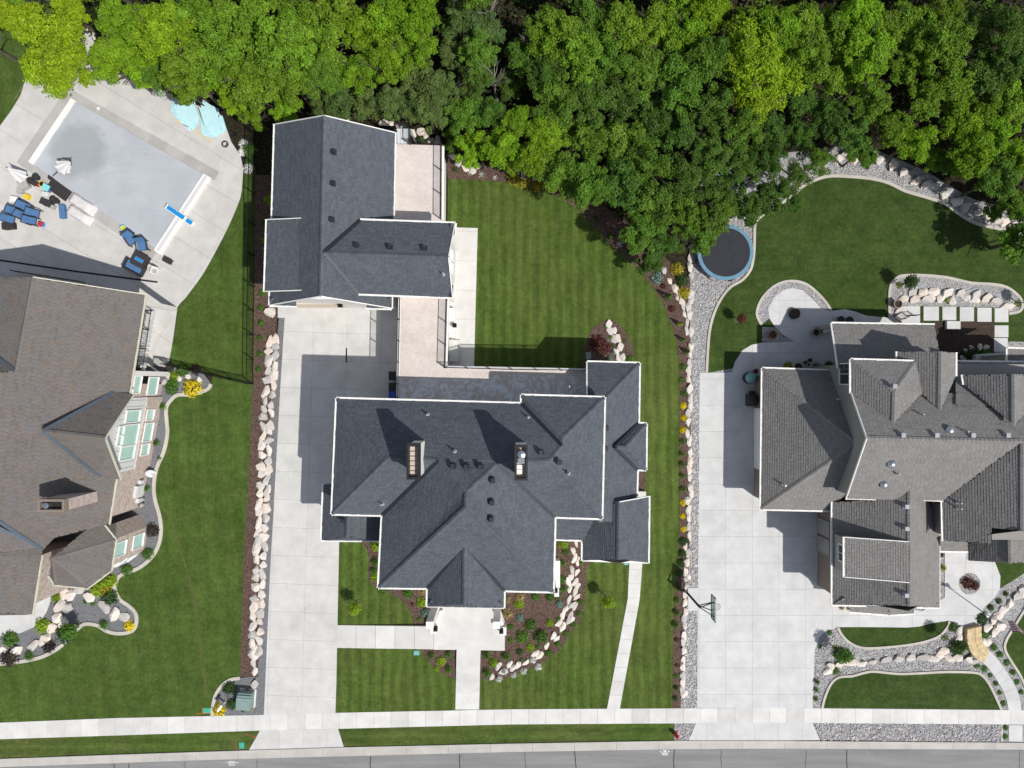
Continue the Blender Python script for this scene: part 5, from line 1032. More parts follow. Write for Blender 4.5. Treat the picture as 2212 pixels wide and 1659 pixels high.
boulder_wall('boulders at the wood edge of the right back lawn', [(*p, random.uniform(.9, 1.3), random.uniform(.6, .8), random.uniform(0, 60)) for p in t(3, 0, [(510, 1385), (620, 1370), (690, 1330), (760, 1370), (970, 1385), (1080, 1425), (1165, 1485), (1290, 1555), (1375, 1590), (1440, 1605), (1550, 1645)]) + t(3, 1, [(1530, 20), (1640, 80), (1710, 125), (1830, 180), (1915, 195), (1975, 240), (2050, 260), (2120, 300)])])
boulder_wall('cluster of big cream boulders beside the stepping slabs', [(*p, random.uniform(.85, 1.25), random.uniform(.6, .8), random.uniform(0, 50)) for p in t(3, 1, [(1165, 925), (1245, 868), (1270, 925), (1350, 862), (1395, 920), (1440, 860), (1500, 920), (1555, 868), (1600, 930), (1668, 873), (1712, 905), (1800, 885), (1790, 935), (1890, 920), (1975, 940), (2080, 985), (1140, 1030), (1145, 1075)])])
boulder_wall('small boulders between the soil bed and patio slabs', [(*p, random.uniform(.5, .7), random.uniform(.35, .5)) for p in t(3, 1, [(1710, 1370), (1770, 1350), (1835, 1340), (1890, 1340), (1690, 1430)])])
boulder_wall('line of pale boulders across the gravel in the right front garden', [(*p, random.uniform(.75, 1.15), random.uniform(.45, .65), random.uniform(-15, 25)) for p in t(3, 3, [(545, 780), (525, 830), (610, 768), (690, 762), (740, 748), (820, 760), (915, 742), (1025, 725), (1135, 718), (1240, 708), (1340, 708), (1430, 715), (1490, 690), (1530, 650), (1575, 715), (1650, 712), (1740, 725), (1780, 745)])])
boulder_wall('boulders climbing beside the flagstone steps', [(*p, random.uniform(.8, 1.2), random.uniform(.55, .75), random.uniform(20, 70)) for p in t(3, 3, [(1650, 545), (1665, 475), (1900, 455), (1970, 490), (1855, 575), (1895, 580), (1960, 385), (1995, 345), (2035, 295), (2100, 240), (2160, 175), (2205, 130), (2010, 440)])])
boulder_wall('pale boulders in the left house front bed', [(*p, random.uniform(.95, 1.35), random.uniform(.7, .9), a_ + random.uniform(-15, 15)) for p, a_ in zip(t(0, 3, [(550, 155), (600, 168), (512, 265), (578, 285), (490, 370), (540, 398), (440, 460), (380, 550), (280, 600), (130, 645), (0, 640), (760, 180), (890, 265), (985, 330), (1070, 355), (680, 120)]), [60, 80, 70, 80, 45, 40, 60, 30, 30, 5, 0, -25, -50, 90, -50, 0])])
boulder_wall('boulders in the planting below the black cross fence', [(*p, .6, .45) for p in t(0, 1, [(1450, 1600), (1540, 1605), (1420, 1640), (1720, 1615), (1620, 1600)])])
boulder_wall('boulders half hidden behind the garage', [(*p, random.uniform(.6, .95), random.uniform(.45, .6)) for p in t(1, 0, [(1100, 1055), (1160, 1075), (1200, 1095), (1270, 1105), (1360, 1150), (1430, 1135), (1470, 1165), (1510, 1210), (1560, 1215), (1700, 1350), (1745, 1410), (1810, 1455), (1870, 1470), (1910, 1440), (710, 1015), (750, 1005), (785, 1030)]) + t(2, 0, [(25, 1490), (110, 1510), (205, 1530), (385, 1580), (330, 1550)])])
# ------------------------------------------------------------------ loose stones (one mass per bed)
def stones(label, pts, dens, size, z=.03, holes=()):
    poly = G(pts); xs = [p[0] for p in poly]; ys = [p[1] for p in poly]; A = (max(xs) - min(xs)) * (max(ys) - min(ys)); N = int(A * dens)
    rs = np.random.RandomState(len(label)); X = rs.uniform(min(xs), max(xs), N); Y = rs.uniform(min(ys), max(ys), N)
    hp = [G(h) for h in holes]
    keep = [i for i in range(N) if inside((X[i], Y[i]), poly) and not any(inside((X[i], Y[i]), h) for h in hp)]
    X = X[keep]; Y = Y[keep]; n = len(keep)
    if n == 0: return
    base = np.array([(1, 0, 0), (-.9, .15, 0), (.1, .8, 0), (-.1, -.85, 0), (.05, .05, .62), (0, 0, -.4)], float); F = np.array([(0, 2, 4), (2, 1, 4), (1, 3, 4), (3, 0, 4), (2, 0, 5), (1, 2, 5), (3, 1, 5), (0, 3, 5)])
    s_ = rs.uniform(size * .6, size * 1.35, n); a = rs.uniform(0, 6.28, n); B = base[None] * rs.uniform(.75, 1.25, (n, 6, 3)) * s_[:, None, None]
    ca, sa = np.cos(a)[:, None], np.sin(a)[:, None]; Vx = B[:, :, 0] * ca - B[:, :, 1] * sa + X[:, None]; Vy = B[:, :, 0] * sa + B[:, :, 1] * ca + Y[:, None]; Vz = B[:, :, 2] + z + rs.uniform(0, size * .4, (n, 1))
    V_ = np.stack([Vx, Vy, Vz], -1).reshape(-1, 3); FF = (F[None] + (np.arange(n) * 6)[:, None, None]).reshape(-1, 3)
    o = bpy.data.objects.new('stones', qmesh('stones', V_, FF, M['pebble'], np.repeat(rs.uniform(0, 1, n), 8))); COL.objects.link(o); tag(o, label, 'stones', kind='stuff')
stones('loose river stones beside the right driveway, long strip', [(1494, 800), (1511, 800), (1506, 1529), (1474, 1529), (1481, 1400), (1490, 1240), (1495, 1000)], 75, .085, holes=[[(1485, 1268), (1508, 1268), (1508, 1320), (1485, 1320)]])
stones('grey river stones in the kerb strip of the right lot', [(1757, 1561), (2162, 1565), (2162, 1602), (1773, 1598)], 75, .085)
stones('grey river stones in the short kerb strip beside the hydrant', [(1458, 1562.5), (1502, 1561.5), (1487, 1599), (1457, 1599)], 75, .085)
sheet('gravel_bed', [(1757, 1561.5), (2212, 1566), (2330, 1567), (2330, 1604), (1773, 1598)], .022, M['gravel'], 'gravel below the stones of the right kerb strip', 'gravel')
sheet('gravel_bed', [(1457, 1562), (1503, 1561), (1487, 1599.5), (1456, 1599)], .022, M['gravel'], 'gravel below the stones beside the hydrant', 'gravel')
trG = sm(rl_left, 4); stones('grey stones round the trampoline', [(1495, 470), (1560, 430), (1651, 462)] + [(x - 4, y) for x, y in trG] + [(1512, 806), (1494, 806)], 34, .07)
stones('grey stones along the wood edge of the right lawn', [(1640, 455), (1690, 425), (1716, 408), (1784, 372), (1834, 374), (1884, 379), (1921, 389), (1954, 405), (2004, 420), (2041, 433), (2094, 470), (2168, 490), (2168, 470), (2100, 430), (2000, 375), (1860, 335), (1760, 350), (1640, 430)], 34, .07)
stones('grey stones in the right front garden', [(1757, 1527), (1762, 1404), (1772, 1380), (1784, 1368), (1806, 1358), (1815, 1375), (1830, 1392), (1850, 1400), (1884, 1401), (1950, 1396), (2000, 1388), (2035, 1375), (2050, 1350), (2078, 1358), (2090, 1400), (2120, 1432), (2150, 1475), (2172, 1528), (2164, 1528), (2150, 1500), (2130, 1465), (2105, 1447), (2046, 1445), (1940, 1449), (1884, 1444), (1838, 1455), (1812, 1457), (1795, 1470), (1780, 1500), (1772, 1527)], 34, .07)
stones('grey stones in the boulder bed behind the right house', [(1926, 682), (1926, 615), (1938, 604), (1996, 599), (2096, 615), (2170, 624), (2200, 650), (2196, 672), (2100, 662), (1944, 660)], 34, .07)
sheet('gravel_bed', [(2166, 1565.5), (2178, 1565.5), (2178, 1602), (2166, 1602)], .03, M['gravel'], 'gravel sliver beside the short walk across the kerb strip', 'gravel')
gp = t(3, 1, [(-60, 1150), (-100, 1050), (-60, 930), (30, 830), (130, 780), (230, 772), (330, 800), (430, 880), (500, 960), (545, 1030), (490, 1030), (440, 985), (380, 915), (300, 845), (210, 828), (130, 850), (60, 900), (0, 1000), (10, 1090)])
sheet('gravel_bed', gp, .05, M['gravel'], 'gravel ring round the circular patio', 'gravel'); stones('small stones in the ring round the circular patio', gp, 34, .06, .05)
gt = t(3, 1, [(-52, 1165), (50, 1170), (140, 1240), (225, 1292), (0, 1297), (-52, 1290)])
sheet('gravel_bed', gt, .066, M['gravel'], 'triangular gravel bed by the circular patio', 'gravel')
cp = [(2093.5 + 23.3 * math.cos(a), 1260.5 + 23.3 * math.sin(a)) for a in np.linspace(0, 6.28, 28)[:-1]]
sheet('gravel_bed', cp, .066, M['gravel'], 'round gravel planter on the front walk', 'gravel'); stones('small stones in the round planter', cp, 40, .05, .07)
sheet('fire_pit', [(1714 + 11.5 * math.cos(a), 678 + 11.5 * math.sin(a)) for a in np.linspace(0, 6.28, 24)[:-1]], .35, M['soil'], 'round brown fire pit on the circular patio', 'fire pit', th=.35, kind=None)
# ------------------------------------------------------------------ foliage
def leaf_cloud(rs, cent, nrm, size, fold=.25):
    n = len(cent); a = rs.normal(size=(n, 3)); a -= (a * nrm).sum(1)[:, None] * nrm; a /= np.linalg.norm(a, axis=1)[:, None] + 1e-9; b = np.cross(nrm, a)
    s_ = size * rs.uniform(.65, 1.35, (n, 1)); wv = rs.uniform(.45, .8, (n, 1))
    V_ = np.stack([cent - a * s_, cent + b * s_ * wv + nrm * s_ * fold, cent + a * s_, cent - b * s_ * wv + nrm * s_ * fold], 1).reshape(-1, 3)
    return V_, (np.arange(n)[:, None] * 4 + np.arange(4)[None])
def unit(v): return v / (np.linalg.norm(v, axis=1)[:, None] + 1e-9)
def crown_mesh(seed, lobes=34, per=300, leaf=.12, spread=1.0):
    rs = np.random.RandomState(seed); C_, N_, T_ = [], [], []
    for k in range(lobes):
        d_ = rs.normal(size=3); d_[2] = abs(d_[2]) * .9 - .25; d_ /= np.linalg.norm(d_); rad = rs.uniform(.45, 1.0) if k > 5 else rs.uniform(.1, .45)
        c = np.array([d_[0] * rad * 2.3 * spread, d_[1] * rad * 2.3 * spread, 1.3 + d_[2] * rad * 1.9]); r = rs.uniform(.32, .78) * (1.1 - .25 * rad)
        u = unit(rs.normal(size=(per, 3))); u[:, 2] = np.where(u[:, 2] < -.2, -u[:, 2], u[:, 2]); lump = 1 + .25 * np.sin(u[:, 0] * 5 + k) * np.cos(u[:, 1] * 6 + 2 * k)
        p = c + u * (r * lump * rs.uniform(.62, 1.1, per))[:, None] * np.array([1, 1, .8]); C_.append(p); N_.append(unit(u * .7 + rs.normal(size=(per, 3)) * .55 + np.array([0, 0, .45]))); T_.append(np.clip(rs.normal(.5, .22, per) + rs.uniform(-.18, .18), 0, 1))
    C_ = np.concatenate(C_); N_ = np.concatenate(N_); T_ = np.concatenate(T_); V_, F_ = leaf_cloud(rs, C_, N_, leaf); return qmesh('crown', V_, F_, M['leaf'], T_)
def trunk_mesh(seed, h=4.2, dead=False):
    rs = random.Random(seed); b = MB(); p = Vector((0, 0, -.1)); top = Vector((rs.uniform(-.3, .3), rs.uniform(-.3, .3), h)); mid = (p + top) / 2 + Vector((rs.uniform(-.25, .25), rs.uniform(-.25, .25), 0))
    b.cyl(p, mid, .2, .15, 7, caps=False); b.cyl(mid, top, .15, .09, 7, caps=False)
    for k in range(9 if not dead else 14):
        a = rs.uniform(0, 6.28); s_ = mid.lerp(top, rs.uniform(.1, 1)); L = rs.uniform(1.3, 2.3); e = s_ + Vector((math.cos(a) * L, math.sin(a) * L, rs.uniform(.5, 1.9)))
        m_ = s_.lerp(e, .5) + Vector((rs.uniform(-.2, .2), rs.uniform(-.2, .2), rs.uniform(-.1, .3))); b.cyl(s_, m_, .07, .05, 5, caps=False); b.cyl(m_, e, .05, .015, 5, caps=False)
        for q in range(3):
            a2 = a + rs.uniform(-1, 1); e2 = m_.lerp(e, rs.uniform(0, 1)); b.cyl(e2, e2 + Vector((math.cos(a2) * .6, math.sin(a2) * .6, rs.uniform(0, .6))), .025, .008, 4, caps=False)
    me = bpy.data.meshes.new('trunk'); me.from_pydata(b.v, [], b.f); me.materials.append(M['deadwood' if dead else 'bark']); return me
CROWNS = [crown_mesh(s, 46, 330, .095) for s in (1, 2, 3, 4, 5, 6)] ; DENSE = [crown_mesh(s, 60, 380, .08, .95) for s in (11, 12)]; LOOSE = [crown_mesh(s, 34, 280, .075, 1.05) for s in (21, 22, 23)]
TRUNKS = [trunk_mesh(s) for s in (1, 2, 3)]; DEAD = [trunk_mesh(s, 5.2, True) for s in (8, 9)]
HUES = {'y': (0.228, 0.414, .014, 1), 'b': (0.331, 0.504, .014, 1), 'g': (0.142, 0.274, .026, 1), 'd': (0.097, 0.199, .026, 1), 'o': (0.205, 0.358, .022, 1), 's': (0.148, 0.230, .060, 1)}
HN = {'y': 'yellow-green oak', 'b': 'bright lime-green tree', 'g': 'mid-green oak', 'd': 'dark green oak', 'o': 'olive-green oak', 's': 'grey-green scrub tree'}
TREES = [(107, 105, 96, 'b'), (25, 25, 60, 'b'), (140, 15, 45, 'b'), (232, 120, 58, 'y'), (262, 45, 62, 'y'), (305, 130, 55, 'y'), (350, 60, 66, 'y'), (338, 165, 38, 'g'), (395, 150, 62, 'o'), (420, 40, 70, 'o'), (402, 195, 34, 'g'), (455, 168, 48, 'y'), (470, 110, 72, 'o'), (520, 45, 70, 'o'), (548, 165, 68, 'o'), (508, 212, 40, 'y'), (546, 245, 36, 'y'), (600, 95, 72, 'o'), (628, 170, 55, 'o'), (640, 35, 66, 'o'), (610, 225, 40, 'y'), (690, 90, 66, 'o'), (720, 25, 62, 'o'), (690, 165, 48, 'g'), (735, 205, 48, 's'), (772, 150, 48, 'y'), (790, 60, 60, 'y'), (830, 130, 55, 'y'), (850, 50, 62, 'y'), (905, 25, 60, 'y'), (905, 100, 50, 'y'), (790, 215, 46, 's'), (700, 225, 34, 's'), (860, 215, 52, 's'), (910, 175, 52, 's'), (925, 240, 44, 's'), (960, 190, 44, 's'), (1000, 35, 54, 's'), (1045, 60, 46, 's'), (985, 115, 46, 's'), (1035, 110, 46, 'g'), (970, 65, 30, 'd'), (1030, 170, 44, 'd'), (1000, 250, 46, 'g'), (1060, 240, 40, 'd'), (985, 300, 34, 'g'), (1020, 315, 46, 'y'), (1075, 325, 48, 'y'), (1120, 265, 42, 'y'), (1140, 345, 50, 'y'), (1100, 180, 34, 'd'), (1130, 120, 52, 'g'), (1190, 60, 64, 'o'), (1180, 150, 48, 'd'), (1210, 215, 58, 'g'), (1185, 290, 52, 'y'), (1215, 370, 58, 'g'), (1250, 120, 60, 'o'), (1275, 45, 60, 'g'), (1275, 215, 58, 'd'), (1270, 300, 58, 'g'), (1280, 400, 56, 'g'), (1325, 130, 62, 'g'), (1345, 50, 58, 'o'), (1335, 220, 60, 'd'), (1345, 310, 60, 'g'), (1345, 400, 58, 'd'), (1400, 150, 58, 'g'), (1410, 55, 62, 'o'), (1405, 250, 60, 'd'), (1410, 350, 62, 'g'), (1415, 445, 62, 'g'), (1390, 500, 50, 'g'), (1435, 520, 52, 'd'), (1405, 565, 34, 'd'), (1470, 70, 60, 'y'), (1475, 175, 58, 'g'), (1470, 280, 58, 'd'), (1480, 380, 60, 'd'), (1490, 470, 54, 'g'), (1535, 30, 54, 'y'), (1540, 130, 58, 'g'), (1540, 230, 56, 'd'), (1540, 330, 56, 'd'), (1550, 430, 52, 'd'), (1522, 505, 44, 'g'), (1550, 470, 40, 'g'), (2228, 512, 66, 'g'), (1600, 60, 60, 'o'), (1605, 270, 54, 'g'), (1605, 365, 54, 'd'), (1610, 445, 44, 'd'), (1635, 120, 78, 'b'), (1670, 60, 60, 'y'), (1680, 165, 66, 'b'), (1640, 205, 56, 'b'), (1665, 275, 46, 'd'), (1665, 350, 50, 'd'), (1670, 420, 42, 'd'), (1715, 380, 40, 'd'), (1720, 440, 24, 'd'), (1740, 60, 58, 'o'), (1750, 130, 54, 'o'), (1735, 300, 48, 'd'), (1730, 210, 40, 'd'), (1765, 345, 40, 'g'), (1790, 250, 46, 'd'), (1825, 60, 64, 'o'), (1830, 150, 56, 'o'), (1865, 35, 58, 'y'), (1880, 110, 58, 'y'), (1840, 285, 46, 'd'), (1865, 330, 36, 'g'), (1890, 215, 48, 'o'), (1925, 60, 50, 'o'), (1930, 270, 50, 'o'), (1980, 45, 62, 'o'), (1970, 130, 56, 'o'), (2005, 215, 50, 'o'), (1985, 300, 48, 'y'), (2005, 345, 34, 'o'), (2050, 90, 58, 'o'), (2040, 30, 54, 'o'), (2065, 180, 54, 'o'), (2070, 260, 54, 'y'), (2100, 330, 54, 'y'), (2060, 340, 34, 'g'), (2120, 60, 58, 'd'), (2150, 150, 58, 'd'), (2130, 230, 50, 'o'), (2160, 290, 52, 'y'), (2185, 60, 58, 'd'), (2200, 210, 55, 'o'), (2165, 385, 48, 'g'), (2205, 345, 50, 'y'), (2200, 440, 40, 'g'), (2150, 455, 24, 'g'), (2185, 510, 22, 'y'), (2215, 130, 50, 'd')]
for gx in range(-140, 2360, 95):        # trees farther back, beyond the top of the picture
    for gy in (-60, -140): TREES.append((gx + random.uniform(-25, 25), gy + random.uniform(-20, 20), random.uniform(55, 70), random.choice('ogd')))
TREES += [(-70, 60, 60, 'o'), (2290, 60, 60, 'd'), (2290, 180, 60, 'o'), (2290, 300, 60, 'g'), (2280, 420, 55, 'g')]
vis = [q for q in TREES if q[1] > -30]
cnt = {}
order = sorted(range(len(TREES)), key=lambda i: (TREES[i][3], TREES[i][0]))
rows = {}
def rowname(q):
    x, y, r, h = q
    return 'at the back of the wood' if y < 85 else 'in the middle of the wood' if y < 215 else 'at the front edge of the wood'
def treelabel(q):
    if q[1] <= -30:
        rr = q[1] > -100; same = sorted([p for p in TREES if p[1] <= -30 and (p[1] > -100) == rr]); return '%s tree from the left in the %s row past the top edge' % (ordn(same.index(q)), 'first' if rr else 'second')
    k = (q[3], rowname(q)); same = sorted([p for p in vis if (p[3], rowname(p)) == k], key=lambda p: (p[0], p[1])); i = same.index(q)
    if len(same) == 1: return 'only %s %s' % (HN[q[3]], rowname(q))
    return '%s from the left among the %ss %s' % (ordn(i), HN[q[3]], rowname(q))
rt = random.Random(3)
for q in TREES:
    x, y, r, h = q; sc = r * .86 / S / 2.45 * rt.uniform(.95, 1.08)
    hgt = 4.6 * (.55 + .5 * sc) + rt.uniform(-.4, 1.4); 
    if h == 's': hgt *= .75
    if r < 36: hgt *= .75
    if h == 'b' and x < 300: hgt = 3.0
    if y > 215 and h != 's': hgt *= .82
    if x > 2220 and y > 500: hgt = 3.4
    zc = hgt + 1.2 * sc; p = P(x, y, zc)
    root = thing('oak_tree' if h not in 'sb' else ('scrub_tree' if h == 's' else 'maple_tree'), treelabel(q), 'tree', (p.x, p.y, 0), 'trees of the wood')
    hc = HUES[h]; j = rt.uniform(.82, 1.18); k2 = rt.uniform(.9, 1.1); col = (hc[0] * j * k2, hc[1] * j, hc[2] * j, 1)
    bank = DENSE if h == 'b' else LOOSE + CROWNS[:2] if h in 's' else CROWNS + LOOSE[:1]
    c = bpy.data.objects.new('crown', rt.choice(bank)); COL.objects.link(c); c.parent = root; c.location = (0, 0, hgt - .9 * sc); c.scale = (sc, sc, sc * rt.uniform(.9, 1.2)); c.rotation_euler = (0, 0, rt.uniform(0, 6.28)); c.color = col
    tr = bpy.data.objects.new('trunk', rt.choice(TRUNKS)); COL.objects.link(tr); tr.parent = root; tr.scale = (sc, sc, hgt / 4.3); tr.rotation_euler = (0, 0, rt.uniform(0, 6.28))
deadp = [(1058, 22), (1072, 162), (640, 178), (1880, 168), (1155, 95)]
for k, (x, y) in enumerate(sorted(deadp)):
    p = P(x, y, 5.2); r = thing('dead_tree', '%s bare grey dead tree from the left among the oaks' % ordn(k), 'tree', (p.x, p.y, 0), 'dead trees of the wood')
    tr = bpy.data.objects.new('branches', DEAD[k % 2]); COL.objects.link(tr); tr.parent = r; tr.scale = (.5, .5, .95); tr.rotation_euler = (0, 0, rt.uniform(0, 6.28))
# low undergrowth mass below the trees
rs = np.random.RandomState(5); wp = G([(-60, -60), (2280, -60), (2280, 440), (2120, 400), (1960, 330), (1850, 300), (1700, 330), (1600, 420), (1480, 500), (1440, 560), (1330, 470), (1240, 400), (1130, 370), (1040, 340), (960, 300), (900, 255), (700, 240), (540, 230), (420, 190), (280, 150), (160, 60)])
N = 26000; X = rs.uniform(-45, 45, N); Y = rs.uniform(8, 34, N); keep = [i for i in range(N) if inside((X[i], Y[i]), wp)]
ce = np.stack([X[keep], Y[keep], rs.uniform(.1, 1.2, len(keep))], 1); V_, F_ = leaf_cloud(rs, ce, unit(rs.normal(size=ce.shape) * .5 + np.array([0, 0, 1])), .17)
u_o = bpy.data.objects.new('undergrowth', qmesh('undergrowth', V_, F_, M['leaf'], rs.uniform(0, 1, len(keep)))); COL.objects.link(u_o); u_o.color = (.035, .06, .012, 1); tag(u_o, 'dark leafy undergrowth on the wood floor', 'undergrowth', kind='stuff')
# ---- shrubs
def ball_mesh(seed, n=420, leaf=.085, up=.35, squash=.8, core=True):
    rs = np.random.RandomState(seed); u = unit(rs.normal(size=(n, 3))); u[:, 2] = np.abs(u[:, 2]); l = 1 + .16 * np.sin(4 * u[:, 0] + seed) * np.cos(5 * u[:, 1] - seed)
    p = u * (l * rs.uniform(.55, 1.05, n))[:, None]; p[:, 2] *= squash; V_, F_ = leaf_cloud(rs, p, unit(u + rs.normal(size=(n, 3)) * .5 + np.array([0, 0, up])), leaf * 1.3); return qmesh('shrub', V_, F_, M['leafm'], np.clip(rs.normal(.5, .25, n), 0, 1))
def blade_mesh(seed, n=170, droop=.5, wd=.035, hgt=1.0):
    rs = np.random.RandomState(seed); V_ = []; F_ = []; T_ = []
    for k in range(n):
        a = rs.uniform(0, 6.28); L = rs.uniform(.6, 1.05); c, s_ = math.cos(a), math.sin(a); o_ = rs.uniform(0, .12); i0 = len(V_); tilt = rs.uniform(.15, 1)
        for f, zz in ((0, 0), (.55, hgt * (1 - .4 * tilt)), (1, hgt * (1.1 - .4 * tilt - droop * tilt))):
            w_ = wd * (1 - .8 * f); rr = o_ + L * f * tilt; V_ += [(c * rr - s_ * w_, s_ * rr + c * w_, zz * .8), (c * rr + s_ * w_, s_ * rr - c * w_, zz * .8)]
        F_ += [(i0, i0 + 1, i0 + 3, i0 + 2), (i0 + 2, i0 + 3, i0 + 5, i0 + 4)]; t_ = rs.uniform(0, 1); T_ += [t_, t_]
    return qmesh('grass_clump', V_, F_, M['leafm'], T_)
BALL = [ball_mesh(s) for s in (31, 32, 33)]; OPEN = [ball_mesh(s, 260, .11, .5, .7) for s in (41, 42)]; BLADE = [blade_mesh(s) for s in (51, 52)]; SPIKE = [blade_mesh(61, 46, .05, .05, .9)]
def conem(seed):
    rs = np.random.RandomState(seed); n = 420; f = rs.uniform(0, 1, n) ** .8; a = rs.uniform(0, 6.28, n); r = (1 - f) * .55 + .06; u = np.stack([np.cos(a), np.sin(a), np.full(n, .5)], 1)
    p = np.stack([np.cos(a) * r * rs.uniform(.6, 1.1, n), np.sin(a) * r * rs.uniform(.6, 1.1, n), f * 2.6], 1); V_, F_ = leaf_cloud(rs, p, unit(u + rs.normal(size=(n, 3)) * .5), .11); return qmesh('conifer', V_, F_, M['leafm'], np.clip(rs.normal(.5, .25, n), 0, 1))
CONE = [conem(71)]
SC = {'green': (0.088, 0.199, 0.028, 1), 'dark': (0.044, 0.095, 0.026, 1), 'lime': (0.254, 0.381, 0.020, 1), 'yellow': (0.800, 0.634, 0.020, 1), 'purple': (0.048, 0.026, 0.038, 1), 'red': (0.120, 0.026, 0.032, 1), 'blue': (0.206, 0.317, 0.285, 1), 'grass': (0.095, 0.167, 0.035, 1), 'straw': (0.476, 0.349, 0.159, 1), 'white': (0.800, 0.800, 0.793, 1), 'gold': (0.412, 0.349, 0.032, 1)}
CN = {'green': 'green', 'dark': 'dark green', 'lime': 'lime-green', 'yellow': 'bright yellow', 'purple': 'dark purple', 'red': 'dark red', 'blue': 'blue-green', 'grass': 'fresh green', 'straw': 'straw-coloured', 'white': 'white-flowered', 'gold': 'golden'}
def plants(where, frm, items, group, axis=1, rev=False):
    """items: (x, y, radius m, colour, kind); labels count along the bed within each colour and kind"""
    KN = {'ball': ('shrub', BALL, 'rounded shrub'), 'open': ('leafy_plant', OPEN, 'loose leafy plant'), 'blade': ('grass_clump', BLADE, 'grass clump'), 'spike': ('yucca', SPIKE, 'spiky yucca'), 'cone': ('conifer', CONE, 'narrow conifer')}
    for q in items:
        same = sorted([p for p in items if p[3] == q[3] and p[4] == q[4]], key=lambda p: p[axis], reverse=rev); i = same.index(q); nm, bank, kn = KN[q[4]]
        lab = ('the %s %s %s' % (CN[q[3]], kn, where)) if len(same) == 1 else '%s %s %s from the %s %s' % (ordn(i), CN[q[3]], kn, frm, where)
        s_ = q[2] * 1.12; p = P(q[0], q[1], s_ * .5); o = bpy.data.objects.new(nm, random.choice(bank)); COL.objects.link(o); o.location = (p.x, p.y, .03); o.rotation_euler = (0, 0, random.uniform(0, 6.28))
        hz = random.uniform(.85, 1.15); o.scale = (s_, s_, s_ * hz); c = SC[q[3]]; j = random.uniform(.85, 1.2); o.color = (c[0] * j, c[1] * j, c[2] * j, 1); tag(o, lab, 'plant' if nm != 'shrub' else 'shrub', group)
def tl(i, j, L): return [(553 * i + q[0] / 4, 414.75 * j + q[1] / 4) + q[2:] for q in L]
plants('beside the brown-roofed house', 'top', tl(0, 2, [(1475, 40, .5, 'green', 'ball'), (1650, 40, .72, 'yellow', 'ball'), (1395, 195, .42, 'green', 'blade'), (1350, 510, .4, 'green', 'blade'), (1268, 905, .35, 'green', 'blade'), (1310, 1268, .52, 'purple', 'ball'), (1272, 1468, .45, 'green', 'ball'), (1090, 1610, .47, 'green', 'ball'), (1380, 640, .2, 'grass', 'open')]) + tl(0, 1, [(1455, 1530, .3, 'dark', 'ball'), (1570, 1540, .5, 'green', 'open'), (1685, 1535, .42, 'purple', 'ball'), (1490, 1640, .45, 'green', 'ball'), (1500, 1590, .35, 'lime', 'open')]), 'plants along the left house')
plants('in the left front bed', 'left', tl(0, 3, [(480, 185, .42, 'lime', 'ball'), (355, 435, .57, 'lime', 'ball'), (75, 555, .6, 'green', 'open'), (555, 510, .75, 'dark', 'ball'), (940, 185, .62, 'dark', 'ball'), (895, 425, .55, 'green', 'blade'), (1110, 435, .43, 'yellow', 'ball'), (415, 620, .5, 'purple', 'ball'), (65, 715, .68, 'purple', 'ball'), (250, 695, .55, 'green', 'blade'), (735, 225, .25, 'green', 'blade'), (800, 235, .2, 'grass', 'open'), (820, 130, .5, 'lime', 'open'), (880, 80, .55, 'lime', 'open'), (950, 40, .5, 'lime', 'open'), (910, 120, .5, 'gold', 'open')]), 'plants in the left front bed', axis=0)
plants('in the corner gravel bed', 'top', tl(0, 3, [(1975, 975, .52, 'dark', 'ball'), (2000, 1112, .45, 'dark', 'ball'), (1885, 1165, .5, 'yellow', 'ball'), (2135, 975, .28, 'straw', 'blade'), (2100, 1162, .25, 'grass', 'blade'), (2172, 1150, .28, 'straw', 'blade')]), 'plants in the corner gravel bed')
plants('left of the long driveway', 'top', tl(1, 1, [(110, 60, .38, 'lime', 'open'), (80, 270, .38, 'green', 'open'), (70, 415, .3, 'lime', 'open'), (55, 870, .3, 'green', 'ball'), (38, 1000, .25, 'green', 'ball'), (40, 1130, .26, 'green', 'ball'), (30, 1258, .24, 'green', 'ball'), (30, 1400, .26, 'green', 'ball'), (20, 1530, .24, 'green', 'ball')]), 'small shrubs left of the driveway')
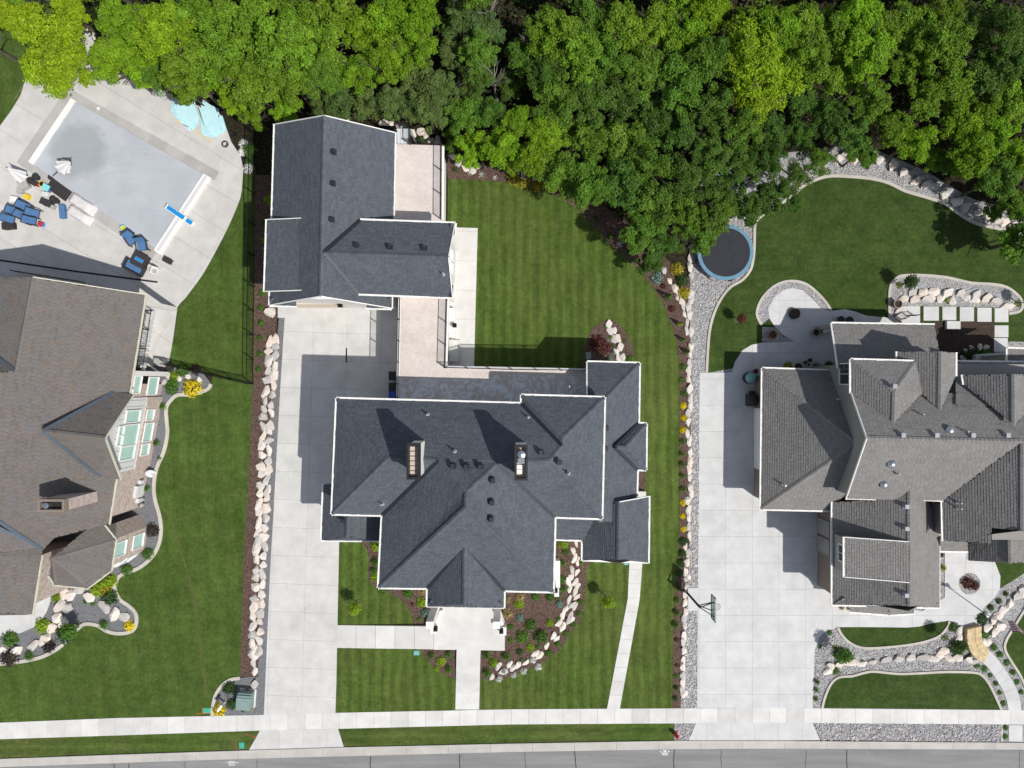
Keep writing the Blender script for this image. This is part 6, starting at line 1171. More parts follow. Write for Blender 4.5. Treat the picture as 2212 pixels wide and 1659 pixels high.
plants('in the boulder strip', 'top', tl(2, 1, [(1345, 905, .45, 'green', 'cone'), (1305, 810, .22, 'red', 'open'), (1385, 1010, .28, 'red', 'open'), (1445, 1140, .35, 'lime', 'cone'), (1470, 1275, .32, 'green', 'cone'), (1510, 1380, .36, 'green', 'cone'), (1480, 1510, .25, 'green', 'open'), (1470, 1620, .22, 'green', 'open'), (1490, 870, .5, 'gold', 'ball'), (1260, 740, .45, 'blue', 'open'), (1470, 760, .55, 'dark', 'ball'), (1430, 670, .5, 'gold', 'open')]) + tl(2, 2, [(1490, 80, .25, 'green', 'open'), (1480, 190, .26, 'yellow', 'open'), (1487, 290, .26, 'yellow', 'open'), (1475, 395, .26, 'yellow', 'open'), (1478, 500, .36, 'grass', 'blade'), (1475, 605, .36, 'grass', 'blade'), (1475, 695, .36, 'grass', 'blade'), (1478, 795, .36, 'grass', 'blade'), (1480, 910, .36, 'grass', 'blade'), (1485, 1028, .26, 'yellow', 'open'), (1475, 1142, .22, 'yellow', 'open'), (1485, 1258, .22, 'yellow', 'open'), (1485, 1362, .36, 'dark', 'ball'), (1475, 1465, .32, 'dark', 'ball'), (1465, 1548, .34, 'dark', 'ball'), (1450, 1640, .32, 'dark', 'ball')]) + tl(2, 3, [(1440, 100, .42, 'grass', 'blade'), (1430, 215, .38, 'grass', 'blade'), (1425, 320, .42, 'grass', 'blade'), (1415, 425, .42, 'grass', 'blade'), (1420, 865, .2, 'green', 'open'), (1420, 970, .3, 'dark', 'blade'), (1415, 1060, .3, 'dark', 'blade'), (1420, 550, .18, 'red', 'open'), (1422, 770, .16, 'red', 'open')]), 'plants in the boulder strip')
plants('in the island bed', 'top', tl(2, 1, [(750, 1310, .62, 'red', 'open'), (800, 1350, .5, 'red', 'open'), (825, 1280, .26, 'blue', 'blade'), (875, 1385, .28, 'blue', 'blade'), (845, 1440, .3, 'blue', 'blade'), (855, 1255, .17, 'lime', 'ball'), (805, 1160, .14, 'green', 'open'), (875, 1335, .14, 'green', 'open'), (975, 1285, .14, 'green', 'open'), (1020, 1450, .32, 'green', 'open'), (1040, 1465, .24, 'lime', 'open')]), 'plants in the island bed')
plants('at the wood edge', 'left', tl(1, 0, [(1850, 1500, .3, 'white', 'spike'), (1950, 1515, .35, 'white', 'spike'), (2065, 1535, .25, 'white', 'spike'), (1715, 1465, .2, 'dark', 'open'), (1430, 1205, .2, 'green', 'open')]) + tl(2, 0, [(15, 1545, .5, 'gold', 'ball'), (110, 1570, .48, 'gold', 'ball'), (230, 1605, .46, 'gold', 'ball')]) + tl(2, 1, [(930, 455, .38, 'white', 'spike'), (1000, 510, .32, 'grass', 'spike'), (725, 235, .2, 'grass', 'open'), (850, 380, .25, 'grass', 'open')]), 'plants at the wood edge', axis=0)
plants('left of the porch', 'top', tl(1, 2, [(1035, 1400, .45, 'lime', 'open'), (1030, 1540, .48, 'green', 'blade'), (1020, 1620, .45, 'green', 'blade')]) + tl(1, 3, [(1025, 10, .35, 'lime', 'open'), (1090, 125, .35, 'green', 'open'), (1310, 155, .36, 'green', 'open'), (1430, 130, .5, 'straw', 'blade'), (1430, 235, .4, 'lime', 'open'), (1465, 322, .36, 'blue', 'open'), (1410, 375, .18, 'green', 'open'), (1500, 395, .18, 'grass', 'open'), (1350, 245, .14, 'red', 'open')]), 'plants left of the porch')
plants('left of the front steps', 'top', tl(1, 3, [(1515, 690, .42, 'green', 'blade'), (1665, 680, .42, 'green', 'blade'), (1600, 745, .36, 'lime', 'open'), (1560, 805, .22, 'lime', 'open'), (1665, 810, .42, 'green', 'blade')]), 'plants left of the front steps')
plants('right of the porch', 'top', tl(1, 3, [(1995, 690, .48, 'green', 'blade'), (1995, 840, .48, 'green', 'blade'), (2165, 695, .48, 'green', 'blade'), (2055, 760, .36, 'lime', 'open'), (2170, 330, .55, 'straw', 'blade'), (2170, 205, .4, 'straw', 'blade'), (2100, 890, .36, 'white', 'blade'), (2145, 830, .3, 'white', 'blade'), (2200, 440, .25, 'green', 'open'), (2200, 560, .25, 'green', 'open')]) + tl(2, 2, [(445, 1390, .4, 'lime', 'ball'), (460, 1450, .25, 'green', 'ball'), (440, 1550, .42, 'green', 'blade'), (600, 1540, .3, 'green', 'blade')]) + tl(2, 3, [(70, 185, .5, 'straw', 'blade'), (60, 250, .38, 'lime', 'open'), (200, 180, .34, 'green', 'open'), (330, 180, .36, 'green', 'open'), (390, 165, .32, 'green', 'open'), (445, 110, .4, 'green', 'blade'), (430, 30, .34, 'green', 'ball'), (412, 245, .3, 'blue', 'ball'), (70, 365, .3, 'blue', 'ball'), (160, 430, .46, 'green', 'ball'), (325, 405, .3, 'lime', 'open'), (90, 530, .5, 'green', 'ball'), (250, 530, .54, 'green', 'ball'), (160, 620, .32, 'lime', 'open'), (220, 617, .2, 'green', 'open'), (65, 655, .26, 'dark', 'ball'), (88, 725, .16, 'green', 'open'), (405, 375, .2, 'green', 'open'), (588, 225, .24, 'green', 'ball'), (575, 325, .22, 'green', 'ball'), (525, 420, .26, 'green', 'ball'), (463, 495, .26, 'green', 'ball'), (390, 590, .24, 'green', 'ball'), (318, 670, .3, 'green', 'ball'), (180, 730, .34, 'white', 'blade'), (225, 790, .36, 'white', 'blade'), (100, 825, .34, 'white', 'blade'), (15, 860, .3, 'white', 'blade')]), 'plants right of the porch')
plants('in the right front garden', 'left', tl(3, 3, [(535, 490, .22, 'green', 'ball'), (450, 615, .16, 'green', 'open'), (640, 690, .62, 'dark', 'ball'), (590, 820, .32, 'green', 'ball'), (425, 915, .34, 'green', 'blade'), (420, 985, .32, 'green', 'blade'), (415, 1065, .28, 'green', 'blade'), (1605, 445, .38, 'dark', 'open'), (1635, 620, .55, 'dark', 'ball'), (1665, 645, .4, 'green', 'ball'), (1860, 375, .42, 'dark', 'open'), (1885, 505, .34, 'green', 'open'), (2060, 155, .22, 'dark', 'ball'), (2000, 220, .24, 'dark', 'ball'), (1930, 275, .26, 'dark', 'ball'), (1810, 775, .24, 'green', 'ball'), (1875, 805, .26, 'green', 'ball'), (1925, 860, .18, 'green', 'ball'), (1972, 930, .2, 'green', 'ball'), (2005, 1010, .18, 'green', 'ball'), (2037, 1103, .22, 'green', 'ball'), (1958, 620, .28, 'green', 'ball'), (2010, 680, .25, 'green', 'ball'), (2070, 753, .26, 'green', 'ball'), (2122, 835, .24, 'green', 'ball'), (2158, 918, .22, 'green', 'ball'), (2192, 1005, .2, 'green', 'ball'), (2057, 1313, .22, 'green', 'ball'), (2055, 1390, .22, 'green', 'ball'), (1740, 60, .5, 'red', 'open'), (1790, 85, .36, 'red', 'open'), (1740, 690, .2, 'purple', 'open'), (640, 275, .3, 'straw', 'blade'), (700, 280, .24, 'straw', 'blade'), (850, 318, .26, 'straw', 'blade'), (980, 330, .22, 'straw', 'blade')]) + tl(3, 2, [(1505, 1480, .16, 'purple', 'ball'), (1515, 1590, .36, 'gold', 'blade')]), 'plants in the right front garden', axis=0)
plants('behind the grey-roofed house', 'left', tl(3, 1, [(175, 1505, .34, 'gold', 'open'), (430, 1520, .38, 'dark', 'ball'), (530, 1500, .36, 'dark', 'open'), (265, 1515, .3, 'purple', 'open'), (1545, 935, .2, 'lime', 'open'), (1800, 1385, .4, 'dark', 'open'), (1720, 1400, .36, 'dark', 'open'), (1890, 1390, .34, 'green', 'open')]), 'plants behind the right house', axis=0)
plants('at the pool end', 'top', tl(0, 0, [(2150, 1290, .55, 'green', 'ball'), (2100, 1240, .36, 'white', 'open'), (2085, 1310, .32, 'white', 'open'), (2140, 1450, .4, 'white', 'open'), (2150, 1390, .34, 'green', 'open')]), 'plants at the pool end')
# ---- young trees with visible stems
def young(x, y, h, r, col, label, bank=OPEN):
    p = Vector((*g2(x, y), 0)); t_ = thing('young_tree', label, 'tree', (p.x, p.y, 0), 'young trees')
    MB().cyl(p, p + Vector((0, 0, h)), .035, .02, 6).build('trunk', M['bark'], t_)
    for k in range(3):
        c = bpy.data.objects.new('crown', bank[k % len(bank)]); COL.objects.link(c); c.parent = t_; c.location = (random.uniform(-.12, .12), random.uniform(-.12, .12), h * (.72 + .1 * k) - r * .45); c.scale = (r, r, r * 1.1); c.rotation_euler = (0, 0, k * 2.1); c.color = SC[col]
    MB().lathe((p.x, p.y, .034), [(.32, 0), (.28, .03), (.02, .04)], 14).build('tree_ring', M['dry'], t_)
young(775, 1303, 2.2, .42, 'lime', 'young lime-green tree on the front lawn left of the porch'); young(1307, 1285, 2.2, .44, 'lime', 'young green tree on the lawn east of the front bed')
young(1592, 690, 1.6, .36, 'red', 'young dark-leaved tree on the right back lawn'); young(1942, 616, 2.2, .5, 'dark', 'small tree at the corner of the boulder bed')
young(1805, 1400, 2.4, .55, 'green', 'small tree with a long shadow beside the right driveway'); young(720, 1342 + 0, .01, .01, 'green', 'x') if False else None
young(173, 1352, 2.0, .62, 'green', 'thin green tree in the left house front bed'); young(2198, 655, 2.0, .4, 'dark', 'small tree at the right end of the boulder bed')
young(2040, 1376, 2.6, .42, 'dark', 'small dark tree left of the flagstone steps')
# ------------------------------------------------------------------ fences
def fence(label, pts, h=1.5): return railing('metal_fence', label, 'fence', [(*g2(x, y), .03) for x, y in pts], h, 'black', 2.2, .115, pw_=.07, tw=.05)
fence('black metal fence between the pool yard and the garage', [(553, 292), (551, 420), (549.5, 620), (547.5, 829)])
fence('black metal cross fence between front and back lawn of the left house', [(547.5, 829), (460, 809), (368, 787)])
# ------------------------------------------------------------------ pool
def ax(x, y): return g2(x, y)
TL, TR, BR, BL = [Vector((*g2(x, y), 0)) for x, y in ((160, 218), (446, 381), (342, 541), (70, 352))]
def pq(u, v): return (TL * (1 - u) + TR * u) * (1 - v) + (BL * (1 - u) + BR * u) * v
pool = thing('swimming_pool', 'swimming pool under a pale grey vinyl cover', 'swimming pool', tuple(pq(.5, .5)))
b = MB(); nu, nv = 44, 26
for i in range(nu + 1):
    for j in range(nv + 1):
        u, v = i / nu, j / nv; p = pq(u, v); e = min(u, 1 - u, v, 1 - v); sag = -.07 * min(1, e * 5) + .018 * math.sin(u * 23 + v * 9) * math.cos(v * 17 - u * 6) + random.uniform(-.006, .006) - .05 * math.exp(-((u - .2) ** 2 + (v - .62) ** 2) / .02)
        b.v.append((p.x, p.y, .21 + sag * (1 if e > .02 else .3)))
b.f = [(i * (nv + 1) + j, i * (nv + 1) + j + 1, (i + 1) * (nv + 1) + j + 1, (i + 1) * (nv + 1) + j) for i in range(nu) for j in range(nv)]; b.mi = [0] * len(b.f)
b.f = [f[::-1] for f in b.f]
b.build('pool_cover', M['cover'], pool, True)
def off(u0, v0, u1, v1): return [tuple(pq(u0, v0).xy), tuple(pq(u1, v0).xy), tuple(pq(u1, v1).xy), tuple(pq(u0, v1).xy)]
MB().prism(off(-.012, -.01, .022, 1.01), .06, .27).build('cover_track', M['white'], pool); MB().prism(off(.985, -.01, 1.035, 1.02), .06, .3).build('cover_housing', M['white'], pool)
MB().prism(off(1.0, -.0, 1.02, 1.0), .29, .315).build('housing_lid', M['siding'], pool)
cpw, cph = .085, .115
def band(u0, v0, u1, v1, n, along):
    for k in range(n):
        a, c = k / n, (k + 1) / n
        q = off(u0 + (u1 - u0) * a, v0, u0 + (u1 - u0) * c - .0015, v1) if along == 'u' else off(u0, v0 + (v1 - v0) * a, u1, v0 + (v1 - v0) * c - .002)
        MB().prism(q, .0, .069).build('coping_slab', M['coping'], pool)
band(-cpw, -cph, 1.06, 0, 9, 'u'); band(-cpw, 1.0, 1.0, 1 + cph, 9, 'u'); band(-cpw, 0, 0, 1, 5, 'v')
MB().prism([(x, y) for x, y in [(g2(213.5 + 3.5 * math.cos(a), 235 + 3.5 * math.sin(a))) for a in np.linspace(0, 6.28, 14)[:-1]]], .06, .078).build('skimmer_lid', M['white'], pool)
dv = thing('diving_board', 'blue diving board with white edges over the pool cover', 'diving board', (*g2(411, 480), .06))
a_, c_ = Vector((*g2(366, 448.5), .55)), Vector((*g2(423, 487), .55)); dd = (c_ - a_).normalized(); rz = math.atan2(dd.y, dd.x); L = (c_ - a_).length
MB().box((a_ + c_) / 2, (L, .42, .06), rz).build('board', M['white'], dv); MB().box((a_ + c_) / 2 - dd * .35 + Vector((0, 0, .035)), (L - .95, .34, .012), rz).build('grip_strip', M['diveblue'], dv)
MB().box(c_ - dd * .33 + Vector((0, 0, .035)), (.55, .34, .012), rz).build('grip_strip', M['diveblue'], dv); MB().box(c_ - dd * .5 - Vector((0, 0, .27)), (.7, .38, .42), rz).build('stand', M['white'], dv)
# foam panel stacks
def foam_stack(label, quad, n, fan):
    p0 = Vector((*g2(*quad[0]), 0)); r = thing('foam_stack', label, 'foam panels', tuple(p0)); pts = [Vector((*g2(*q), 0)) for q in quad]; c = sum(pts, Vector((0, 0, 0))) / len(pts)
    for k in range(n):
        m_ = Matrix.Rotation(R(fan * (k - n / 2) + random.uniform(-1, 1)), 3, 'Z'); o_ = Vector((random.uniform(-.12, .12) + .05 * k, random.uniform(-.12, .12) - .02 * k, 0))
        b = MB(); b.prism([tuple((c + m_ @ (q - c) * (1 - .03 * k) + o_).xy) for q in pts], .06 + .07 * k, .06 + .07 * k + .06); b.build('foam_panel', M['foam'], r)
foam_stack('large fanned stack of light blue foam panels under the trees', [(371, 216), (418, 212), (432, 262), (420, 282), (373, 246)], 9, 2.2)
foam_stack('smaller stack of light blue foam panels with white ones', [(430, 222), (468, 236), (478, 292), (448, 296), (436, 270)], 8, 3.5)
foam_stack('few light blue foam panels leaning at the end of the stacks', [(468, 250), (480, 252), (490, 284), (478, 290)], 4, 5)
# ---- outdoor furniture
def chair(label, x, y, rot, fab='blue', fr='charcoal', big=1.0, group='blue patio chairs'):
    r = thing('patio_chair', label, 'chair', (0, 0, 0), group); s_ = .3 * big
    MB().box((0, 0, .42), (2 * s_ - .04, 2 * s_ - .04, .1)).build('seat_cushion', M[fab], r)
    m_ = Matrix.Rotation(R(-18), 3, 'X'); MB().box((0, s_ + .05, .72), (2 * s_ - .06, .1, .55), rot=m_).build('back_cushion', M[fab], r); MB().box((0, s_ + .11, .7), (2 * s_ + .04, .04, .62), rot=m_).build('back_frame', M[fr], r)
    for a in (-1, 1):
        MB().box((a * (s_ + .03), 0, .62), (.07, 2 * s_ + .1, .04)).build('armrest', M[fr], r)
        for c in (-1, 1): MB().box((a * (s_ + .03), c * (s_ - .0), .31), (.05, .05, .62)).build('leg', M[fr], r)
    MB().box((0, 0, .35), (2 * s_, 2 * s_, .05)).build('seat_frame', M[fr], r)
    p = P(x, y, .5); r.location = (p.x, p.y, .06); r.rotation_euler = (0, 0, R(rot)); return r
for k, (x, y, a, nm) in enumerate(((55, 447, 60, 'topmost of the cluster'), (33, 457, 70, 'upper left of the cluster'), (51, 467, 60, 'in the middle of the cluster'), (76, 461, 75, 'right end of the cluster'), (22, 474, 75, 'lower left of the cluster'), (69, 477, 80, 'bottom of the cluster'))):
    chair('blue sling chair %s by the pool' % nm, *t(0, 0, [(0, 0)])[0], 0) if False else chair('blue sling chair %s by the pool' % nm, x, y - .0, a, group='sling chairs by the pool')
chair('blue cushioned wicker armchair nearest the pool corner', 284, 517, 35, big=1.25, group='wicker armchairs'); chair('blue cushioned wicker armchair beside the other one', 307, 531, 10, big=1.25, group='wicker armchairs')
ls = thing('loveseat', 'blue cushioned wicker loveseat facing the fire table', 'sofa', (*P(292, 578, .4)[:2], .06)); p = P(292, 578, .4); m0 = Matrix.Rotation(R(-28), 3, 'Z')
def lb(c, sz, nm, mt, par=ls, pp=p, mm=m0): return MB().box(Vector((pp.x, pp.y, 0)) + mm @ Vector(c), sz, rot=mm).build(nm, M[mt], par)
lb((0, 0, .3), (1.5, .8, .3), 'base', 'charcoal'); lb((-.35, .05, .5), (.68, .62, .14), 'seat_cushion', 'blue'); lb((.35, .05, .5), (.68, .62, .14), 'seat_cushion', 'blue'); lb((0, -.38, .62), (1.5, .14, .5), 'backrest', 'charcoal')
for s_ in (-1, 1): lb((s_ * .78, 0, .5), (.12, .85, .4), 'armrest', 'charcoal')
p = P(303, 562, .5); ft = thing('fire_table', 'dark square fire table with a blue glass tray', 'table', (p.x, p.y, .06))
for (c, sz, nm, mt) in (((0, 0, .35), (1.0, 1.0, .58), 'base', 'charcoal'), ((0, 0, .665), (1.12, 1.12, .05), 'table_top', 'charcoal'), ((0, 0, .7), (.75, .32, .025), 'burner_tray', 'steel'), ((0, 0, .72), (.66, .22, .02), 'glass_stones', 'diveblue')): lb(c, sz, nm, mt, ft, p, m0)
p = P(334, 585, .4); wc = thing('plastic_chair', 'white plastic folding chair on the pool deck', 'chair', (p.x, p.y, .06)); m1 = Matrix.Rotation(R(-15), 3, 'Z')
for (c, sz, nm, mt) in (((0, 0, .4), (.5, .5, .05), 'seat', 'white'), ((0, .28, .7), (.5, .06, .6), 'backrest', 'white'), ((.27, 0, .5), (.05, .5, .05), 'armrest', 'white'), ((-.27, 0, .5), (.05, .5, .05), 'armrest', 'white'), ((.22, .2, .2), (.05, .05, .4), 'leg', 'white'), ((-.22, .2, .2), (.05, .05, .4), 'leg', 'white'), ((.22, -.2, .2), (.05, .05, .4), 'leg', 'white'), ((-.22, -.2, .2), (.05, .05, .4), 'leg', 'white'), ((0, -.02, .435), (.36, .36, .02), 'seat_pad', 'pipe')): lb(c, sz, nm, mt, wc, p, m1)
p = P(363, 563, .3); ot = thing('side_table', 'dark square side table alone on the pool deck', 'table', (p.x, p.y, .06))
for (c, sz, nm, mt) in (((0, 0, .42), (.72, .42, .05), 'table_top', 'charcoal'), ((.3, .15, .2), (.05, .05, .4), 'leg', 'charcoal'), ((-.3, .15, .2), (.05, .05, .4), 'leg', 'charcoal'), ((.3, -.15, .2), (.05, .05, .4), 'leg', 'charcoal'), ((-.3, -.15, .2), (.05, .05, .4), 'leg', 'charcoal'), ((0, 0, .15), (.6, .3, .03), 'shelf', 'charcoal')): lb(c, sz, nm, mt, ot, p, m0)
# covered loungers
def lumpbox(name, label, cat, x, y, L, Wd, hh, rz, mat, part='cloth'):
    p = P(x, y, hh / 2); r = thing(name, label, cat, (p.x, p.y, .06)); b = MB(); n = 12; m_ = Matrix.Rotation(R(rz), 3, 'Z'); g = {}
    for i in range(n + 1):
        for j in range(n + 1):
            u, v = i / n * 2 - 1, j / n * 2 - 1; e = max(abs(u), abs(v)); z = .06 if e > .99 else hh * (1 - .12 * (abs(u) > .7)) + random.uniform(-.03, .03) - .08 * (e > .8); sx = 1 - (.06 if z > .1 else 0)
            b.v.append(tuple(Vector((p.x, p.y, 0)) + m_ @ Vector((u * L / 2 * sx + random.uniform(-.015, .015), v * Wd / 2 * sx + random.uniform(-.015, .015), z))))
    b.f = [(i * (n + 1) + j, (i + 1) * (n + 1) + j, (i + 1) * (n + 1) + j + 1, i * (n + 1) + j + 1) for i in range(n) for j in range(n)]; b.mi = [0] * len(b.f); b.build(part, M[mat], r, True); return r
lumpbox('covered_lounger', 'pale cloth-covered lounger next to the pool cover', 'lounger', 177, 440, 2.3, .95, .7, -33, 'covergrey'); lumpbox('covered_lounger', 'pale cloth-covered lounger farther from the pool', 'lounger', 170, 464, 2.2, .85, .6, -33, 'covergrey')
# dark striped mat / lounger frame
p = P(127, 410, .3); ln = thing('sun_lounger', 'black slatted lounger beside the pool edge', 'lounger', (p.x, p.y, .06)); m2 = Matrix.Rotation(R(-36), 3, 'Z'); lb((0, 0, .28), (1.9, .9, .06), 'frame', 'charcoal', ln, p, m2)
for k in range(8): lb((-.84 + k * .24, 0, .33), (.17, .84, .04), 'slat', 'charcoal', ln, p, m2)
for a in (-1, 1):
    for c in (-1, 1): lb((a * .8, c * .35, .13), (.06, .06, .26), 'leg', 'charcoal', ln, p, m2)
def umbrella(label, base, tip, ztip, rad, L, shut=True):
    """half-folded parasol leaning over: base point on deck, tip point"""
    a = Vector((*g2(*base), .06)); c = P(tip[0], tip[1], ztip); r = thing('parasol', label, 'parasol', tuple(a)); MB().cyl(a, c, .03, n=8).build('pole', M['black'], r)
    dd = (c - a).normalized(); q = dd.to_track_quat('Z', 'Y').to_matrix(); n = 16; vs = [c]
    for i in range(n):
        an = 2 * math.pi * i / n; rr = rad * (1.0 if i % 2 == 0 else .72); vs.append(c - dd * (L + (.08 if i % 2 else 0)) + q @ Vector((rr * math.cos(an), rr * math.sin(an), 0)))
    b = MB(); b.add(vs, [(0, 1 + i, 1 + (i + 1) % n) for i in range(n)]); b.build('canopy', M['canvas'], r); MB().cyl(c, c + dd * .12, .04, .02, 8).build('finial', M['black'], r)
    MB().lathe((a.x, a.y, .06), [(.28, 0), (.26, .08), (.06, .1)], 14).build('base', M['charcoal'], r)
umbrella('half-folded white parasol leaning over the pool cover', (112, 383), (152, 348), 2.5, .62, 1.45); umbrella('half-folded white parasol at the left end of the clutter', (62, 392), (14, 361), 2.5, .55, 1.6)
# smaller clutter around the pool
def tub(label, x, y, r_, h, mat, cat='tub', name='tub', rim=None):
    p = P(x, y, h); r = thing(name, label, cat, (p.x, p.y, .06)); MB().lathe((p.x, p.y, .06), [(r_ * .8, 0), (r_, h * .9), (r_ * 1.08, h * .92), (r_ * 1.08, h), (r_ * .88, h), (r_ * .8, h * .75)], 16).build('body', M[mat], r); MB().lathe((p.x, p.y, .06), [(r_ * .8, h * .7), (r_ * .8, h * .78)], 16).build('contents', M[rim or mat], r); return r
tub('black round pot beside the leaning parasol', 76.5, 382, .26, .4, 'charcoal', 'pot'); tub('black round pot next to the parasol pot', 66, 390, .24, .3, 'charcoal', 'pot'); tub('grey exercise tub near the yellow toy', 43, 412, .25, .35, 'pipe'); tub('small dark pot by the loungers', 114, 430, .25, .35, 'charcoal', 'pot'); tub('aqua beach bucket by the wicker armchairs', 266, 493, .24, .35, 'aqua', 'bucket', rim='yellow'); tub('round blue bucket by the wicker armchairs', 279, 499, .16, .25, 'royal', 'bucket', rim='aqua')
tub('light green swim ring tub in the clutter', 90, 397, .22, .2, 'yellow', 'toy', rim='black'); tub('black stacked hose pot by the chairs', 122, 434, .22, .3, 'charcoal', 'pot')
def crate(label, x, y, sx, sy, h, rz, mat, lid, cat='box', name='storage_box'):
    p = P(x, y, h); r = thing(name, label, cat, (p.x, p.y, .06)); m_ = Matrix.Rotation(R(rz), 3, 'Z'); lb((0, 0, .06 + h / 2), (sx, sy, h), 'body', mat, r, p, m_); lb((0, 0, .06 + h + .02), (sx * 1.06, sy * 1.06, .05), 'lid', lid, r, p, m_); lb((0, -sy / 2 - .03, .06 + h * .7), (.16, .04, .05), 'handle', lid, r, p, m_)
crate('grey cube stool by the parasol pots', 50, 398, .7, .7, .45, 25, 'pipe', 'pipe'); crate('orange and black cooler in the clutter', 75, 396, .5, .35, .35, -20, 'red', 'charcoal'); crate('blue and white striped cooler left of the clutter', 32, 431, .6, .42, .3, -8, 'royal', 'white'); crate('yellow plastic toy box', 58, 425, .42, .35, .3, -20, 'yellow', 'yellow'); crate('white storage box near the small pots', 99, 420, .5, .36, .35, -10, 'white', 'siding'); crate('black storage box above the sling chairs', 99, 438, .85, .45, .45, -25, 'black', 'charcoal'); crate('dark grey box at the end of the black storage box', 113, 447, .35, .3, .3, -25, 'pipe', 'pipe'); crate('blue kick-board box next to the covered loungers', 135, 457, .42, 1.05, .3, 5, 'blue', 'blue'); crate('aqua cushion box by the wicker armchairs', 271, 508, .5, .35, .3, -20, 'aqua', 'aqua'); crate('black grill bag at the left edge of the chairs', 18, 488, .9, .5, .4, 5, 'black', 'charcoal'); crate('light blue box under the parasol', 100, 405, .55, .45, .4, -30, 'blue', 'aqua'); crate('blue and red toy box at the bottom of the chairs', 88, 484, .4, .32, .3, -20, 'diveblue', 'red')
def coil(label, x, y, r_):
    p = Vector((*g2(x, y), .06)); o = MB(); n = 22
    for k in range(3):
        for i in range(n):
            a, c = 2 * math.pi * i / n, 2 * math.pi * (i + 1) / n; rr = r_ - k * .05; o.bar((p.x + rr * math.cos(a), p.y + rr * math.sin(a), .09 + k * .03), (p.x + rr * math.cos(c), p.y + rr * math.sin(c), .09 + k * .03), .03)
    tag(o.build('hose', M['bronze']), label, 'hose')
coil('coiled brown hose on the pool deck', 487, 312, .27); coil('second coiled hose beside the blue foam', 508, 290, .2)
tag(MB().ribbon(G([(378, 260), (420, 282), (460, 309)]), .05, .06, .12).build('pole', M['yellow']), 'thin yellow pole lying below the blue foam', 'pole')
tag(MB().ribbon(G(t(0, 1, [(0, 590), (680, 690), (1365, 780)])), .13, .045, .085).build('channel_drain', M['black']), 'long black channel drain across the left pool deck', 'drain')
# ------------------------------------------------------------------ trampoline
p = P(1567, 545, .9); tp = thing('trampoline', 'round trampoline with blue pad and black mat', 'trampoline', (p.x, p.y, .03)); Ro = 60.5 * (H - .9) / H / S; Ri = Ro - .28
MB().lathe((p.x, p.y, .03), [(Ri + .02, .86), (Ri - .1, .87), (.05, .80)], 40).build('jumping_mat', M['matt'], tp)
def ring(r0, r1, z0, z1, n=48):
    b = MB()
    for i in range(n):
        a, c = 2 * math.pi * i / n, 2 * math.pi * (i + 1) / n; b.prism([(p.x + r0 * math.cos(a), p.y + r0 * math.sin(a)), (p.x + r1 * math.cos(a), p.y + r1 * math.sin(a)), (p.x + r1 * math.cos(c), p.y + r1 * math.sin(c)), (p.x + r0 * math.cos(c), p.y + r0 * math.sin(c))], z0, z1)
    return b
ring(Ri, Ro, .90, .94).build('pad', M['pad'], tp); ring(Ro - .08, Ro - .02, .84, .9).build('frame_ring', M['steel'], tp)
for k in range(8):
    a = 2 * math.pi * (k + .3) / 8; MB().bar((p.x + (Ro - .05) * math.cos(a), p.y + (Ro - .05) * math.sin(a), .03), (p.x + (Ro - .05) * math.cos(a), p.y + (Ro - .05) * math.sin(a), .9), .06).build('leg', M['black'], tp)
    a2 = a + .2; MB().bar((p.x + (Ro + .02) * math.cos(a), p.y + (Ro + .02) * math.sin(a), .07), (p.x + (Ro + .02) * math.cos(a2), p.y + (Ro + .02) * math.sin(a2), .07), .05).build('foot', M['black'], tp)
# ------------------------------------------------------------------ basketball hoop
bx_, by_ = g2(1484, 1280); hp = thing('basketball_hoop', 'basketball hoop on a dark pole beside the right driveway', 'basketball hoop', (bx_, by_, 0))
MB().prism(G([(1486, 1270), (1507, 1270), (1507, 1319), (1486, 1319)]), 0, .058).build('footing', M['rdrive'], hp)
BB = P(1541, 1313, 3.3); top = Vector((bx_ + .25, by_ - .25, 3.0)); MB().bar((bx_, by_, 0), top, .16).build('pole', M['black'], hp)
MB().box((BB.x, BB.y, 3.35), (.06, 1.8, 1.05)).build('backboard', M['clear'], hp)
f = MB()
for s_ in (-1, 1): f.box((BB.x - .01, BB.y + s_ * .88, 3.35), (.09, .06, 1.1)); f.box((BB.x - .01, BB.y, 3.35 + s_ * .52), (.09, 1.82, .06))
f.build('backboard_frame', M['boxgreen'], hp)
for s_ in (-1, 1):
    MB().bar(top, (BB.x - .05, BB.y + s_ * .55, 3.7), .06).build('strut', M['black'], hp); MB().bar(top - Vector((0, 0, .5)), (BB.x - .05, BB.y + s_ * .3, 2.95), .06).build('strut', M['black'], hp)
rim = MB(); rc = (BB.x + .38, BB.y, 3.05)
for i in range(20):
    a, c = 2 * math.pi * i / 20, 2 * math.pi * (i + 1) / 20; rim.bar((rc[0] + .23 * math.cos(a), rc[1] + .23 * math.sin(a), 3.05), (rc[0] + .23 * math.cos(c), rc[1] + .23 * math.sin(c), 3.05), .025)
rim.bar((BB.x, BB.y, 3.05), (BB.x + .16, BB.y, 3.05), .1, .04); rim.build('rim', M['orange'], hp)
net = MB()
for i in range(12):
    a = 2 * math.pi * i / 12; net.bar((rc[0] + .22 * math.cos(a), rc[1] + .22 * math.sin(a), 3.04), (rc[0] + .13 * math.cos(a + .4), rc[1] + .13 * math.sin(a + .4), 2.6), .012); net.bar((rc[0] + .22 * math.cos(a), rc[1] + .22 * math.sin(a), 3.04), (rc[0] + .13 * math.cos(a - .4), rc[1] + .13 * math.sin(a - .4), 2.6), .012)
net.build('net', M['white'], hp)
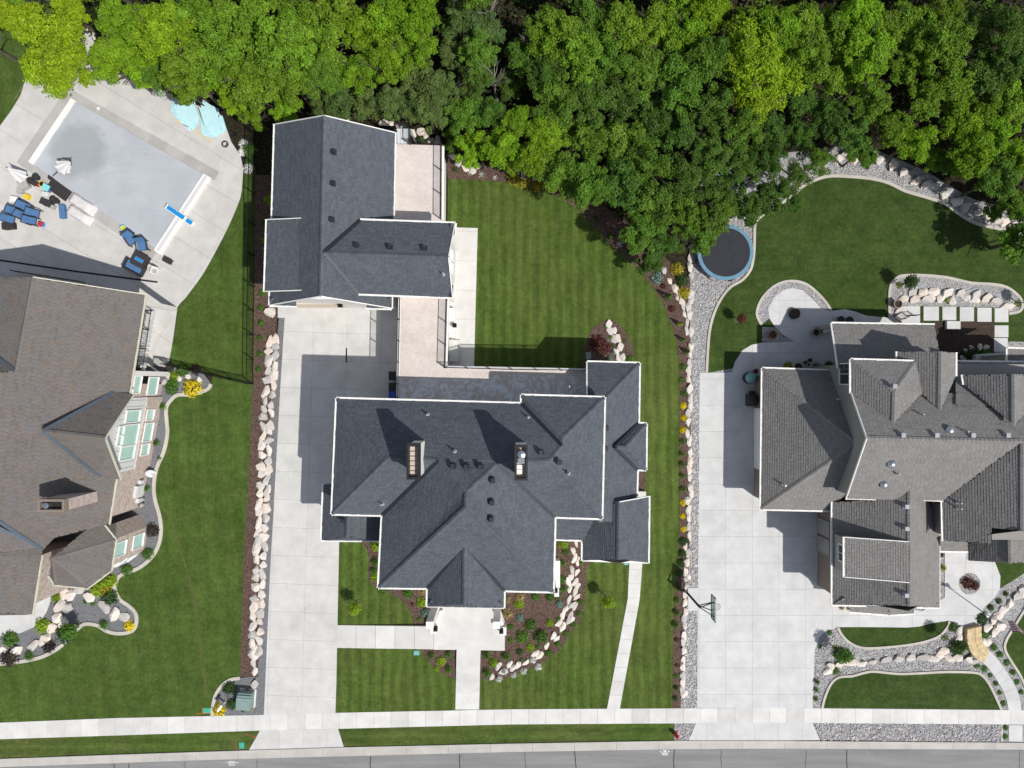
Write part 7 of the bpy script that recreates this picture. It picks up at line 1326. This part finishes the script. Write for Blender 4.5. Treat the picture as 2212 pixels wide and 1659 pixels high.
# ------------------------------------------------------------------ street fittings
p = P(531, 1512, .5); tf = thing('transformer_box', 'grey-green utility cabinet in the corner gravel bed', 'utility cabinet', (p.x, p.y, .04)); m3_ = Matrix.Rotation(R(-4), 3, 'Z')
lb((0, 0, .1), (1.3, 1.45, .12), 'plinth', 'walk', tf, p, m3_); lb((0, -.05, .55), (1.1, 1.15, .85), 'cabinet', 'boxgreen', tf, p, m3_); lb((0, -.12, 1.0), (1.16, .95, .06), 'lid', 'boxgreen', tf, p, m3_); lb((0, .55, .5), (1.1, .2, .7), 'hood', 'boxgreen', tf, p, m3_)
p = P(480, 1523, .6); mb = thing('mailbox', 'white mailbox on a post in the corner gravel bed', 'mailbox', (p.x, p.y, .04)); MB().bar((p.x, p.y, 0), (p.x, p.y, .95), .1).build('post', M['white'], mb)
m4_ = Matrix.Rotation(R(55), 3, 'Z'); b = MB(); prof = [(-.11, 0), (.11, 0), (.11, .14), (.07, .22), (0, .25), (-.07, .22), (-.11, .14)]
vs = [Vector((p.x, p.y, .95)) + m4_ @ Vector((s_ * .28, q[0], q[1])) for s_ in (-1, 1) for q in prof]; b.add(vs, [tuple(range(6, -1, -1)), tuple(range(7, 14))] + [(i, (i + 1) % 7, 7 + (i + 1) % 7, 7 + i) for i in range(7)]); b.build('box', M['white'], mb); lb((-.2, .13, 1.1), (.03, .02, .16), 'flag', 'red', mb, p, m4_)
def lid(label, x, y, sx, sy, mat, rz=0):
    q = g2(x, y); r = thing('valve_box', label, 'valve box', (q[0], q[1], .03), 'valve boxes in the grass'); MB().box((q[0], q[1], .035), (sx, sy, .05), R(rz)).build('frame', M[mat], r); MB().box((q[0], q[1], .064), (sx * .84, sy * .84, .02), R(rz)).build('cover', M[mat], r)
lid('green utility lid with orange paint beside the corner bed', 447.5, 1534, .6, .4, 'green_p'); lid('green utility lid in the grass strip by the left apron', 522.5, 1609.5, .4, .5, 'green_p'); lid('teal utility lid at the tip of the small front bed', 900, 1410, .45, .36, 'teal_p'); lid('round-cornered teal lid at the corner of the east wing', 1352, 1216, .36, .3, 'teal_p')
lid('dark green lid in the shaded island bed', 1271, 768, .4, .55, 'boxgreen')
for k, (pts, m_, lb_) in enumerate((([(426, 1542), (446, 1540), (457, 1542)], 'orange', 'orange survey paint below the green lid'), ([(437, 1528), (438, 1541)], 'orange', 'orange survey paint left of the green lid'), ([(529, 1585), (553, 1592)], 'red', 'red survey paint in the grass strip'), ([(508, 1602), (511, 1619)], 'red', 'thin red survey paint left of the strip lid'))):
    tag(MB().ribbon(G(pts), .045, .028, .0365).build('survey_paint', M[m_]), lb_, 'paint mark')
q = g2(1459, 1583); hy = thing('fire_hydrant', 'dark red fire hydrant at the end of the grass strip', 'hydrant', (q[0], q[1], .03))
MB().lathe((q[0], q[1], .03), [(.16, 0), (.16, .06), (.11, .08), (.11, .55), (.15, .57), (.15, .62), (.12, .72), (.05, .8)], 14).build('barrel', M['red'], hy)
for s_ in (-1, 1): MB().cyl((q[0] + s_ * .08, q[1], .47), (q[0] + s_ * .21, q[1], .47), .06, n=10).build('nozzle', M['red'], hy)
MB().cyl((q[0], q[1] - .08, .4), (q[0], q[1] - .23, .4), .075, n=10).build('pumper_nozzle', M['red'], hy); MB().cyl((q[0], q[1], .82), (q[0], q[1], .9), .035, n=5).build('bonnet_nut', M['red'], hy)
# ------------------------------------------------------------------ flag
q = g2(2130, 1327); fp = thing('flagpole', 'tall silver flagpole beside the right front walk', 'flagpole', (q[0], q[1], .03)); MB().cyl((q[0], q[1], 0), (q[0], q[1], 6.4), .05, .03, 10).build('pole', M['steel'], fp); MB().lathe((q[0], q[1], 0), [(.2, .03), (.17, .25), (.06, .32)], 14).build('base', M['white'], fp); MB().lathe((q[0], q[1], 6.4), [(.02, 0), (.08, .08), (.08, .14), (.02, .2)], 12).build('finial', M['steel'], fp)
fl = MB(); nx, ny = 20, 13; FLn, FH = 1.5, .92
fdir = Vector((.55, .42, 0)).normalized() * -1; fdir = Vector((-.85, .52, 0)).normalized(); nrm = Vector((-fdir.y, fdir.x, 0))
for i in range(nx + 1):
    for j in range(ny + 1):
        u = i / nx; wv = math.sin(u * 7) * .14 * u; pt = Vector((q[0] - .05, q[1], 5.2)) + fdir * (.04 + FLn * u * .8) + nrm * (wv + .35 * u) + Vector((0, 0, -FH * j / ny - .35 * u * u)) + nrm * (-.5 * j / ny * (0.3 + u)); fl.v.append(tuple(pt))
for i in range(nx):
    for j in range(ny):
        fl.f.append((i * (ny + 1) + j, i * (ny + 1) + j + 1, (i + 1) * (ny + 1) + j + 1, (i + 1) * (ny + 1) + j)); fl.mi.append(2 if (i < nx * .4 and j < 7) else (0 if j % 2 == 0 else 1))
fo = fl.build('flag', [M['flagred'], M['white'], M['flagblue']]); tag(fo, 'striped red and white flag with a blue corner on the flagpole', 'flag')
# ------------------------------------------------------------------ things round the right house
tub('brown barrel planter beside the boulder bed', 1940, 656.5, .33, .6, 'wood', 'planter', rim='soil'); tub('pink-rimmed pot in the triangular gravel bed', 1669.5, 723, .34, .4, 'clay', 'pot', rim='soil'); tub('round stone pot at the end of the low patio wall', 1763.5, 718, .3, .7, 'wood', 'pot', rim='soil'); tub('small pot behind the low roof, nearest the wall', 1740, 783, .14, .3, 'clay', 'pot', rim='soil'); tub('small dark pot behind the low roof, upper one', 1750, 778, .14, .3, 'charcoal', 'pot', rim='soil'); tub('small beige pot behind the low roof, lower one', 1747, 788, .15, .3, 'beige', 'pot', rim='soil'); tub('brown pot beside the right garage corner', 1633, 802, .2, .35, 'clay', 'pot', rim='soil')
p = P(1620, 816, .6); gl = thing('kamado_grill', 'teal rounded grill at the right garage corner', 'grill', (p.x, p.y, .06)); MB().lathe((p.x, p.y, .06), [(.2, .2), (.36, .4), (.42, .65), (.4, .85), (.25, 1.05), (.08, 1.12)], 18).build('body', M['teal_p'], gl); MB().lathe((p.x, p.y, .06), [(.46, .1), (.46, .62), (.44, .66)], 18).build('cart', M['black'], gl); MB().bar((p.x - .3, p.y - .35, .8), (p.x + .3, p.y - .35, .8), .05).build('handle', M['wood'], gl)
p = P(1623, 864, .6); gl2 = thing('gas_grill', 'black covered grill against the right garage wall', 'grill', (p.x, p.y, .06)); lb((0, 0, .5), (.6, .95, .9), 'cabinet', 'charcoal', gl2, p, Matrix.Identity(3)); MB().lathe((p.x, p.y, .95), [(.4, 0), (.38, .18), (.2, .3), (.03, .33)], 14).build('hood', M['charcoal'], gl2); lb((0, .6, .85), (.5, .25, .04), 'side_shelf', 'charcoal', gl2, p, Matrix.Identity(3))
tag(MB().prism(G([(1768, 712), (1798, 703), (1800, 712), (1771, 722)]), .06, .7).build('patio_wall', M['rock']), 'low stone wall beside the covered patio', 'wall')
for k, (x, y) in enumerate(((1817, 691), (1836, 692))):
    p = P(x, y, .5); r = thing('garden_chair', ('left' if k == 0 else 'right') + ' dark metal garden chair beside the low patio roof', 'chair', (p.x, p.y, .06), 'metal garden chairs'); b = MB(); b.lathe((p.x, p.y, .45), [(.3, 0), (.32, .03), (.05, .035)], 12); b.build('seat', M['black'], r)
    b = MB(); [b.bar((p.x - .28 + .08 * i, p.y - .26, .46), (p.x - .3 + .085 * i, p.y - .36, .95), .02) for i in range(8)]; b.build('backrest', M['black'], r)
    for a in (-1, 1):
        for c in (-1, 1): MB().bar((p.x + a * .22, p.y + c * .2, .06), (p.x + a * .2, p.y + c * .18, .46), .03).build('leg', M['black'], r)
railing('step_railing', 'small dark railing at the first stepping slab', 'railing', [P3(1943, 690, .06), P3(1956, 683, .06), P3(1974, 682, .06)], .9, 'black', .9, .14)
tag(MB().prism(G([(2040, 694), (2069, 695), (2069, 712), (2040, 712)]), .05, .35).build('stone_step', M['walk']), 'pale stone block step in the soil bed', 'step')
tag(MB().prism(G(t(3, 1, [(1755, 1405), (2060, 1385), (2062, 1420), (1760, 1455)])), .05, .5).build('retaining_wall', M['rdrive']), 'low grey retaining wall at the soil bed', 'wall')
p = P(345, 783, .5); crate('grey storage bench below the cross fence', 345, 783, .85, .55, .5, -8, 'pipe', 'pipe'); tub('black pot beside the grey storage bench', 367, 792, .25, .4, 'charcoal', 'pot', rim='soil')
